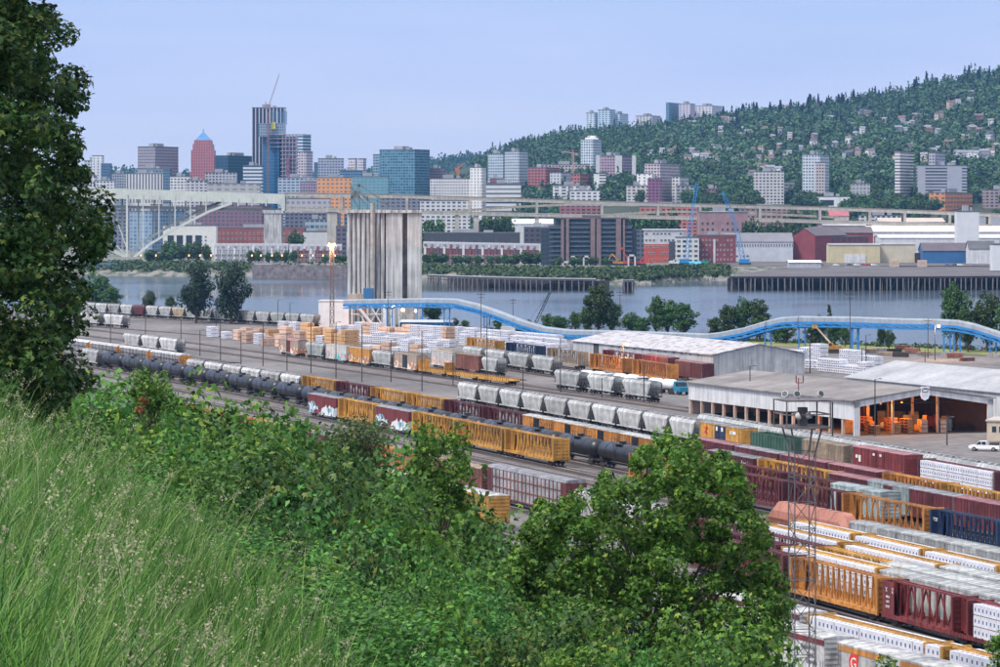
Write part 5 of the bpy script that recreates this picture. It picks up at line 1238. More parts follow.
# ------------------------------------------------------------ the double deck arch bridge and its viaduct
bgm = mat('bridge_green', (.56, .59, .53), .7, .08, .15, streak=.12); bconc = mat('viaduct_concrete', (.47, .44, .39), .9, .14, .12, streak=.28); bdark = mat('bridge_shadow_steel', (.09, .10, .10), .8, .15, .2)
BY = 2750.0
def bp_(x, y, Y=BY): return Vector((GX(x, Y), Y, ZY(y, Y)))
def deck(m, pts, th, wid, mi=0, Y=BY):
    for (x0, y0), (x1, y1) in zip(pts, pts[1:]):
        a, b = bp_(x0, y0, Y), bp_(x1, y1, Y); Z = Vector((0,0,th)); D = Vector((0, wid, 0))
        m.add([a, b, b + D, a + D, a - Z, b - Z, b + D - Z, a + D - Z], [(0,1,2,3),(7,6,5,4),(0,4,5,1),(1,5,6,2),(2,6,7,3),(3,7,4,0)], mi)
br = empty('arch_bridge', bp_(190, 200)); br_o = br.location.copy(); tag(br, 'pale green steel arch bridge with two decks, spanning at left', 'bridge')
def bchild(m, name, mt, par=None):
    o = m.build(name, mt, par or br); o.location = -((par or br).location); return o
m = M(); deck(m, [(-120, 181), (40, 186), (95, 188), (160, 190), (230, 192.3), (282, 194)], 7.8, 20); bchild(m, 'upper_girder', bgm)
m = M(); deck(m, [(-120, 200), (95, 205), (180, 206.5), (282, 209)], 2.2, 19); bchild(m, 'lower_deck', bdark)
m = M(); arch = [(131, 260), (150, 244), (170, 232), (190, 221), (210, 211), (232, 203)]
archL = [(131, 260), (112, 250), (90, 240), (60, 227), (20, 214)]
for off in (0, 18):
    for A_ in (arch, archL):
        for p, q in zip(A_, A_[1:]): a, b = bp_(*p), bp_(*q); D = Vector((-5.5 if off else 0, off, 2.5 if off else 0)); m.beam(a + D, b + D, 1.3, 1.9)
    for p, q in zip(arch[:-1], arch[1:]): pass
for p in arch[1:-1]: a = bp_(*p); m.beam(a, a + Vector((0, 18, 0)), .8)
for p, q in zip(arch, arch[1:]): m.beam(bp_(*p), bp_(*q) + Vector((0, 18, 0)), .6); m.beam(bp_(*p) + Vector((0, 18, 0)), bp_(*q), .6)
bchild(m, 'arch_rib', bgm)
def rib_y(x):
    for A_ in (archL[::-1], arch):
        for (a, b), (c, d) in zip(A_, A_[1:]):
            if a <= x <= c: return b + (d - b) * (x - a) / (c - a)
    return 206
for x in (80, 96, 111.5, 127, 143, 159, 175, 190.5, 206, 222, 238, 252, 266, 281):
    yb_ = rib_y(x) if x < 232 else 206
    for off in (0, 18): q = M(); q.beam(bp_(x, 193 + (x - 95) * .03) + Vector((-5.5 if off else 0, off, 0)), bp_(x, yb_) + Vector((-5.5 if off else 0, off, 0)), 0.85 if x != 127 else 1.5); bchild(q, 'hanger', bgm)
m = M()
for a, b in (((131, 260), (111.5, 205)), ((131, 260), (96, 225)), ((111.5, 207), (96, 228))): m.beam(bp_(*a), bp_(*b), .7)
bchild(m, 'brace', bgm)
q = M(); c = bp_(131, 262); q.prism([(c.x - 9, 0), (c.x + 9, 0), (c.x + 3, c.z - .5), (c.x - 3, c.z - .5)], c.y - 1, c.y + 20, axis='y'); bchild(q, 'arch_pier', bconc)
q = M(); a = bp_(264, 209.5); b = bp_(281.5, 209.5); 
for yy in (0, 13): q.box(a.x, b.x, a.y + yy, a.y + 6 + yy, 0, a.z); 
q.box(a.x - 1.5, b.x + 1.5, a.y - .6, a.y + 19.6, a.z - 3, a.z - .3); bchild(q, 'bridge_pier', silo_c)
q = M(); x0 = bp_(281.5, 194); x1 = bp_(285, 211); q.box(x0.x, x1.x, BY - .5, BY + 20.5, x1.z, x0.z); bchild(q, 'end_frame', bgm)
vd = empty('viaduct', (GX(600, BY), BY, CZ)); tag(vd, 'long concrete double deck highway viaduct crossing behind the silo', 'viaduct')
up = [(285, 193.5), (342, 194.2), (407, 195.5), (470, 197.5), (537, 199.6), (602, 201.6), (658, 203.4), (740, 205.3), (830, 207.6), (920, 210.8), (1000, 214.2), (1120, 219)]
lo = [(285, 207), (342, 209.5), (407, 211), (470, 212.6), (537, 214), (602, 215.2), (658, 216.4), (740, 218.3), (830, 221), (920, 223), (1000, 225.5), (1120, 229)]
m = M(); deck(m, up, 2.3, 17); bchild(m, 'upper_deck', bconc, vd)
m = M(); deck(m, [(x, y - .9) for x, y in up], .9, .5); deck(m, [(x, y - .9) for x, y in up], .9, .5, Y=BY + 16.6); bchild(m, 'parapet', mat('parapet_brown', (.27, .23, .20), .9, .15, .3), vd)
m = M(); deck(m, lo, 2.2, 17); deck(m, [(x, y - .9) for x, y in lo], .9, .5); bchild(m, 'lower_deck', bconc, vd)
m = M(); deck(m, [(430, 212), (470, 209), (520, 205.5), (570, 203.5), (640, 204)], 1.8, 9, Y=BY + 26); deck(m, [(600, 214), (670, 210.5), (740, 211.5), (840, 216.5)], 1.8, 9, Y=BY + 26); bchild(m, 'ramp', bconc, vd)
def y_on(P, x): return interp(P, x)
for x in (342, 407, 470, 537, 602, 658, 700, 760, 820, 870, 905, 950, 990):
    if x > 285:
        a = bp_(x, y_on(up, x) + 1.5); b = bp_(x, y_on(lo, x))
        for off in (0.2, 14.5): q = M(); q.box(a.x - 1.0, a.x + 1.0, BY + off - .4 * (off < 1), BY + off + 2.2, b.z, a.z); bchild(q, 'upper_column', bconc, vd)
for x, w_ in ((332, 8), (404, 3.4), (457, 3.2), (476, 4.2), (537, 3.2), (602, 3), (622, 3), (700, 3.2), (757, 3.2), (820, 3.6), (870, 3), (905, 3), (950, 3), (990, 3)):
    b = bp_(x, y_on(lo, x) + 1.5)
    for off in (1.0, 11.5): q = M(); q.box(b.x - w_ / 2, b.x + w_ / 2, BY + off, BY + off + 3.4, 0, b.z); bchild(q, 'pier', bconc, vd)
for i in range(16):
    x = 300 + i * 45; p = bp_(x, y_on(up, x)); r_ = empty('highway_lamp', p + Vector((0, 1.2, 0))); q = M(); q.beam((0,0,0), (0,0,9), .22); q.beam((0,0,9), (2.2,0,9.5), .18); q.box(1.8, 2.8, -.2, .2, 9.35, 9.6); q.build('lamp_post', bdark, r_)
    reg(r_, 'slender grey highway lamp', 'street lamp', 'on the viaduct')
carcols = [mat('car_' + k, c, .35, .05, 1) for k, c in (('white', (.7,.7,.7)), ('grey', (.2,.2,.22)), ('dark', (.04,.045,.05)), ('red', (.3,.03,.03)), ('blue', (.05,.1,.25)))]
def small_car(P, rz, m_, where, desc='small car'):
    key = 'car' + m_.name
    if key not in C: q = M(); q.prism([(-2.2, .3), (2.2, .3), (2.2, .8), (1.2, .95), (.6, 1.45), (-1.2, 1.45), (-2.0, .9), (-2.2, .85)], -.85, .85, axis='y'); C[key] = q.mesh('body', m_)
    r_ = link('parked_car', C[key], None, P, rz); reg(r_, desc, 'car', where)
# ------------------------------------------------------------ buildings
def bld(x0, xc, x1, yt, Y, m_, label, ang=22, depth=None, name='building', cat='building', roofm=None, yb=None, parapet=True, extras=(), Z0=CZ):
    """box building: left face seen from x0 to xc, right face from xc to x1; near corner at xc"""
    a = R(ang); s = F / Y; zt = ZY(yt, Y); zb = Z0 if yb is None else ZY(yb, Y)
    if xc >= x1: Lx = (x1 - x0) / s; Ly = depth or min(Lx, 25); P = Vector((GX(x0, Y), Y, zb)); rz = 0
    else:
        Lx = (xc - x0) / s / math.cos(a); Ly = (x1 - xc) / s / math.sin(a); P = Vector((GX(x0, Y), Y + Lx * math.sin(a), zb)); rz = -a
    r = empty(name, P, rz); tag(r, label, cat)
    h = zt - zb; q = M(); q.box(0, Lx, 0, Ly, 0, h); q.build('wall', m_, r)
    q = M(); q.box(-.15, Lx + .15, -.15, Ly + .15, h + .003, h + (.9 if parapet else .3)); q.build('roof', roofm or roof_d, r)
    if Lx > 14 and parapet:
        q = M(); q.box(Lx * .3, Lx * .55, Ly * .25, Ly * .7, h + .9, h + .9 + min(4, h * .12)); q.box(Lx * .62, Lx * .72, Ly * .3, Ly * .5, h + .9, h + .9 + min(2.5, h * .08)); q.build('roof_plant', roof_g, r)
    return r, Lx, Ly, h
roof_d = mat('roof_dark', (.12, .12, .13), .9, .15, .1); roof_g = mat('roof_grey', (.32, .33, .35), .9, .12, .1); roof_w = mat('roof_white', (.66, .66, .68), .8, .1, .1)
gb = (.03, .075, .13); gd = (.025, .035, .05)
def fc(n, wall, glass=gd, **k): return facade('facade_' + n, wall, glass, **k)
D = Y1 = 4400.0
SK = [
 (84, 84, 102, 161, 4350, fc('a1', (.45, .48, .52), gb, bay=4), 'grey stepped tower at the left of the skyline'),
 (92, 92, 102, 156, 4300, fc('a2', (.62, .63, .66), gb, bay=5, wf=.3), 'white tower with flagpole left of the skyline'),
 (101, 101, 110, 164, 4280, fc('a3', (.07, .13, .22), gb, wf=.8), 'small dark blue tower beside the white tower'),
 (80, 80, 95, 176, 4100, fc('a4', (.55, .56, .60), gd, bay=5, floor=5), 'white office with grey windows at far left'),
 (96, 96, 114, 181, 4050, fc('a5', (.60, .60, .62), gd, bay=4), 'low white office behind the bridge deck at left'),
 (110, 110, 128, 174, 4500, fc('a6', (.30, .34, .40), gd), 'grey blue midrise in the gap left of the grey tower'),
 (137, 155, 174, 147, 4400, fc('a7', (.30, .27, .30), (.10, .11, .15), bay=2.4, floor=3.8, wf=.75, hf=.5, blind=.15), 'grey brown gridded office tower with flat top'),
 (135, 135, 168, 169, 4150, fc('a8', (.20, .26, .33), gb, bay=4, wf=.7), 'blue grey block below the brown grid tower'),
 (126, 126, 163, 174, 4080, fc('a9', (.62, .60, .58), (.14, .15, .18), bay=3.6, floor=40, wf=.5, hf=.9, blind=0), 'cream building with tall white columns'),
 (163, 163, 170, 169, 4060, fc('a10', (.10, .16, .22), gb, wf=.8), 'narrow dark glass slab beside the white columns'),
 (170, 170, 190, 177, 4050, fc('a11', (.62, .62, .62), gd, bay=4), 'white low block left of the pink tower'),
 (205, 205, 236, 173, 4100, fc('a12', (.42, .42, .45), gd, bay=4), 'pale stone block right of the pink tower'),
 (186, 186, 207, 181, 4000, fc('a13', (.50, .48, .50), gd, bay=5), 'low grey block under the pink tower'),
 (215, 228, 254, 156, 4500, fc('a14', (.04, .09, .14), (.03, .08, .13), bay=6, floor=4, wf=.9, hf=.8, blind=.2), 'dark blue glass office block left of striped tower'),
 (243, 243, 262, 166, 4200, fc('a15', (.60, .62, .66), gb, bay=30, floor=4.2, wf=1, hf=.45, blind=0), 'white terraced building at the striped tower foot'),
 (207, 207, 260, 184, 3950, fc('a16', (.38, .37, .37), (.2, .22, .22), bay=9, floor=5), 'long beige building behind the bridge deck'),
 (252, 252, 285, 108, 4500, fc('a17', (.50, .50, .56), (.02, .025, .05), bay=4.6, floor=500, wf=.72, hf=1, blind=0), 'tall dark tower with white vertical stripes'),
 (262, 279, 283, 133, 4250, fc('a18', (.03, .12, .24), (.02, .09, .18), bay=3, floor=3.9, wf=.92, hf=.8, blind=.4), 'blue glass tower under construction with crane'),
 (296, 303, 310, 135, 4420, fc('a20', (.50, .56, .64), gb, bay=30, floor=4, wf=1, hf=.5, blind=0), 'pale banded tower behind the blue glass tower'),
 (298, 306, 312, 152, 4300, fc('a21', (.62, .55, .60), gd, bay=3.5), 'pinkish white gridded building right of the construction tower'),
 (318, 318, 343, 159, 4350, fc('a22', (.36, .38, .46), gb, bay=3.5, wf=.6), 'blue grey gridded midrise left of the white twin'),
 (314, 314, 319, 163, 4360, fc('a22b', (.08, .16, .26), gb), 'narrow dark blue slab beside the gridded midrise'),
 (348, 355, 357, 159, 4400, fc('a23', (.66, .60, .64), gd, bay=3), 'white slim apartment tower, left one of two'),
 (358, 363, 366, 159, 4420, fc('a23b', (.58, .56, .62), gd, bay=3), 'pale slim apartment tower, right one of two'),
 (340, 340, 362, 171, 4200, fc('a24', (.10, .22, .34), gb, wf=.8), 'low blue glass block below the twin towers'),
 (278, 278, 316, 178, 4050, fc('a25', (.40, .46, .54), gb, bay=5, wf=.7), 'pale blue grey building at the construction tower foot'),
 (300, 300, 318, 182, 3980, fc('a26', (.30, .24, .34), gd), 'low purple building left of the orange one'),
 (317, 317, 353, 178, 3950, fc('a27', (.72, .30, .10), (.12, .2, .2), bay=5, floor=4.4, wf=.55), 'bright orange building with white framed windows'),
 (352, 352, 388, 177, 3940, fc('a28', (.16, .30, .36), (.1, .25, .28), bay=4.5, wf=.7), 'teal glass building joined to the orange one'),
 (373, 373, 381, 155, 4230, fc('a29', (.28, .42, .50), gb, wf=.8), 'slim blue glass bay left of the big glass block'),
 (379, 415, 429, 150, 4150, fc('a30', (.12, .25, .34), (.02, .07, .10), bay=3.4, floor=3.3, wf=.8, hf=.7, blind=.75), 'large blue green glass apartment block'),
 (428, 428, 445, 169, 4200, fc('a31', (.22, .15, .19), gd, bay=3), 'maroon brick building right of the glass block'),
 (430, 430, 472, 179, 4000, fc('a32', (.68, .67, .66), gd, bay=3.2, wf=.5), 'white office building with square windows'),
 (470, 482, 486, 168, 3980, fc('a33', (.70, .69, .68), gd, bay=4, wf=.3), 'white tower with external fire stair'),
 (486, 486, 521, 184, 3900, fc('a34', (.64, .64, .64), gd, bay=60, floor=5, wf=1, hf=.4), 'low white banded car park'),
 (490, 490, 503, 179, 4080, fc('a35', (.30, .10, .12), gd), 'small dark red building behind the white car park'),
 (488, 503, 506, 154, 4200, fc('a36', (.44, .52, .58), gb, bay=3, wf=.6), 'grey green apartment tower, left half'),
 (505, 519, 528, 152, 4150, fc('a37', (.46, .50, .54), gb, bay=3, wf=.6), 'grey green apartment tower, right half with penthouse'),
 (528, 546, 560, 168, 4100, fc('a38', (.36, .12, .12), gd, bay=4), 'red brick stepped building'),
 (545, 545, 590, 165, 4250, fc('a39', (.52, .44, .42), gd, bay=4), 'beige and pink building behind the red brick one'),
 (550, 561, 571, 173, 4000, fc('a40', (.50, .52, .55), gd, bay=4, wf=.4), 'light grey office with side windows'),
 (571, 580, 594, 174, 3950, fc('a41', (.38, .13, .12), gd, bay=3.6, floor=4.2), 'old red brick warehouse with hipped roof'),
 (594, 594, 606, 174, 3920, fc('a42', (.72, .72, .72), gd, bay=30), 'blank white block right of the brick warehouse'),
 (581, 593, 602, 140, 4300, fc('a43', (.56, .62, .66), gb, bay=3.2, wf=.6, hf=.6), 'tall pale apartment tower with rounded top'),
 (596, 615, 636, 156, 4150, fc('a44', (.36, .26, .32), gd, bay=3.5), 'maroon apartment slab with white end walls'),
 (553, 553, 590, 186, 3880, fc('a45', (.66, .66, .66), gd, bay=8), 'long white low building right of the car park'),
 (570, 570, 600, 191, 3800, fc('a46', (.66, .66, .67), gd, bay=6), 'white roofed low building above the viaduct'),
 (637, 652, 665, 174, 4000, fc('a47', (.68, .68, .68), gd, bay=6, wf=.3), 'big white building among the trees'),
 (627, 627, 650, 186, 3850, fc('a48', (.60, .58, .54), gd, bay=5), 'cream low building below the big white one'),
 (645, 660, 682, 164, 4300, fc('a49', (.50, .42, .44), gd, bay=3.5), 'pale pink midrise with turrets'),
 (648, 648, 662, 179, 3900, fc('a50', (.26, .10, .18), gd, bay=4), 'purple building in front of the white one'),
 (672, 680, 690, 177, 3950, fc('a51', (.56, .54, .54), gd, bay=4), 'grey white school building with pediment'),
 (676, 676, 694, 186, 3850, fc('a52', (.34, .34, .36), gd, bay=5), 'grey flat building below the school'),
 (704, 704, 722, 189, 3800, fc('a53', (.30, .16, .17), gd, bay=4), 'brown brick house right of the viaduct lamps'),
 (755, 755, 784, 172, 4200, fc('a54', (.56, .54, .53), gd, bay=4), 'white townhouse row at the hill foot'),
 (764, 775, 800, 182, 3900, fc('a55', (.56, .55, .54), (.1, .12, .14), bay=5, floor=4), 'white concrete frame building with dark openings'),
 (852, 852, 870, 184, 3850, fc('a56', (.42, .42, .42), (.15, .16, .18), bay=4, floor=4, wf=.5), 'grey stone church like building'),
 (815, 815, 850, 197, 3700, fc('a57', (.70, .70, .70), gd, bay=25, floor=12), 'blank white warehouse behind the viaduct'),
 (928, 940, 959, 184, 3850, fc('a58', (.58, .42, .24), gd, bay=5), 'yellow gabled apartment house'),
 (930, 945, 986, 193, 3700, fc('a59', (.60, .24, .10), (.08, .1, .1), bay=6, floor=4.5, wf=.5), 'orange balconied apartment building'),
 (985, 985, 1020, 190, 3750, fc('a60', (.34, .26, .27), gd, bay=5), 'brown low building at the right edge'),
 (803, 820, 832, 155, 4150, fc('a61', (.50, .54, .58), gb, bay=3.4, wf=.6), 'pale tower block with balconies under the hill'),
 (816, 816, 825, 163, 4100, fc('a62', (.52, .46, .44), gd, bay=3), 'slim beige tower in front of the pale block'),
 (895, 900, 919, 152, 4150, fc('a63', (.66, .62, .62), gd, bay=40, floor=3.4, wf=1, hf=.45), 'white banded apartment tower on the right slope'),
 (929, 935, 950, 153, 4300, fc('a64', (.40, .38, .44), gd, bay=3.4), 'purple white building right of the banded tower'),
 (918, 918, 967, 166, 4150, fc('a65', (.36, .37, .42), gd, bay=40), 'long blue roofed hall on the right slope'),
 (586, 595, 598, 113, 5850, fc('a66', (.50, .58, .66), gb, bay=6, wf=.5), 'blue white hospital tower on the ridge, left wing'),
 (598, 610, 616, 110, 5840, fc('a67', (.44, .54, .64), gb, bay=6, wf=.5), 'blue white hospital tower on the ridge, middle wing'),
 (612, 620, 629, 114, 5860, fc('a68', (.50, .60, .70), gb, bay=6, wf=.5), 'blue white hospital tower on the ridge, right wing'),
 (666, 669, 682, 103, 5840, fc('a69', (.12, .24, .34), gb, bay=4, wf=.8), 'dark blue hospital block on the ridge'),
 (679, 690, 696, 104, 5850, fc('a70', (.50, .46, .54), gb, bay=6, wf=.3), 'pinkish hospital block on the ridge'),
 (695, 712, 724, 106, 5880, fc('a71', (.58, .56, .60), gb, bay=6, wf=.4), 'pale hospital wing at the right on the ridge'),
 (636, 652, 662, 116, 5900, fc('a72', (.56, .54, .56), gb, bay=6), 'low beige clinic on the ridge between hospitals'),
]
for (x0, xc, x1, yt, Y, m_, lab) in SK:
    hillside = Y > 5500
    if not hillside and x0 > 620: Y = min(Y, 3830 - (10 if x0 in (816, 648) else 0))
    bld(x0, xc if xc > x0 else x1, x1, yt, Y, m_, lab, depth=22, yb=(interp(RIDGE, (x0 + x1) / 2) + 10) if hillside else None)
# pink tower with stepped base and blue pyramid crown
pk = fc('pink', (.42, .16, .17), (.16, .07, .09), bay=3.2, floor=3.6, wf=.5, hf=.6, blind=.3); Yk = 4450.0; sk = F / Yk
def kx(v): return v / sk
r = empty('pink_tower', (GX(188, Yk), Yk, CZ)); tag(r, 'pink brick tower with stepped shoulders and blue pyramid crown', 'skyscraper')
for (a, b, t, y0) in ((0, 26, 176, -1), (1.5, 25, 172, -.5), (3, 26, 150, 0), (4.5, 24.5, 144, .6), (6, 23, 140, 1.4)):
    q = M(); q.box(kx(a), kx(b), y0, 28 - y0, 0, ZY(t, Yk) - CZ); q.build('wall', pk, r)
q = M(); z = ZY(140, Yk) - CZ; z2 = ZY(132, Yk) - CZ
q.add([(kx(7), 3, z), (kx(22), 3, z), (kx(22), 23, z), (kx(7), 23, z), (kx(14.5), 13, z2 + 1)], [(0,1,4),(1,2,4),(2,3,4),(3,0,4)]); q.box(kx(14.1), kx(14.9), 12.5, 13.5, z2, z2 + 4); q.build('roof_pyramid', mat('blue_roof', (.08, .24, .48), .4, .1, .1), r)
# construction floors, comb crown and tower crane of the blue glass tower
cfm = mat('raw_concrete_floor', (.36, .30, .34), .9, .15, .2); Yc = 4240.0; sc2 = F / Yc
r = empty('unfinished_tower', (GX(262, Yc), Yc + 8, CZ)); tag(r, 'unfinished concrete tower floors rising right of the blue glass tower', 'skyscraper')
for zz_ in range(14):
    y = 134 + zz_ * 4.1; q = M(); z = ZY(y, Yc) - CZ; q.box((280 - 262) / sc2 - (14 if zz_ < 4 else 0), (297 - 262) / sc2 + (1.5 if zz_ % 3 == 0 else 0), 0, 22, z - .9, z); q.build('floor_slab', cfm, r)
q = M()
for k in range(5): x = (282 - 262 + k * 3.4) / sc2; q.box(x - .5, x + .5, .4, 1.4, 0, ZY(134, Yc) - CZ - 1)
q.build('column', cfm, r); q = M(); q.box(20 / sc2, 34 / sc2, 3, 21, 0, ZY(136, Yc) - CZ); q.build('core', fc('core', (.20, .24, .32), gb, bay=3, wf=.7), r)
q = M(); q.box(9 / sc2, 13 / sc2, -1, 0, ZY(129, Yc) - CZ, ZY(122, Yc) - CZ); q.build('safety_net', mat('net_yellow', (.65, .62, .12), .8), r)
q = M()
for z_ in range(11): q.box(24.3 / sc2, 27 / sc2, -2.2, -.2, z_ * 9.0, z_ * 9.0 + 8)
q.build('hoist', mat('hoist_red', (.26, .10, .13), .8, .2, .3), r)
q = M(); q.box(-4 / sc2, 22 / sc2, 2, 18, ZY(134, Yc) - CZ - 3, ZY(123, Yc) - CZ); q.build('upper_core', fc('core2', (.24, .30, .38), gb, bay=2.6, wf=.5), r)
for k in range(8): q = M(); x = (9 + k * 2.1) / sc2; q.box(x - .5, x + .5, 6, 7, ZY(124, Yc) - CZ, ZY(110 + (k % 2), Yc) - CZ); q.build('crown_fin', mat('fin_blue', (.10, .22, .36), .6), r)
r = empty('tower_crane', (GX(268, Yc), Yc + 4, CZ)); tag(r, 'luffing tower crane on top of the unfinished tower', 'crane'); crm = mat('crane_red', (.26, .13, .13), .7, .2, .3)
q = M(); lattice(q, ZY(112, Yc) - CZ, 2.2, 2.2, 6, .4); q.build('mast', crm, r)
q = M(); zc_ = ZY(107, Yc) - CZ; tip = ((279 - 268) / sc2, 0, ZY(74, Yc) - CZ)
for k in (-.9, .9): q.beam((0, k, zc_), (tip[0], k * .3, tip[2]), .45)
for i in range(10): u = i / 10; q.beam((tip[0] * u, -.9, zc_ + (tip[2] - zc_) * u), (tip[0] * (u + .1), .9, zc_ + (tip[2] - zc_) * (u + .1)), .25); q.beam((tip[0] * u + 1.4, 0, zc_ + (tip[2] - zc_) * u), (tip[0] * (u + .1), 0, zc_ + (tip[2] - zc_) * (u + .1)), .25)
q.build('jib', crm, r); q = M(); q.beam((0, 0, zc_), (-3.6, 0, zc_ + 7), .5); q.beam((-3.6, 0, zc_ + 7), (-2, 0, zc_), .3); q.box(-5, 2, -1.5, 1.5, zc_ - 2, zc_); q.build('counter_jib', crm, r)
def mini_crane(x, y, yb, x2, y2, Y, m_, label):
    r = empty('tower_crane', (GX(x, Y), Y, CZ)); tag(r, label, 'crane'); s_ = F / Y; z = ZY(y, Y) - CZ; q = M(); lattice(q, z, 2, 2, 5, .5); q.build('mast', m_, r)
    q = M(); ex = (x2 - x) / s_; ez = ZY(y2, Y) - CZ; q.beam((0, 0, z), (ex, 0, ez), .9); q.beam((0, 0, z + 4), (ex * .7, 0, z + (ez - z) * .7 + .8), .3); q.beam((0, 0, z), (0, 0, z + 4), .8); q.build('jib', m_, r)
    q = M(); q.beam((0, 0, z), (-ex * .28, 0, z - (ez - z) * .28), .9); q.box(-ex * .28 - 1.5, -ex * .28 + 1.5, -1, 1, z - 3, z); q.build('counter_jib', m_, r)
mini_crane(458, 168, 190, 465, 163, 4100, mat('crane_orange', (.6, .2, .05), .7), 'orange construction crane left of the white tower')
mini_crane(573, 153, 180, 561, 151.5, 4200, mat('crane_cream', (.5, .3, .28), .7), 'cream tower crane left of the rounded tower')
# rounded top of the pale tower and white end walls of the slab
q = M(); q.cyl((0,0,0), (0,0,2.5), 9, 8, n=16); q.cyl((0,0,2.5), (0,0,5), 6, 5, n=16); o = q.build('penthouse', roof_w); o.location = (GX(592, 4310), 4316, ZY(140.3, 4300) + .9); tag(o, 'round white penthouse on the pale apartment tower', 'penthouse')
for i, (x0, x1) in enumerate(((596, 600), (615, 622), (632, 636))):
    q = M(); q.box(0, (x1 - x0) / F * 4120, 0, 1, 0, ZY(155.5, 4120) - CZ); o = q.build('end_wall', white_m); o.location = (GX(x0, 4120), 4120, CZ); reg(o, 'white vertical stair wall', 'wall', 'on the maroon apartment slab')
# ------------------------------------------------------------ buildings of the far river bank, with windows as parts
frame_w = mat('window_frame_white', (.65, .65, .65), .6, .05, 1)
WINM = {}
def win_mesh(w_, h_, fr_m=frame_w, gl=None):
    k = (w_, h_, fr_m.name, (gl or glassd).name)
    if k not in WINM:
        q = M(); q.box(0, w_, -.12, .05, 0, h_, 1); q.box(.14, w_ - .14, -.15, -.11, .14, h_ - .14, 0); q.box(w_/2 - .06, w_/2 + .06, -.17, -.14, .1, h_ - .1, 1); WINM[k] = q.mesh('window', [gl or glassd, fr_m])
    return WINM[k]
def add_windows(r, nx, nz, x0, dx, z0, dz, w_, h_, y=-.02, fr_m=frame_w, gl=None, skip=0, cap=96):
    me = win_mesh(w_, h_, fr_m, gl); c = 0
    for i in range(nx):
        for j in range(nz):
            if skip and random.random() < skip: continue
            if c >= cap: return
            link('window', me, r, (x0 + i * dx, y, z0 + j * dz)); c += 1
litg = mat('lit_window', (.8, .6, .3), .5, emit=((1, .62, .28), 1.6))
Yn = 2560.0
# dark condominium block: towers of brown brick with glass bays and balconies
condo_b = mat('condo_brick', (.21, .15, .15), .9, .12, .2); condo_g = fc('condo_glass', (.035, .04, .05), (.03, .05, .07), bay=2.6, floor=3.0, wf=.85, hf=.7, blind=.5)
Yc = 2380.0; s_ = F / Yc
def X_(v, Y=Yc): return v * Y / F
r = empty('condominium', (GX(553, Yc), Yc, CZ)); tag(r, 'dark brown riverside condominium with glass bays and balconies', 'building')
zt = ZY(219, Yc) - CZ
q = M(); q.box(X_(2), X_(75), 2, 26, 0, zt); q.build('wall', condo_g, r)
for a, b, d in ((8, 11, 0), (13, 16, -.6), (37.5, 42, -.6), (43.5, 48, -.3), (63, 68, -.6), (70, 72, 0)):
    q = M(); q.box(X_(a), X_(b), d, 6, 0, zt + .5); o = q.build('brick_pier', condo_b, r)
for a, b in ((16, 37), (48, 63), (72, 79), (-4, 8)):
    for k in range(1, 10):
        if (a < 0 or a > 70) and k > 8: continue
        z = k * zt / 10; q = M(); q.box(X_(a), X_(b), .6, 2.6, z, z + .22); q.box(X_(a), X_(b), .55, .62, z + .2, z + 1.2, 1); q.build('balcony', [mat('balcony_slab', (.30, .32, .34), .8), mat('balcony_glass', (.06, .09, .12), .2)], r)
q = M(); q.box(X_(-5), X_(80), 1.5, 27, zt - 5, zt - 4.4); q.box(X_(30), X_(48), 0, 26, zt + .5, zt + 2.6); q.box(X_(2), X_(76), -.5, 27, zt + .5, zt + 1.1); q.build('roof', roof_d, r)
q = M(); q.box(X_(-12), X_(1.9), 4, 26, 0, zt * .8); q.build('side_wing', condo_g, r); q = M(); q.box(X_(75.1), X_(84), 4, 26, 0, zt * .78); q.build('side_wing', condo_g, r)
pc = mat('pergola_concrete', (.55, .52, .50), .8, .1, .5)
for a, b, h_ in ((16, 23, 6.5), (29.5, 36.5, 6.8), (74, 82, 7.5), (9, 26, 3.0)):
    q = M(); y = -14; q.box(X_(a), X_(a + 1.5), y, y + 3, 0, h_); q.box(X_(b - 1.5), X_(b), y, y + 3, 0, h_); q.box(X_(a), X_(b), y, y + 3, h_ - 1.2, h_); o = q.build('pergola', pc); o.location = (GX(553, Yc), Yc, CZ); reg(o, 'pale concrete portal pergola', 'pergola', 'before the dark condominium')
# grey and red apartment building
def two_tone(x0, x1, yt, ym, Y, up_m, lo_m, nx, nz, label, w_=1.7, h_=1.7, dep=18, skip=0, yb=None):
    L_ = (x1 - x0) * Y / F; h = ZY(yt, Y) - CZ; hm_ = ZY(ym, Y) - CZ; r = empty('building', (GX(x0, Y), Y, CZ)); tag(r, label, 'building')
    q = M(); q.box(0, L_, 0, dep, hm_, h); q.build('upper_wall', up_m, r); q = M(); q.box(-.03, L_ + .03, -.03, dep + .03, 0, hm_ + .01); q.build('lower_wall', lo_m, r)
    q = M(); q.box(-.6, L_ + .6, -.8, dep + .6, h + .003, h + .6); q.build('roof', roof_w, r)
    add_windows(r, nx, nz, L_ / nx * .25, L_ / nx, 1.2, h / nz, w_, h_, y=-.05, skip=skip); return r, L_, h
two_tone(644, 686, 230, 244, 2490, mat('ga_grey', (.50, .51, .54), .8, .08, .2), mat('ga_red', (.46, .09, .06), .8, .1, .2), 11, 5, 'grey over red apartment building beside the dark condominium', 1.8, 1.6, skip=.15)
q = M(); q.box(0, 9, -1.5, 2, 0, 15); o = q.build('balcony_bay', mat('bay_dark', (.06, .07, .09), .7)); o.location = (GX(669, 2490), 2490, CZ); tag(o, 'dark recessed balcony bay of the grey and red building', 'balcony')
bld(632, 646, 646, 231, 2494, fc('a80', (.10, .12, .16), gd, bay=3), 'dark blue grey wing left of the grey red building', depth=16)
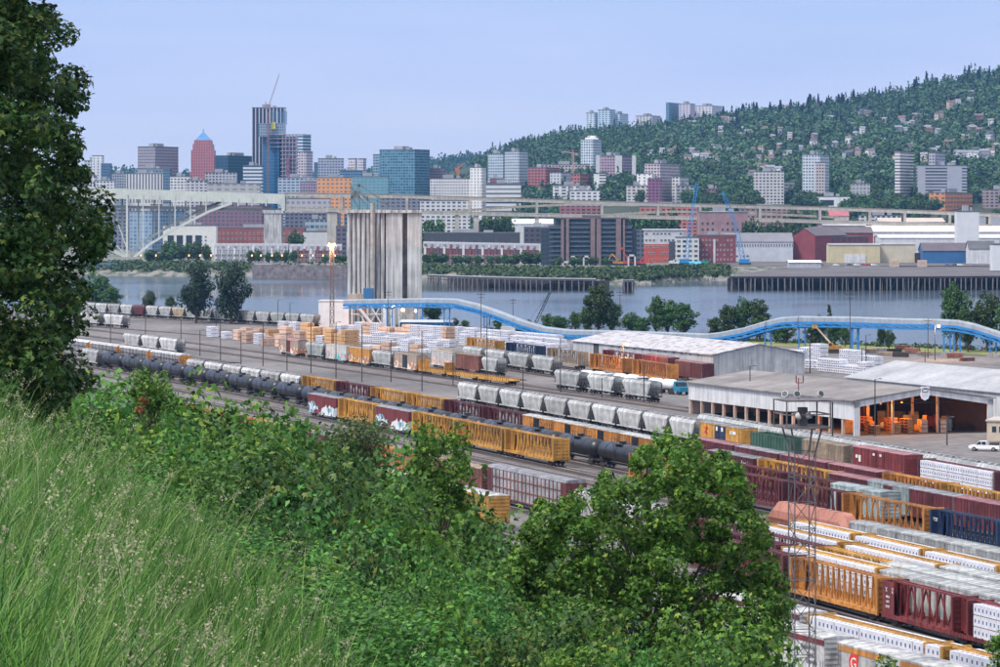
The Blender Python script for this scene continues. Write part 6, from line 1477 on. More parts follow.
r, *_ = bld(699, 748, 748, 213, 2650, mat('pink_brick', (.30, .19, .20), .9, .15, .12), 'grey pink brick warehouse with small dark windows', depth=20); add_windows(r, 9, 6, 2, 3.8, 3, 4.6, 1.5, 1.8, skip=.25, fr_m=roof_d)
q = M(); q.box(0, 22, 2, 8, 0, 3); q.build('roof_house', white_m, r, (8, 2, 33))
r, *_ = bld(697, 736, 736, 236, 2460, mat('maroon_brick', (.20, .06, .07), .9, .15, .12), 'maroon brick building with white stair mast behind blue cranes', depth=14); add_windows(r, 10, 5, 1.2, 2.5, 2, 3.4, 1.1, 1.3, skip=.2)
q = M(); q.box(11.5, 12.9, -.6, 0, 0, 17); q.build('stair_mast', white_m, r)
ZR = .8
ip = [G(712, 266, ZR), G(1400, 266, ZR), G(1400, 253, ZR), G(700, 253, ZR)]
sheet('industrial_ground', ip, dk_m)
grey_mt = mat('grey_metal', (.40, .42, .46), .7, .1, .2, streak=.1)
def gshed(x0, x1, y_e, y_r, Y, wallm, roofm, label, dep=24, cat='warehouse', rz=0, gab='x'):
    Y *= 1.1; L_ = (x1 - x0) * Y / F; eh = ZY(y_e, Y) - ZR; rh = ZY(y_r, Y + dep / 2) - ZR
    return gable_shed('warehouse', Vector((GX(x0, Y), Y, ZR)), Vector((math.cos(rz), math.sin(rz), 0)), L_, dep, eh, rh, wallm, roofm, label, cat), L_, eh
r, L_, eh = gshed(724, 793, 242, 233, 2300, mat('grey_blue_wall', (.48, .51, .56), .7, .08, .2), mat('dark_grey_roof', (.20, .20, .22), .9, .1, .1), 'pale grey riverside shed with band of windows', dep=30)
for i in range(26): link('window', win_mesh(1.2, 2.4), r, (1 + i * L_ / 26, -.02, eh - 3.6))
for i in (2, 4, 5): link('window', win_mesh(2.0, 1.6), r, (3 + i * 2.6, -.02, 3))
bm_ = mat('barn_red', (.22, .05, .06), .9, .12, .2)
# red barn: gable towards the river
def barn(x0, x1, y_e, y_r, Y, L_, wallm, roofm, label):
    Y *= 1.1; W_ = (x1 - x0) * Y / F; eh = ZY(y_e, Y) - ZR; rh = ZY(y_r, Y) - ZR
    return gable_shed('warehouse', Vector((GX(x1, Y), Y, ZR)), Vector((math.sin(R(28)), math.cos(R(28)), 0)), L_, W_, eh, rh, wallm, roofm, label, 'warehouse')
r = barn(791, 815, 236, 228, 2300, 60, bm_, mat('barn_roof', (.14, .12, .13), .9, .1, .1), 'dark red warehouse with gable to the river')
bld(791, 812, 874, 238, 2545, fc('a81', (.20, .05, .06), (.05, .06, .07), bay=6, floor=6, wf=.5), 'long dark red hall behind the yellow building', ang=50)
gshed(812, 873, 233, 227, 2390, bm_, mat('slate_roof', (.13, .11, .12), .9, .1, .1), 'dark slate roofed red warehouse rising behind', dep=40)
r, L_, eh = gshed(829, 880, 245, 243.5, 2240, mat('yellow_wall', (.55, .48, .30), .8, .08, .15, streak=.1), roof_g, 'pale yellow warehouse on the wharf', dep=20)
q = M(); q.box(L_ * .3, L_ * .72, -.5, 0, 0, 6); q.build('loading_bay', white_m, r)
gshed(880, 915, 244.5, 242.5, 2250, mat('cream_wall', (.55, .50, .38), .8, .08, .15), roof_g, 'cream warehouse extension with pipes', dep=20)
q = M(); q.box(0, 8, 0, 2, 0, 7); o = q.build('warehouse_door', mat('dark_red_door', (.06, .03, .03), .9)); o.location = (GX(915, 2470), 2470, ZR); tag(o, 'dark open doorway between yellow and blue warehouses', 'door')
gshed(923, 968, 251, 243, 2230, mat('blue_wall', (.03, .12, .28), .7, .1, .2), mat('brown_roof', (.12, .10, .12), .9, .1, .1), 'blue walled warehouse with dark roof', dep=26)
gshed(820, 890, 226, 222, 2520, white_m, roof_w, 'white flat warehouse behind the red one', dep=30); gshed(870, 1010, 232, 226, 2450, white_m, mat('cream_roof', (.62, .57, .52), .8, .08, .1), 'long cream roofed warehouse on the right', dep=60)
gshed(880, 1010, 238, 235, 2360, white_m, roof_w, 'long low white warehouse in front of the cream one', dep=40); gshed(880, 945, 222, 218, 2560, white_m, mat('tan_roof2', (.52, .44, .38), .8, .08, .1), 'tan humped roof warehouse far right', dep=40)
bld(957, 979, 979, 212, 2560, mat('plain_white', (.60, .62, .64), .8, .06, .2), 'white stair tower building with dark rooftop frame', depth=14); gshed(980, 1020, 216, 214, 2600, grey_mt, roof_g, 'pale grey shed at the right edge', dep=20)
gshed(829, 849, 216, 210, 2700, mat('tan_low', (.5, .45, .4), .8), mat('red_roof', (.42, .12, .14), .8, .1, .1), 'building with faded red roof under the viaduct', dep=26)
gshed(969, 995, 249, 241, 2210, white_m, roof_d, 'white framed boat shed with dark openings', dep=16); bld(993, 1020, 1020, 245, 2190, mat('plain_white', (.6, .6, .6)), 'white block at the right edge of the wharf', depth=14)
for i, (x, y) in enumerate(((890, 262), (918, 262))): q = M(); q.box(0, 6, 0, 4, 0, 4.6); o = q.build('site_hut', mat('hut_tan', (.50, .38, .30), .8)); o.location = (GX(x, 2330), 2330, .35); reg(o, 'small tan hut', 'hut', 'on the dark wharf')
gable_shed('warehouse', Vector((GX(789, 2290), 2290, .35)), Vector((1, 0, 0)), 21, 16, 3.6, 5.0, grey_mt, roof_w, 'low white roofed shed on the wharf edge', 'shed')
random.seed(9)
for i, x in enumerate((836, 842, 850, 857, 864, 868, 874, 948, 955, 806, 812, 821, 960, 975)):
    small_car(Vector((GX(x, 2370), 2370, .35 if True else 0)), random.uniform(-.3, .3), carcols[(3 if x in (864, 868) else (4 if x in (948,) else i % 3))], 'on the far wharf', 'parked car')
# townhouse rows
def townhouse(x0, wpx, yt, Y, wallm, roofm, i, where, desc):
    W_ = wpx * Y / F; h = ZY(yt, Y) - CZ; r = empty('townhouse', (GX(x0, Y), Y, CZ)); q = M(); q.box(.1, W_ - .1, 0, 11, 0, h - 4.6); q.build('wall', wallm, r)
    q = M(); q.prism([(-.3, h - 4.6), (11.3, h - 4.6), (10, h - 1.6), (6, h), (2.0, h - 1.2)], 0, W_, axis='x'); q.build('roof', roofm, r)
    q = M(); q.box(W_ * .15, W_ * .5, -.7, 1, 0, h - 3.4); q.build('bay_window', white_m if i % 3 == 0 else wallm, r)
    for k in range(2): link('window', win_mesh(1.5, 1.9), r, (W_ * .2, -.74, 1 + k * 3.4))
    for k in range(2): link('window', win_mesh(1.3, 1.9), r, (W_ * .65, -.04, 1 + k * 3.4))
    q = M(); q.box(W_ * .2, W_ * .55, .1, 5, h - 4.4, h - 1.6); q.build('dormer', [wallm, roofm, white_m, roofm][i % 4], r)
    reg(r, desc, 'townhouse', where)
wA = mat('th_grey', (.42, .42, .44), .8, .1, .3); wB = mat('th_red', (.22, .07, .08), .8, .12, .3); rA_ = mat('th_roof', (.26, .27, .30), .9, .1, .3)
for i in range(12): townhouse(214 + i * 6.2, 6.1, 243.5, 2480, wA, rA_, i, 'left of the silo', 'grey riverfront townhouse')
for i in range(8): townhouse(289 + i * 6.6, 6.5, 244, 2480, wB if i % 3 else wA, rA_, i, 'left of the silo', 'dark red riverfront townhouse')
for i in range(19): townhouse(423 + i * 6.4, 6.3, 241.5 + .12 * i, 2440, wB if i % 3 != 2 else mat('th_maroon2', (.15, .08, .10), .8, .12, .3), rA_, i, 'right of the silo', 'red riverfront townhouse')
# blocks behind the arch and the viaduct
r, *_ = bld(163, 216, 216, 226, 2860, mat('office_white', (.68, .68, .66), .8, .06, .2), 'white riverside office with tall dark windows', depth=16)
for i, a in enumerate((1, 11.3, 22, 32.5)): q = M(); q.box(3 + a * .72, 3 + a * .72 + 5, -.3, 0, 1.5, 16); q.build('tall_window', glassd, r)
add_windows(r, 2, 5, 30.5, 3.6, 2, 3, 1.6, 1.5, y=-.05)
r, *_ = bld(216, 306, 306, 228.5, 2900, mat('brick_red', (.26, .085, .075), .9, .14, .12), 'long red brick loft building behind the bridge pier', depth=20); add_windows(r, 19, 4, 2, 3.6, 3, 4.4, 1.5, 1.9, fr_m=roof_w, cap=90)
bld(192, 262, 270, 206, 2950, fc('a82', (.17, .09, .12), (.05, .07, .11), bay=4.4, floor=3.2, wf=.6, hf=.6, blind=.5), 'dark maroon apartment tower block seen between the bridge decks', ang=30)
bld(128, 152, 180, 212, 3000, fc('a83', (.24, .32, .42), (.08, .14, .2), bay=4, floor=3.2, wf=.7, hf=.7, blind=.8), 'blue white glazed apartment block behind the arch', ang=30)
bld(150, 160, 162, 205, 3100, fc('a84', (.55, .24, .14), gd, bay=3), 'orange striped tower seen between bridge hangers')
bld(150, 190, 190, 209, 3200, fc('a85', (.26, .28, .34), gb, bay=4), 'pale apartment block behind the arch hangers', depth=15); bld(100, 128, 128, 210, 3150, fc('a86', (.18, .19, .25), gd, bay=4), 'grey block behind the left hangers', depth=15)
bld(285, 330, 330, 199, 3300, fc('a87', (.40, .38, .40), (.2, .2, .24), bay=5, floor=5), 'pale building seen between the viaduct decks', depth=15); bld(285, 340, 340, 214, 3050, fc('a88', (.14, .14, .19), gd, bay=4), 'grey purple block below the viaduct', depth=15)
bld(305, 328, 328, 220, 2900, fc('a89', (.30, .36, .42), (.05, .1, .14), bay=4, floor=5, wf=.8), 'glass fronted building below the viaduct', depth=14)
bld(303, 347, 347, 232, 2810, mat('plain_white', (.6, .6, .6)), 'plain white wall left of the silo', depth=10)
bld(336, 346, 346, 227, 2600, fc('a90', (.12, .10, .14), gd, bay=4), 'dark small building beside the viaduct pier', depth=10)
bld(424, 520, 520, 233.5, 2620, fc('a91', (.05, .055, .07), (.1, .1, .1), bay=12, floor=20, wf=.1), 'long dark low building behind the townhouses', depth=15)
gshed(512, 553, 224, 219, 2850, white_m, roof_w, 'white roofed hall left of the dark condominium', dep=20); bld(524, 556, 556, 228, 2550, fc('a92', (.07, .06, .08), gd, bay=4), 'dark small apartment house left of the condominium', depth=12)
bld(543, 556, 556, 243, 2400, fc('a93', (.30, .24, .26), gd, bay=3), 'brown brick annex left of the condominium', depth=10)
bld(344, 352, 352, 215, 2900, fc('a94', (.1, .15, .2), gd), 'teal block left behind the silo', depth=12)
bld(676, 699, 699, 238, 2450, fc('a95', (.56, .57, .56), gd, bay=4), 'pale green house between cranes', depth=10)
for i, (x0, x1, y, c) in enumerate(((380, 420, 199, (.2, .2, .25)), (420, 470, 201, (.6, .6, .6)), (640, 700, 207, (.45, .16, .14)), (560, 600, 205, (.3, .12, .12)), (740, 800, 209, (.3, .2, .18)), (860, 905, 216, (.55, .55, .55)))):
    bld(x0, x1, x1, y, 3350, fc(f'a10{i}', c, gd, bay=5), ['dark low block between the decks left of centre', 'white low block between the decks', 'red and white shopfront row between the decks', 'red brick row between the viaduct decks', 'brown row between the decks at right', 'grey hall beyond the viaduct'][i], depth=14)
# promenade lamps of the far shore
for i in range(15):
    x = [189, 200, 211, 252, 261, 272, 282, 302, 313, 323, 335, 141, 156, 440, 455][i]; p = Vector((GX(x, 2455), 2455, CZ)); r_ = empty('promenade_lamp', p); q = M(); q.beam((0,0,0), (0,0,5), .25); q.build('post', lamph, r_); q = M(); q.cyl((0,0,5), (0,0,6.2), .45, n=8); q.build('lantern', bulb_far, r_)
    reg(r_, 'small lit promenade lamp', 'street lamp', 'on the far shore')
# blue crawler cranes and machines of the construction site
cbm = mat('crane_blue', (.02, .22, .52), .6, .1, .4)
def crawler(x, yb, segs, Y, label):
    r = empty('crawler_crane', (GX(x, Y), Y, CZ)); tag(r, label, 'crane'); s_ = F / Y
    for (xa, ya, xb, yb2, wdt) in segs:
        q = M(); a = Vector(((xa - x) / s_, 0, ZY(ya, Y) - CZ)); b = Vector(((xb - x) / s_, 0, ZY(yb2, Y) - CZ)); d = (b - a); L_ = d.length; dn = d.normalized(); nn = Vector((-dn.z, 0, dn.x)); k = max(2, int(L_ / 2.2))
        for y in (-.9, .9):
            for s2_ in (-1, 1): q.beam(a + nn*s2_*wdt + Vector((0,y,0)), b + nn*s2_*wdt*.8 + Vector((0,y,0)), .3)
            for i in range(k): p0, p1 = a.lerp(b, i / k), a.lerp(b, (i + 1) / k); sg_ = 1 if i % 2 else -1; q.beam(p0 + nn*sg_*wdt + Vector((0,y,0)), p1 - nn*sg_*wdt + Vector((0,y,0)), .26)
        q.build('lattice_boom', cbm, r)
    q = M(); q.box(-4, 3, -2, 2, 1.2, 4); q.build('cab', cbm, r)
    for y in (-2.4, 2.4): q = M(); q.box(-4, 4, y - .5, y + .5, 0, 1.3); q.build('track', C['under'], r)
crawler(685, 262, [(686, 260, 691, 222, 1.3), (691, 222, 697, 183, 1.0)], 2400, 'left blue crawler crane with tall lattice boom')
crawler(745, 261, [(743, 259, 736, 226, 1.5), (736, 226, 725, 197, 1.2), (725, 197, 722, 192, .7)], 2400, 'right blue crawler crane with leaning lattice boom')
redp = mat('machine_red', (.50, .04, .03), .5, .1, 1)
for (x, col, lab, bm2) in ((618, C['yellow'], 'yellow excavator at the bank construction site', ((0,0,2.5), (-3,0,6), (-5,0,2.5))), (628, redp, 'red drilling rig beside the yellow excavator', ((0,0,2.5), (-3,0,9))), (641, redp, 'smaller red excavator at the bank site', ((0,0,2.5), (3,0,6.5), (5,0,2))), (674, white_m, 'white truck at the blue crane', ((-2,0,2.2), (2,0,2.5))), (704, mat('machine_green', (.03, .3, .2), .6), 'green tank beside the maroon building', ((-2,0,2), (2,0,2.2)))):
    machine(Vector((GX(x, 2370), 2370, CZ)), 0, col, lab, boom=bm2, cat='machine', name='excavator', sc_=1.35)
q = M(); q.cyl((-4, 0, 0), (4, 0, 0), 2.6, n=14); o = q.build('blue_tarp', mat('tarp_blue', (.08, .4, .65), .6)); o.location = (GX(695, 2360), 2360, CZ + 1); o.scale = (1, 1, .8); tag(o, 'light blue tarpaulin heap near the blue crane', 'tarpaulin')
# ------------------------------------------------------------ houses on the hills
HW = [mat('house_' + k, c, .8, .08, .3) for k, c in (('white', (.66, .66, .68)), ('cream', (.55, .5, .44)), ('grey', (.32, .33, .38)), ('brown', (.25, .18, .16)), ('tan', (.45, .36, .3)))]
HR = [mat('hroof_' + k, c, .9, .1, .3) for k, c in (('dark', (.10, .10, .12)), ('grey', (.24, .25, .28)), ('brown', (.18, .12, .1)))]
HP = {}
def hhouse(P, w_, dep, h, wi, ri, rz, desc, where):
    k = (round(w_), round(dep), round(h), wi, ri)
    if k not in HP:
        r = empty('hillside_house'); q = M(); q.box(-w_/2, w_/2, -dep/2, dep/2, -4, h); a = q.build('wall', HW[wi], r)
        q = M(); q.prism([(-dep/2 - .5, h), (dep/2 + .5, h), (0, h + w_ * .1 + 1.5)], -w_/2 - .5, w_/2 + .5); b = q.build('roof', HR[ri], r); kids = [a, b]
        n = max(2, int(w_ / 4))
        for i in range(n):
            for j in range(max(1, int(h / 3.2))): kids.append(link('window', win_mesh(1.8, 1.7), r, (-w_/2 + (i + .3) * w_ / n, -dep/2, .6 + j * 3)))
        remember(r, kids); HP[k] = r; o = r
    else: o = copy_tree(HP[k])
    o.location = P; o.rotation_euler[2] = rz; reg(o, desc, 'house', where)
random.seed(21)
HOUSES = []
HS = [(688, 160, 3), (700, 161, 3), (707, 158, 2.5), (716, 163, 2.5), (693, 126, 3), (725, 122, 3.5), (732, 123, 3), (721, 130, 2), (714, 146, 3), (654, 145, 2), (662, 153, 2.5), (670, 153, 2.5), (676, 153, 2), (650, 154, 2),
      (758, 109, 3), (765, 109, 2), (773, 108, 3), (786, 108, 3), (817, 107, 3), (822, 106, 3), (795, 124, 5), (800, 124, 4), (759, 125, 4), (824, 120, 4), (830, 121, 3), (886, 122, 3), (902, 122, 3), (898, 132, 3), (896, 131, 2), (912, 124, 2), (921, 118, 3), (862, 115, 4), (868, 114, 3),
      (900, 92, 2), (852, 102, 2), (978, 119, 4), (971, 94, 3), (998, 93, 3), (937, 117, 2), (951, 105, 3), (972, 130, 4), (980, 132, 3), (965, 141, 3), (957, 143, 3), (948, 147, 3), (910, 148, 2), (880, 148, 2), (990, 138, 3), (996, 148, 3), (945, 156, 4), (960, 158, 5), (968, 158, 4), (975, 156, 4), (984, 155, 4), (991, 154, 4),
      (780, 148, 2), (786, 158, 2), (850, 156, 3), (846, 158, 2), (762, 171, 4), (770, 173, 4), (779, 174, 3), (752, 176, 3), (744, 170, 2.5), (870, 156, 3), (858, 156, 2.5), (876, 158, 2.5), (924, 160, 3), (600, 150, 0), (712, 161, 3), (704, 160, 3), (697, 158, 2.6), (718, 158, 2), (958, 103, 2), (905, 131, 2), (744, 130, 2), (838, 103, 2), (806, 104, 2)]
for _ in range(75):
    x_ = random.uniform(690, 1010); k_ = random.random(); HS.append((x_, interp(RIDGE, x_) + 14 + k_ * (168 - interp(RIDGE, x_) - 14) + random.uniform(-3, 3), random.uniform(1.6, 2.8)))
for x, y, w_ in HS:
    if not w_: continue
    p = hill_at(x, y + 2.2); HOUSES.append((p.x, p.y)); ww = w_ * 1.45 * 2 * p.y / F * .8; wi = random.choice((0, 0, 1, 2, 2, 3, 4)); hhouse(p + Vector((0, 0, 1.6)), round(ww), 9, random.choice((5, 6, 8)), wi, random.choice((0, 1, 1, 2)), random.uniform(-.5, .5), 'small ' + ['white', 'cream', 'grey', 'brown', 'tan'][wi] + ' house', 'on the wooded hillside')
# ------------------------------------------------------------ vegetation
def rand_unit(n, g): v = g.normal(size=(n, 3)); return v / np.linalg.norm(v, axis=1, keepdims=True)
def tufts(P, N, size, g, kind='quad'):
    """one leaf or leaf clump at each point P, roughly facing N"""
    n = len(P); N = N + g.normal(size=(n, 3)) * .55; N /= np.linalg.norm(N, axis=1, keepdims=True) + 1e-9
    T = np.cross(N, g.normal(size=(n, 3))); T /= np.linalg.norm(T, axis=1, keepdims=True) + 1e-9; B = np.cross(N, T)
    s = (size * g.uniform(.65, 1.3, n))[:, None]
    if kind == 'quad':
        c = [(-.5, 0, 0), (0, -.42, .08), (.55, 0, -.05), (0, .42, .08)]; F_ = [[0, 1, 2, 3]]
    elif kind == 'leaf':   # pointed oval leaf folded along its rib
        c = [(-.5, 0, 0), (-.1, -.3, .1), (.55, 0, -.06), (-.1, .3, .1)]; F_ = [[0, 1, 2, 2], [0, 2, 3, 3]]
        F_ = [[0, 1, 2, 3]]
    else:                  # maple: three lobes
        c = [(-.35, 0, 0), (.0, -.16, .04), (.6, 0, -.1), (.0, .16, .04), (-.22, -.30, .02), (.22, -.55, -.1), (.08, -.12, .03), (-.22, .30, .02), (.22, .55, -.1), (.08, .12, .03)]
        F_ = [[0, 1, 2, 3], [0, 4, 5, 6], [0, 9, 8, 7]]
    c = np.array(c); k = len(c)
    V = (P[:, None, :] + s[:, None, :] * (c[None, :, 0:1] * T[:, None, :] + c[None, :, 1:2] * B[:, None, :] + c[None, :, 2:3] * N[:, None, :])).reshape(-1, 3)
    Fc = (np.array(F_)[None] + (np.arange(n) * k)[:, None, None]).reshape(-1, 4)
    return V, Fc
def cloud(center, rad, n, g, shell=.55, flat=1.0):
    d = rand_unit(n, g); r = shell + (1 - shell) * g.random(n) ** .6
    P = d * r[:, None] * np.array(rad)[None]; return P + np.array(center)[None], d
def crown(clumps, per, size, g, kind, up=.5):
    Ps, Ns = [], []
    for (c, r) in clumps:
        P, d = cloud(c, (r, r, r * .8), per, g, .45); Ps.append(P); Ns.append(d * .6 + np.array([0, 0, up]))
    return tufts(np.concatenate(Ps), np.concatenate(Ns), size, g, kind)
bark = mat('bark', (.10, .075, .055), .95, .25, 3); barkg = mat('bark_grey', (.16, .15, .13), .95, .25, 3)
def trunk_mesh(h, r0, limbs, mt, name='trunk'):
    q = M(); q.cyl((0, 0, -.4), (0, 0, h), r0, r0 * .45, n=8)
    for (z, dx, dy, z2, rr) in limbs: q.cyl((0, 0, z), (dx, dy, z2), rr, rr * .35, n=6)
    return q.mesh(name, mt)
def make_tree(name, hgt, rad, z0, nclump, per, size, leafm, kind, seed, rc=.36, barkm=None, shape='round', droop=0.0):
    g = np.random.default_rng(seed); cl = []
    zc = (z0 + hgt) / 2; hz = (hgt - z0) / 2
    for i in range(nclump):
        d = rand_unit(1, g)[0]; rr = g.uniform(.35, .82)
        if shape == 'poplar': x, y = d[0] * rad * .6, d[1] * rad * .6; z = z0 + g.random() * (hgt - z0); k = 1 - .75 * ((z - z0) / (hgt - z0)) ** 1.5
        elif shape == 'round': x, y, z = d[0] * rad * rr, d[1] * rad * rr, zc + d[2] * hz * rr; k = 1
        c = (x * k, y * k, z); cl.append((c, rad * rc * g.uniform(.7, 1.25) * (k if shape == 'poplar' else 1)))
    V, Fc = crown(cl, per, size, g, kind)
    tz = np.percentile(V[:, 2], 99.3); V[:, 2] = z0 * .4 + (V[:, 2] - z0 * .4) * (hgt - z0 * .4) / (tz - z0 * .4)
    r = empty(name); limbs = [(z0 + .15 * (c[2] - z0) if c[2] > z0 else z0 * .7, c[0] * .8, c[1] * .8, c[2], rad * .035) for c, _ in cl[:14]]
    a = link('trunk', trunk_mesh(hgt * .72, rad * .075, limbs, barkm or bark), r); b = link('crown', npmesh('crown', V, Fc, leafm), r); remember(r, [a, b]); return r
LM = leafmat('maple_leaves', [(.025, .07, .012), (.05, .14, .02), (.08, .20, .026), (.13, .28, .035), (.24, .33, .05)], tr=.3)
LMd = leafmat('dark_maple_leaves', [(.016, .045, .014), (.028, .078, .02), (.042, .11, .026), (.07, .16, .032), (.16, .19, .035)], tr=.2)
LS = leafmat('shrub_leaves', [(.026, .08, .022), (.042, .13, .028), (.065, .18, .034), (.10, .25, .04), (.15, .31, .06)], tr=.3, rndo=.22)
LW = leafmat('willow_leaves', [(.04, .07, .03), (.07, .11, .04), (.10, .15, .05), (.15, .17, .06)], tr=.3)
LB = leafmat('river_leaves', [(.022, .05, .018), (.035, .08, .022), (.055, .12, .028), (.09, .16, .035)], tr=.25, rndo=.3)
LDk = leafmat('dark_river_leaves', [(.012, .028, .016), (.02, .042, .02), (.03, .06, .024)], tr=.15, rndo=.2)
LC = leafmat('city_leaves', [(.025, .06, .02), (.042, .095, .026), (.062, .14, .034), (.10, .18, .04)], tr=.2, rndo=.35)
LCn = leafmat('conifer_needles', [(.010, .026, .014), (.016, .038, .018), (.024, .052, .022)], tr=.1, rndo=.25)
# --- the big dark maple at the left edge
g = np.random.default_rng(41); TYm = 95.0; smt = F / TYm
out_px = [(-30, 72), (0, 62), (30, 72), (55, 74), (80, 86), (105, 84), (125, 82), (140, 88), (160, 86), (185, 92), (200, 112), (220, 118), (245, 120), (262, 112), (280, 96), (300, 98), (318, 100), (335, 90), (350, 92), (370, 96), (395, 90), (415, 60), (440, 30)]
cl = []
for i in range(520):
    y = g.uniform(-190, 425); xe = interp(out_px, y) if False else None
    P_ = [(b, a) for a, b in [(v[1], v[0]) for v in out_px]]
    xe = 60
    for (ya, xa), (yb, xb) in zip(out_px, out_px[1:]):
        if ya <= y <= yb: xe = xa + (xb - xa) * (y - ya) / (yb - ya)
    if y < -30: xe = 72 - (-30 - y) * .45
    rad_px = g.uniform(14, 27); u = g.random() ** .6; x = -110 + (xe - rad_px * .95 + 110) * u
    dep = (1 - ((x + 30) / 200) ** 2) * 4.2; yy = g.uniform(-1, 1) * dep
    cl.append(((x / smt, yy, (YH - y) / smt), rad_px / smt))
V, Fc = crown(cl, 120, .19, g, 'maple', .55)
base = Vector((GX(-40, TYm), TYm, bluff(GX(-40, TYm), TYm))); r = empty('maple_tree', base); tag(r, 'tall dark green maple filling the left edge of the view', 'tree')
V = V + np.array([GX(500, TYm) - base.x + (0 - 500) * TYm / F, 0, H - base.z])[None]
link('crown', npmesh('crown', V, Fc, LMd), r)
limbs = []
hh = H + 190 / smt - base.z
for i in range(0, 520, 14): c = cl[i][0]; cx = c[0] - 500 / smt - base.x; cz = c[2] + H - base.z; limbs.append((max(1, cz - abs(cx) * .8 - 1.5), cx, c[1], cz, .09))
link('trunk', trunk_mesh(hh * .9, .42, limbs, bark), r)
# --- the bright maple in front of the yard
g = np.random.default_rng(52); Ym = 112.0; sm = F / Ym
top_px = [(512, 560), (524, 520), (540, 500), (556, 492), (575, 478), (592, 484), (605, 470), (622, 452), (640, 440), (655, 432), (675, 430), (700, 438), (722, 448), (740, 458), (742, 480), (752, 500), (764, 528), (772, 552), (785, 580), (778, 600), (768, 640)]
cl = []
for i in range(560):
    x = g.uniform(512, 782); yt = interp(top_px[:18], x) if x < 764 else interp([(764, 528), (772, 552), (785, 580)], x)
    if 742 < x < 752: yt = 490
    rp = g.uniform(8, 19); y = yt + rp * .9 + (g.random() ** 1.1) * (700 - yt)
    if x > 755 and y > 640: continue
    dep = (1 - ((x - 648) / 160) ** 2) * 3.6; cl.append((((x - 648) / sm, g.uniform(-1, 1) * max(.5, dep), (YH - y) / sm + H), rp / sm))
bx = GX(648, Ym); bz = bluff(bx, Ym); V, Fc = crown([((c[0], c[1], c[2] - bz), r_) for c, r_ in cl], 120, .16, g, 'maple', .6)
r = empty('maple_tree', (bx, Ym, bz)); tag(r, 'bright green maple in the foreground hiding the yard tracks', 'tree'); link('crown', npmesh('crown', V, Fc, LM), r)
limbs = [(max(.5, c[2] - bz - abs(c[0]) * 1.0 - 2), c[0], c[1], c[2] - bz, .06) for c, _ in cl[::7]]
link('trunk', trunk_mesh(H - (450 - YH) / sm - bz - .6, .22, limbs, barkg), r)
# --- small slim tree between the autorack and the bushes
def px_tree(x, yt, yb, wpx, Y, leafm, nclump, per, size, kind, seed, label, rc=.34, name='young_tree', shape='round', barkm=None, reg_=None, cat='tree'):
    s = F / Y; bz = bluff(GX(x, Y), Y) if Y < 250 else GZ; zt = ZY(yt, Y); zb = ZY(yb, Y)
    r = make_tree(name, zt - bz, wpx / 2 / s, max(.3, zb - bz), nclump, per, size, leafm, kind, seed, rc, barkm, shape); r.location = (GX(x, Y), Y, bz)
    if reg_: reg(r, label, cat, reg_)
    else: tag(r, label, cat)
    return r
px_tree(440, 424, 560, 82, 125, LMd if False else LM, 46, 60, .17, 'maple', 5, 'slim dark green young tree in front of the orange railcars', rc=.33)
px_tree(358, 418, 470, 84, 150, LW, 40, 70, .16, 'leaf', 6, 'pale olive willow bush below the red boxcars', rc=.36, name='willow_bush', cat='bush')
px_tree(152, 370, 440, 50, 140, LM, 30, 70, .15, 'maple', 7, 'small leafy sapling beside the tank cars', rc=.4)
px_tree(998, 632, 700, 36, 120, LM, 12, 50, .15, 'maple', 8, 'leafy tree top at the bottom right corner', rc=.5)
px_tree(885, 655, 720, 44, 118, LM, 10, 50, .15, 'maple', 9, 'leafy sprig in front of the refrigerator cars', rc=.5)
# --- shrubs of the slope
SP = []
for k in range(6):
    lm = [LS, LM, LS, LMd, LS, LM][k]
    r = make_tree('shrub', 4.6, 1.6, .4, 44, 95, .115 if k % 2 == 0 else .125, lm, 'leaf' if k % 2 == 0 else 'maple', 100 + k, rc=.36, barkm=barkg); r.name = 'shrub'; SP.append(r)
used = [False] * 6
def shrub(x, yt, Y, sc_=1.0, k=None):
    k = random.randrange(6) if k is None else k; o = SP[k] if not used[k] else copy_tree(SP[k]); used[k] = True
    X = GX(x, Y); zt = ZY(yt, Y); bz = bluff(X, Y); h = max(1.2, zt - bz); o.location = (X, Y, bz); wv = max(sc_, h / 4.6 * .9) * random.uniform(.85, 1.15); o.scale = (wv, wv, h / 4.6); o.rotation_euler[2] = random.uniform(0, 6.28)
    reg(o, ['leafy green shrub', 'young maple bush', 'leafy green shrub', 'dark green bush', 'leafy green shrub', 'young maple bush'][k], 'shrub', 'on the bluff slope'); return o
random.seed(31)
front = [(60, 392), (100, 388), (130, 394), (165, 406), (195, 412), (235, 420), (262, 426), (290, 434), (318, 440), (345, 450), (380, 466), (410, 486), (440, 506), (470, 520), (490, 545), (520, 552)]
sky_ = lambda x: interp(front, x)
for (Y, dy, step, jit) in ((170, 0, 26, 6), (158, 3, 26, 7), (146, 8, 28, 8), (132, 18, 32, 10), (116, 32, 36, 12), (102, 56, 40, 14), (90, 84, 46, 16), (80, 115, 54, 18), (72, 150, 62, 20)):
    x = 20 + random.uniform(0, 20)
    while x < 560:
        yt = sky_(min(x, 520)) + dy + random.uniform(-2, jit)
        lim = 400 + .62 * x if Y < 95 else 0          # the grass slope lies in front of the bushes at lower left
        if yt < 640 and x > (0 if Y > 95 else (yt - 400) * .95): shrub(x, yt, Y, .95 + (170 - Y) * .0015)
        x += step * random.uniform(.8, 1.2)
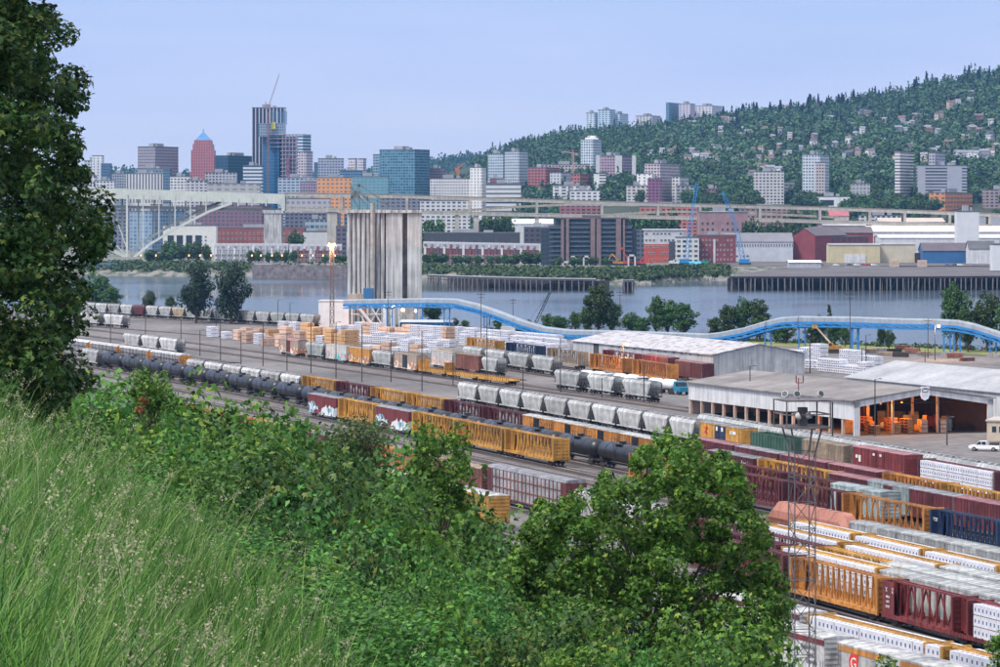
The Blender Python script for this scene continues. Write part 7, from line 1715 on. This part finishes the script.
for (x, yt, Y) in ((520, 585, 96), (560, 600, 92), (600, 612, 90), (650, 615, 88), (700, 612, 90), (735, 620, 92), (760, 648, 96), (480, 590, 84), (440, 600, 78), (520, 630, 76), (580, 640, 74), (640, 645, 74), (700, 648, 76), (400, 560, 82), (360, 540, 84), (335, 500, 88), (120, 470, 66), (165, 492, 64), (215, 520, 62), (262, 548, 60), (305, 575, 58), (350, 600, 56), (395, 618, 55), (140, 445, 70), (190, 468, 70), (410, 520, 100), (375, 490, 104), (460, 560, 96)):
    shrub(x, yt, Y, 1.0)
# a rust coloured dead branch in the bushes
px_tree(142, 397, 420, 14, 128, leafmat('rust_leaves', [(.20, .07, .03), (.32, .12, .05)], tr=.2), 4, 24, .13, 'maple', 12, 'rust brown withered bush among the green ones', rc=.6, name='withered_bush', cat='bush')
# --- grass of the bluff: one mass of blades, and seed heads
g = np.random.default_rng(61)
def blades(n, xy, hmin, hmax, wd, lean, m, name, seedhead=False, hs=None):
    X, Yv = xy; z = np.array([bluff(a, b) for a, b in zip(X, Yv)]); P = np.stack([X, Yv, z - .05], 1)
    h = g.uniform(hmin, hmax, n) * (1 if hs is None else hs); az = g.uniform(0, 6.28, n); ln = g.uniform(.25, 1, n) * lean + .05; wv = wd * g.uniform(.6, 1.3, n)
    az = np.where(g.random(n) < .45, g.normal(.5, .9, n), az)
    D = np.stack([np.cos(az), np.sin(az), 0 * az], 1); S = np.stack([-np.sin(az), np.cos(az), 0 * az], 1)
    fa = g.uniform(0, 3.14, n); S = np.stack([np.cos(fa), np.sin(fa), 0 * fa], 1)
    T = [0, .3, .62, .86, 1.0] ; Vs = []
    for t in T:
        c = P + D * (ln * h * t ** 2.2)[:, None] + np.array([0, 0, 1])[None] * (h * (t - .35 * ln * t ** 3))[:, None]
        k = (1 - t ** 2 * .93) if not seedhead else 1.0
        Vs += [c - S * (wv * k)[:, None] / 2, c + S * (wv * k)[:, None] / 2]
    V = np.stack(Vs, 1).reshape(-1, 3); m_ = len(T) * 2
    Fq = np.array([[2*i, 2*i+1, 2*i+3, 2*i+2] for i in range(len(T) - 1)]); Fq = (Fq[None] + (np.arange(n) * m_)[:, None, None]).reshape(-1, 4)
    tip = P + D * (ln * h)[:, None] + np.array([0, 0, 1])[None] * (h * (1 - .35 * ln))[:, None]
    return V, Fq, tip, D, h
GM = leafmat('grass_blades', [(.014, .055, .010), (.036, .125, .018), (.075, .21, .03), (.13, .30, .05), (.30, .40, .12)], rough=.5, tr=.35)
GMs = leafmat('seed_heads', [(.34, .34, .20), (.48, .46, .30), (.26, .32, .15)], rough=.7, tr=.35)
def grass_xy(n, umax_y):
    X, Yv = [], []
    while len(X) < n:
        y = 17 + 51 * g.random() ** .8; u = g.uniform(-.155, .03)
        if u > interp([(17, -.11), (22, -.09), (28, -.04), (35, -.03), (45, -.062), (55, -.095), (68, -.128)], y) + g.normal(0, .006): continue
        X.append(u * y); Yv.append(y)
    return np.array(X), np.array(Yv)
def tussock_xy(n, k):
    cx, cy = grass_xy(n, 0); sz = g.uniform(.35, 1.3, n) ** 1.4; sp_ = g.uniform(.04, .2, n)
    i = np.repeat(np.arange(n), k); return (cx[i] + g.normal(size=n * k) * sp_[i], cy[i] + g.normal(size=n * k) * sp_[i]), sz[i]
(xyA, hA) = tussock_xy(1500, 30); (xyB, hB) = tussock_xy(800, 14); n = len(hA)
V, Fq, *_ = blades(n, xyA, .45, 1.15, .016, .62, GM, 'g', hs=hA); V2, F2, *_ = blades(len(hB), xyB, .9, 1.55, .013, .5, GM, 'g', hs=hB); Fq = np.concatenate([Fq, F2 + len(V)]); V = np.concatenate([V, V2])
struct(link('bluff_grass', npmesh('bluff_grass', V, Fq, GM)), 'stuff')
def stalks(n, xy, h0, h1, wd, name):
    V, Fq, tip, D, h = blades(n, xy, h0, h1, wd, .42, GMs, name, True); Ps, Ns = [], []
    for i in range(n):
        k = 26; t = g.random(k); c = tip[i][None] + (D[i] * .9 + np.array([0, 0, .55]))[None] * (t[:, None] - .5) * .22 + g.normal(size=(k, 3)) * (.014 + .022 * (1 - t[:, None])); Ps.append(c); Ns.append(np.tile(D[i], (k, 1)))
    V2, F2 = tufts(np.concatenate(Ps), np.concatenate(Ns), .021, g, 'quad'); return np.concatenate([V, V2]), np.concatenate([Fq, F2 + len(V)])
V, Fq = stalks(430, grass_xy(430, 0), 1.1, 1.9, .004, 'seed_stalks'); struct(link('seed_grass', npmesh('seed_grass', V, Fq, GMs)), 'stuff')
xx = g.uniform(180, 830, 170); yy = g.uniform(17, 30, 170); V, Fq = stalks(170, ((xx - 500) * yy / F, yy), 1.15, 1.75, .0035, 'seed_stalks'); struct(link('seed_grass', npmesh('seed_grass', V, Fq, GMs)), 'stuff')
# --- trees along the near river bank (px x, top row, width px, ground row)
KT = []
def tree_proto(lm, hgt, rad, z0, nc, per, size, seed, rc=.36, name='tree', shape='round'): r = make_tree(name, hgt, rad, z0, nc, per, size, lm, 'quad', seed, rc, shape=shape); return [r, False, hgt, rad]
PB = [tree_proto(LB, 12, 4.5, 1.2, 64, 60, .5, 200 + i, .26) for i in range(3)]; PDk = [tree_proto(LDk, 13, 5.2, .8, 46, 110, .5, 210 + i, .34) for i in range(2)]; PPo = [tree_proto(LB, 14, 2.6, .5, 34, 90, .5, 220, .6, shape='poplar')]
def put(proto, P, hgt, wid, desc, where, name=None, cat='tree'):
    o = proto[0] if not proto[1] else copy_tree(proto[0]); proto[1] = True; o.location = P; o.scale = (wid / 2 / proto[3],) * 2 + (hgt / proto[2],); o.rotation_euler[2] = random.uniform(0, 6.28); reg(o, desc, cat, where)
    return o
random.seed(77)
def bank_tree(x, yt, wpx, yb, protos, desc, where):
    p = G(x, yb, GZ - .3); s = F / p.y; put(random.choice(protos), p, (yb - yt) / s, wpx / s * 1.05, desc, where)
bank_tree(196, 263, 36, 324, PDk, 'dense dark tree', 'on the river bank'); bank_tree(231, 265, 38, 325, PDk, 'dense dark tree', 'on the river bank')
for x, yt, w_, yb in ((149, 291, 15, 318), (171, 297, 13, 319), (96, 275, 34, 314), (110, 288, 26, 315), (433, 303, 24, 326), (455, 318, 10, 329), (465, 320, 10, 330), (548, 314, 18, 333), (560, 316, 22, 334), (575, 312, 14, 334),
                      (598, 286, 36, 336), (612, 303, 22, 336), (588, 306, 22, 336), (632, 313, 26, 337), (656, 297, 20, 338), (668, 301, 30, 338), (684, 304, 30, 339), (642, 318, 20, 338), (728, 306, 24, 341), (742, 298, 18, 341), (757, 300, 30, 341), (716, 318, 20, 340),
                      (760, 316, 26, 342), (786, 322, 22, 345), (776, 324, 18, 344), (819, 316, 22, 346), (835, 322, 18, 347), (812, 326, 18, 346), (889, 330, 14, 350), (881, 326, 10, 350), (956, 284, 38, 352), (987, 293, 32, 353), (968, 310, 26, 353), (1010, 300, 40, 354), (845, 326, 14, 348), (528, 320, 12, 332), (498, 318, 12, 331)):
    bank_tree(x, yt, w_, yb, PB, 'leafy green tree', 'along the near river bank')
bank_tree(829, 305, 11, 347, PPo, 'slender poplar', 'behind the conveyor gallery')
# --- trees of the city across the river
PC = [tree_proto(LC, 12, 5.0, .6, 22, 60, 1.1, 300 + i, .42, 'city_tree') for i in range(4)]
def conifer(seed, hgt=26, rad=4.2, n=900):
    g = np.random.default_rng(seed); t = g.random(n) ** .75; z = 1.5 + t * (hgt - 1.5); rr = rad * (1 - t) * (.55 + .45 * np.abs(np.sin(z * 1.25 + g.random() * 3))) * g.uniform(.35, 1.05, n) + .15; a = g.uniform(0, 6.283, n)
    P = np.stack([rr * np.cos(a), rr * np.sin(a), z], 1); N = np.stack([np.cos(a) * .5, np.sin(a) * .5, .7 + 0 * a], 1); V, Fc = tufts(P, N, 1.5, g)
    r = empty('conifer_tree'); a_ = link('trunk', trunk_mesh(hgt * .9, .35, [], bark), r); b_ = link('crown', npmesh('crown', V, Fc, LCn), r); remember(r, [a_, b_]); return [r, False, hgt, rad]
PCo = [conifer(400 + i) for i in range(3)]
random.seed(88)
def city_tree(x, yt, hpx, Y, wpx, where, protos=None, desc='broad green tree', Z=None):
    if Y > 2990:                       # stand it where the rising ground lets its top reach that row
        h = random.uniform(11, 20); best = min(range(3000, 4700, 40), key=lambda y_: abs(ground_z(x, y_) + h - ZY(yt, y_))); Y = best; Z = ground_z(x, Y); yt = max(yt, YH + (H - Z - 26) * F / Y)
    else: Z = CZ
    s = F / Y; wpx = min(wpx, 17 * s * 1.2); put(random.choice(protos or PC), Vector((GX(x, Y), Y, Z)), max(6, ZY(yt, Y) - Z), wpx / s, desc, where)
# shore and streets: (x0, x1, top row, count, distance)
for (x0, x1, yt, n_, Y, w_, where) in ((148, 168, 251, 3, 2480, 13, 'under the arch bridge'), (160, 212, 243, 6, 2500, 13, 'under the arch bridge'), (246, 300, 251, 6, 2465, 10, 'before the grey townhouses'), (288, 300, 232, 2, 2560, 14, 'behind the left townhouses'), (322, 345, 256, 3, 2465, 9, 'left of the silo foot'),
        (424, 445, 254, 4, 2420, 10, 'before the red townhouses'), (448, 520, 259, 8, 2410, 9, 'before the red townhouses'), (505, 556, 252, 7, 2390, 13, 'left of the dark condominium'), (556, 612, 260, 6, 2350, 8, 'at the condominium foot'), (425, 440, 222, 3, 2700, 16, 'below the viaduct'), (478, 512, 218, 5, 2800, 16, 'below the viaduct'),
        (632, 650, 214, 3, 2800, 18, 'below the viaduct'), (650, 676, 212, 3, 2850, 18, 'below the viaduct'), (742, 765, 222, 3, 2640, 16, 'right of the brick warehouse'), (762, 795, 224, 4, 2640, 15, 'right of the brick warehouse'), (870, 905, 238, 3, 2720, 8, 'before the white warehouses'), (950, 1000, 226, 4, 2760, 10, 'before the white warehouses'),
        (790, 830, 212, 4, 2850, 18, 'behind the red warehouse')):
    for i in range(n_): city_tree(x0 + (x1 - x0) * (i + random.uniform(.2, .8)) / n_, yt + random.uniform(-2, 3), 0, Y, w_ * random.uniform(.9, 1.4), where)
# behind the viaduct
for (x0, x1, ya, yb_, n_, Y, w_, where) in ((505, 560, 181, 188, 10, 3820, 12, 'behind the white car park'), (606, 636, 176, 186, 8, 3800, 13, 'right of the blank white block'), (636, 705, 180, 192, 14, 3750, 14, 'behind the viaduct, middle'), (690, 770, 176, 196, 26, 3700, 17, 'behind the viaduct, right of centre'), (700, 760, 190, 202, 12, 3300, 14, 'just behind the viaduct'),
        (790, 860, 178, 196, 26, 3650, 18, 'behind the viaduct, right part'), (860, 935, 180, 200, 28, 3550, 17, 'below the banded tower'), (920, 1010, 168, 186, 26, 3800, 17, 'at the right foot of the hill'), (840, 930, 194, 206, 20, 3300, 14, 'just behind the viaduct'), (440, 560, 203, 210, 14, 3300, 12, 'between the viaduct decks'), (640, 840, 205, 216, 26, 3200, 13, 'between the viaduct decks'), (840, 1000, 208, 222, 20, 3150, 12, 'behind the lower deck'), (1000, 1060, 170, 200, 6, 3600, 20, 'beyond the right edge'),
        (100, 290, 212, 226, 14, 3100, 12, 'between the left apartment blocks')):
    for i in range(n_): city_tree(x0 + (x1 - x0) * (i + random.random()) / n_, random.uniform(ya, yb_), 0, Y * random.uniform(.98, 1.02), w_ * random.uniform(.85, 1.4), where)
# tall dark conifers standing out on the ridge and slopes
for i in range(110):
    x = random.uniform(478, 1010); y = interp(RIDGE, x)
    if 590 < x < 632 or 664 < x < 725: 
        if random.random() < .5: continue
    hp_ = random.uniform(6, 12 if x < 700 else 17); t = random.uniform(.93, 1.0); p = hill(x, t); s = F / p.y; put(random.choice(PCo), p - Vector((0, 0, 2)), hp_ / s + 2, hp_ * random.uniform(.35, .6) / s, 'dark conifer', 'on the ridge line', cat='tree')
for i in range(70):
    x = random.uniform(700, 1005); t = random.uniform(.63, .95); p = hill(x, t); s = F / p.y; hp_ = random.uniform(8, 15); put(random.choice(PCo), p - Vector((0, 0, 2)), hp_ / s + 2, hp_ * random.uniform(.4, .6) / s, 'dark conifer', 'on the wooded slope', cat='tree')
# the wood itself: one mass of crowns over the hills
g = np.random.default_rng(71); Vs, Fs, off_ = [], [], 0; cnt = 0
base_d = rand_unit(64, g); base_d = base_d[base_d[:, 2] > -.35]
for i in range(8200):
    x = g.uniform(430, 1060); t = .315 + .68 * g.random() ** 1.15; 
    if x < 475: t = .3 + (t - .3) * .6
    p = hill(x, t)
    if any(abs(p.x - a_) < 11 and -6 < b_ - p.y < 55 for a_, b_ in HOUSES) and g.random() < .93: continue
    rad = g.uniform(3.5, 9.5); hz = rad * g.uniform(.7, 1.1); con = g.random() < (.3 if t > .8 or x < 660 else .06)
    k = len(base_d); q = base_d + g.normal(size=base_d.shape) * .22
    if con: zz = g.random(k) ** .8; a = g.uniform(0, 6.28, k); P = np.stack([rad * .55 * (1 - zz) * np.cos(a), rad * .55 * (1 - zz) * np.sin(a), zz * rad * 2.9], 1)
    else: P = q * np.array([rad, rad, hz])[None] * 1.05 + np.array([0, 0, hz * .8])[None]
    P = P + np.array([p.x, p.y, p.z - 1])[None]; V, Fc = tufts(P, q * .8 + np.array([0, 0, .4])[None], 2.8 if con else 4.3, g)
    Vs.append(V); Fs.append(Fc + off_); off_ += len(V)
LF = leafmat('forest_leaves', [(.014, .040, .022), (.024, .062, .030), (.036, .086, .036), (.052, .115, .04), (.075, .14, .04)], tr=.15)
n_ = LF.node_tree
for nd in n_.nodes:
    if nd.type == 'TEX_NOISE': nd.inputs['Scale'].default_value = .022; nd.inputs['Detail'].default_value = 5; nd.inputs['Roughness'].default_value = .7
    if nd.type == 'MAP_RANGE': nd.inputs[3].default_value = .35; nd.inputs[4].default_value = 1.9
struct(link('hillside_wood', npmesh('hillside_wood', np.concatenate(Vs), np.concatenate(Fs), LF)), 'stuff')
Vs, Fs, off_ = [], [], 0
for i in range(2600):
    x = g.uniform(-40, 700); yv = interp(FR, x); p = np.array([GX(x, 8750), 8750 - g.uniform(0, 500), 0]); p[2] = ZY(yv, 8800) - 3 - (8750 - p[1]) * .06; k = 14; zz = g.random(k); a = g.uniform(0, 6.28, k); P = np.stack([7 * (1 - zz) * np.cos(a), 7 * (1 - zz) * np.sin(a), zz * g.uniform(10, 26)], 1) + p[None]
    V, Fc = tufts(P, np.stack([np.cos(a), np.sin(a), .5 + 0 * a], 1), 6, g); Vs.append(V); Fs.append(Fc + off_); off_ += len(V)
struct(link('distant_wood', npmesh('distant_wood', np.concatenate(Vs), np.concatenate(Fs), LF)), 'stuff')
# shrubbery covering the far river bank
Vs, Fs, off_ = [], [], 0
for i in range(2600):
    u = g.random(); a = lerp_poly(shore, u); b = lerp_poly(top, u); xpx = 500 + F * a.x / a.y
    if 250 < xpx < 345 and g.random() < .8: continue
    if xpx > 728 and xpx < 2000: continue
    w_ = g.uniform(.3, 1.05); c = a.lerp(b, w_); z = WZ + (CZ - WZ) * w_ ** .8; d = rand_unit(16, g); P = d * np.array([2.8, 2.8, 1.5])[None] + np.array([c.x, c.y, z + .6])[None]; V, Fc = tufts(P, d + np.array([0, 0, .6])[None], 1.9, g); Vs.append(V); Fs.append(Fc + off_); off_ += len(V)
struct(link('bank_shrubbery', npmesh('bank_shrubbery', np.concatenate(Vs), np.concatenate(Fs), LC)), 'stuff')
Vs, Fs, off_ = [], [], 0
for i in range(1500):
    u = g.random(); c = lerp_poly(bank, u); c = Vector((c.x, c.y, YZ)) + Vector((g.uniform(-1, 1), g.uniform(-4, 14), 0)); d = rand_unit(18, g); k = g.uniform(.5, 1.3); z = c.z - max(0, (c.y - lerp_poly(bank, u).y)) * .15; P = d * np.array([1.6, 1.6, 1.0])[None] * k + np.array([c.x, c.y, z + .3])[None]; V, Fc = tufts(P, d + np.array([0, 0, .6])[None], .8, g); Vs.append(V); Fs.append(Fc + off_); off_ += len(V)
struct(link('bank_weeds', npmesh('bank_weeds', np.concatenate(Vs), np.concatenate(Fs), LB)), 'stuff')
# ------------------------------------------------------------ the air between: even pale haze around everything
hz = M(); hz.box(-4200, 4200, -60, 9900, -14, 560)
hm_ = bpy.data.materials.new('haze'); hm_.use_nodes = True; n_ = hm_.node_tree
for nd in list(n_.nodes):
    if nd.type == 'BSDF_PRINCIPLED': n_.nodes.remove(nd)
pvn = n_.nodes.new('ShaderNodeVolumePrincipled'); pvn.inputs['Color'].default_value = (.22, .52, 1.0, 1); pvn.inputs['Density'].default_value = 3.2e-5; pvn.inputs['Anisotropy'].default_value = 0.0
n_.links.new(pvn.outputs[0], n_.nodes['Material Output'].inputs['Volume'])
o = hz.build('haze', hm_); struct(o, 'stuff')
bpy.context.view_layer.update()
finish_labels()
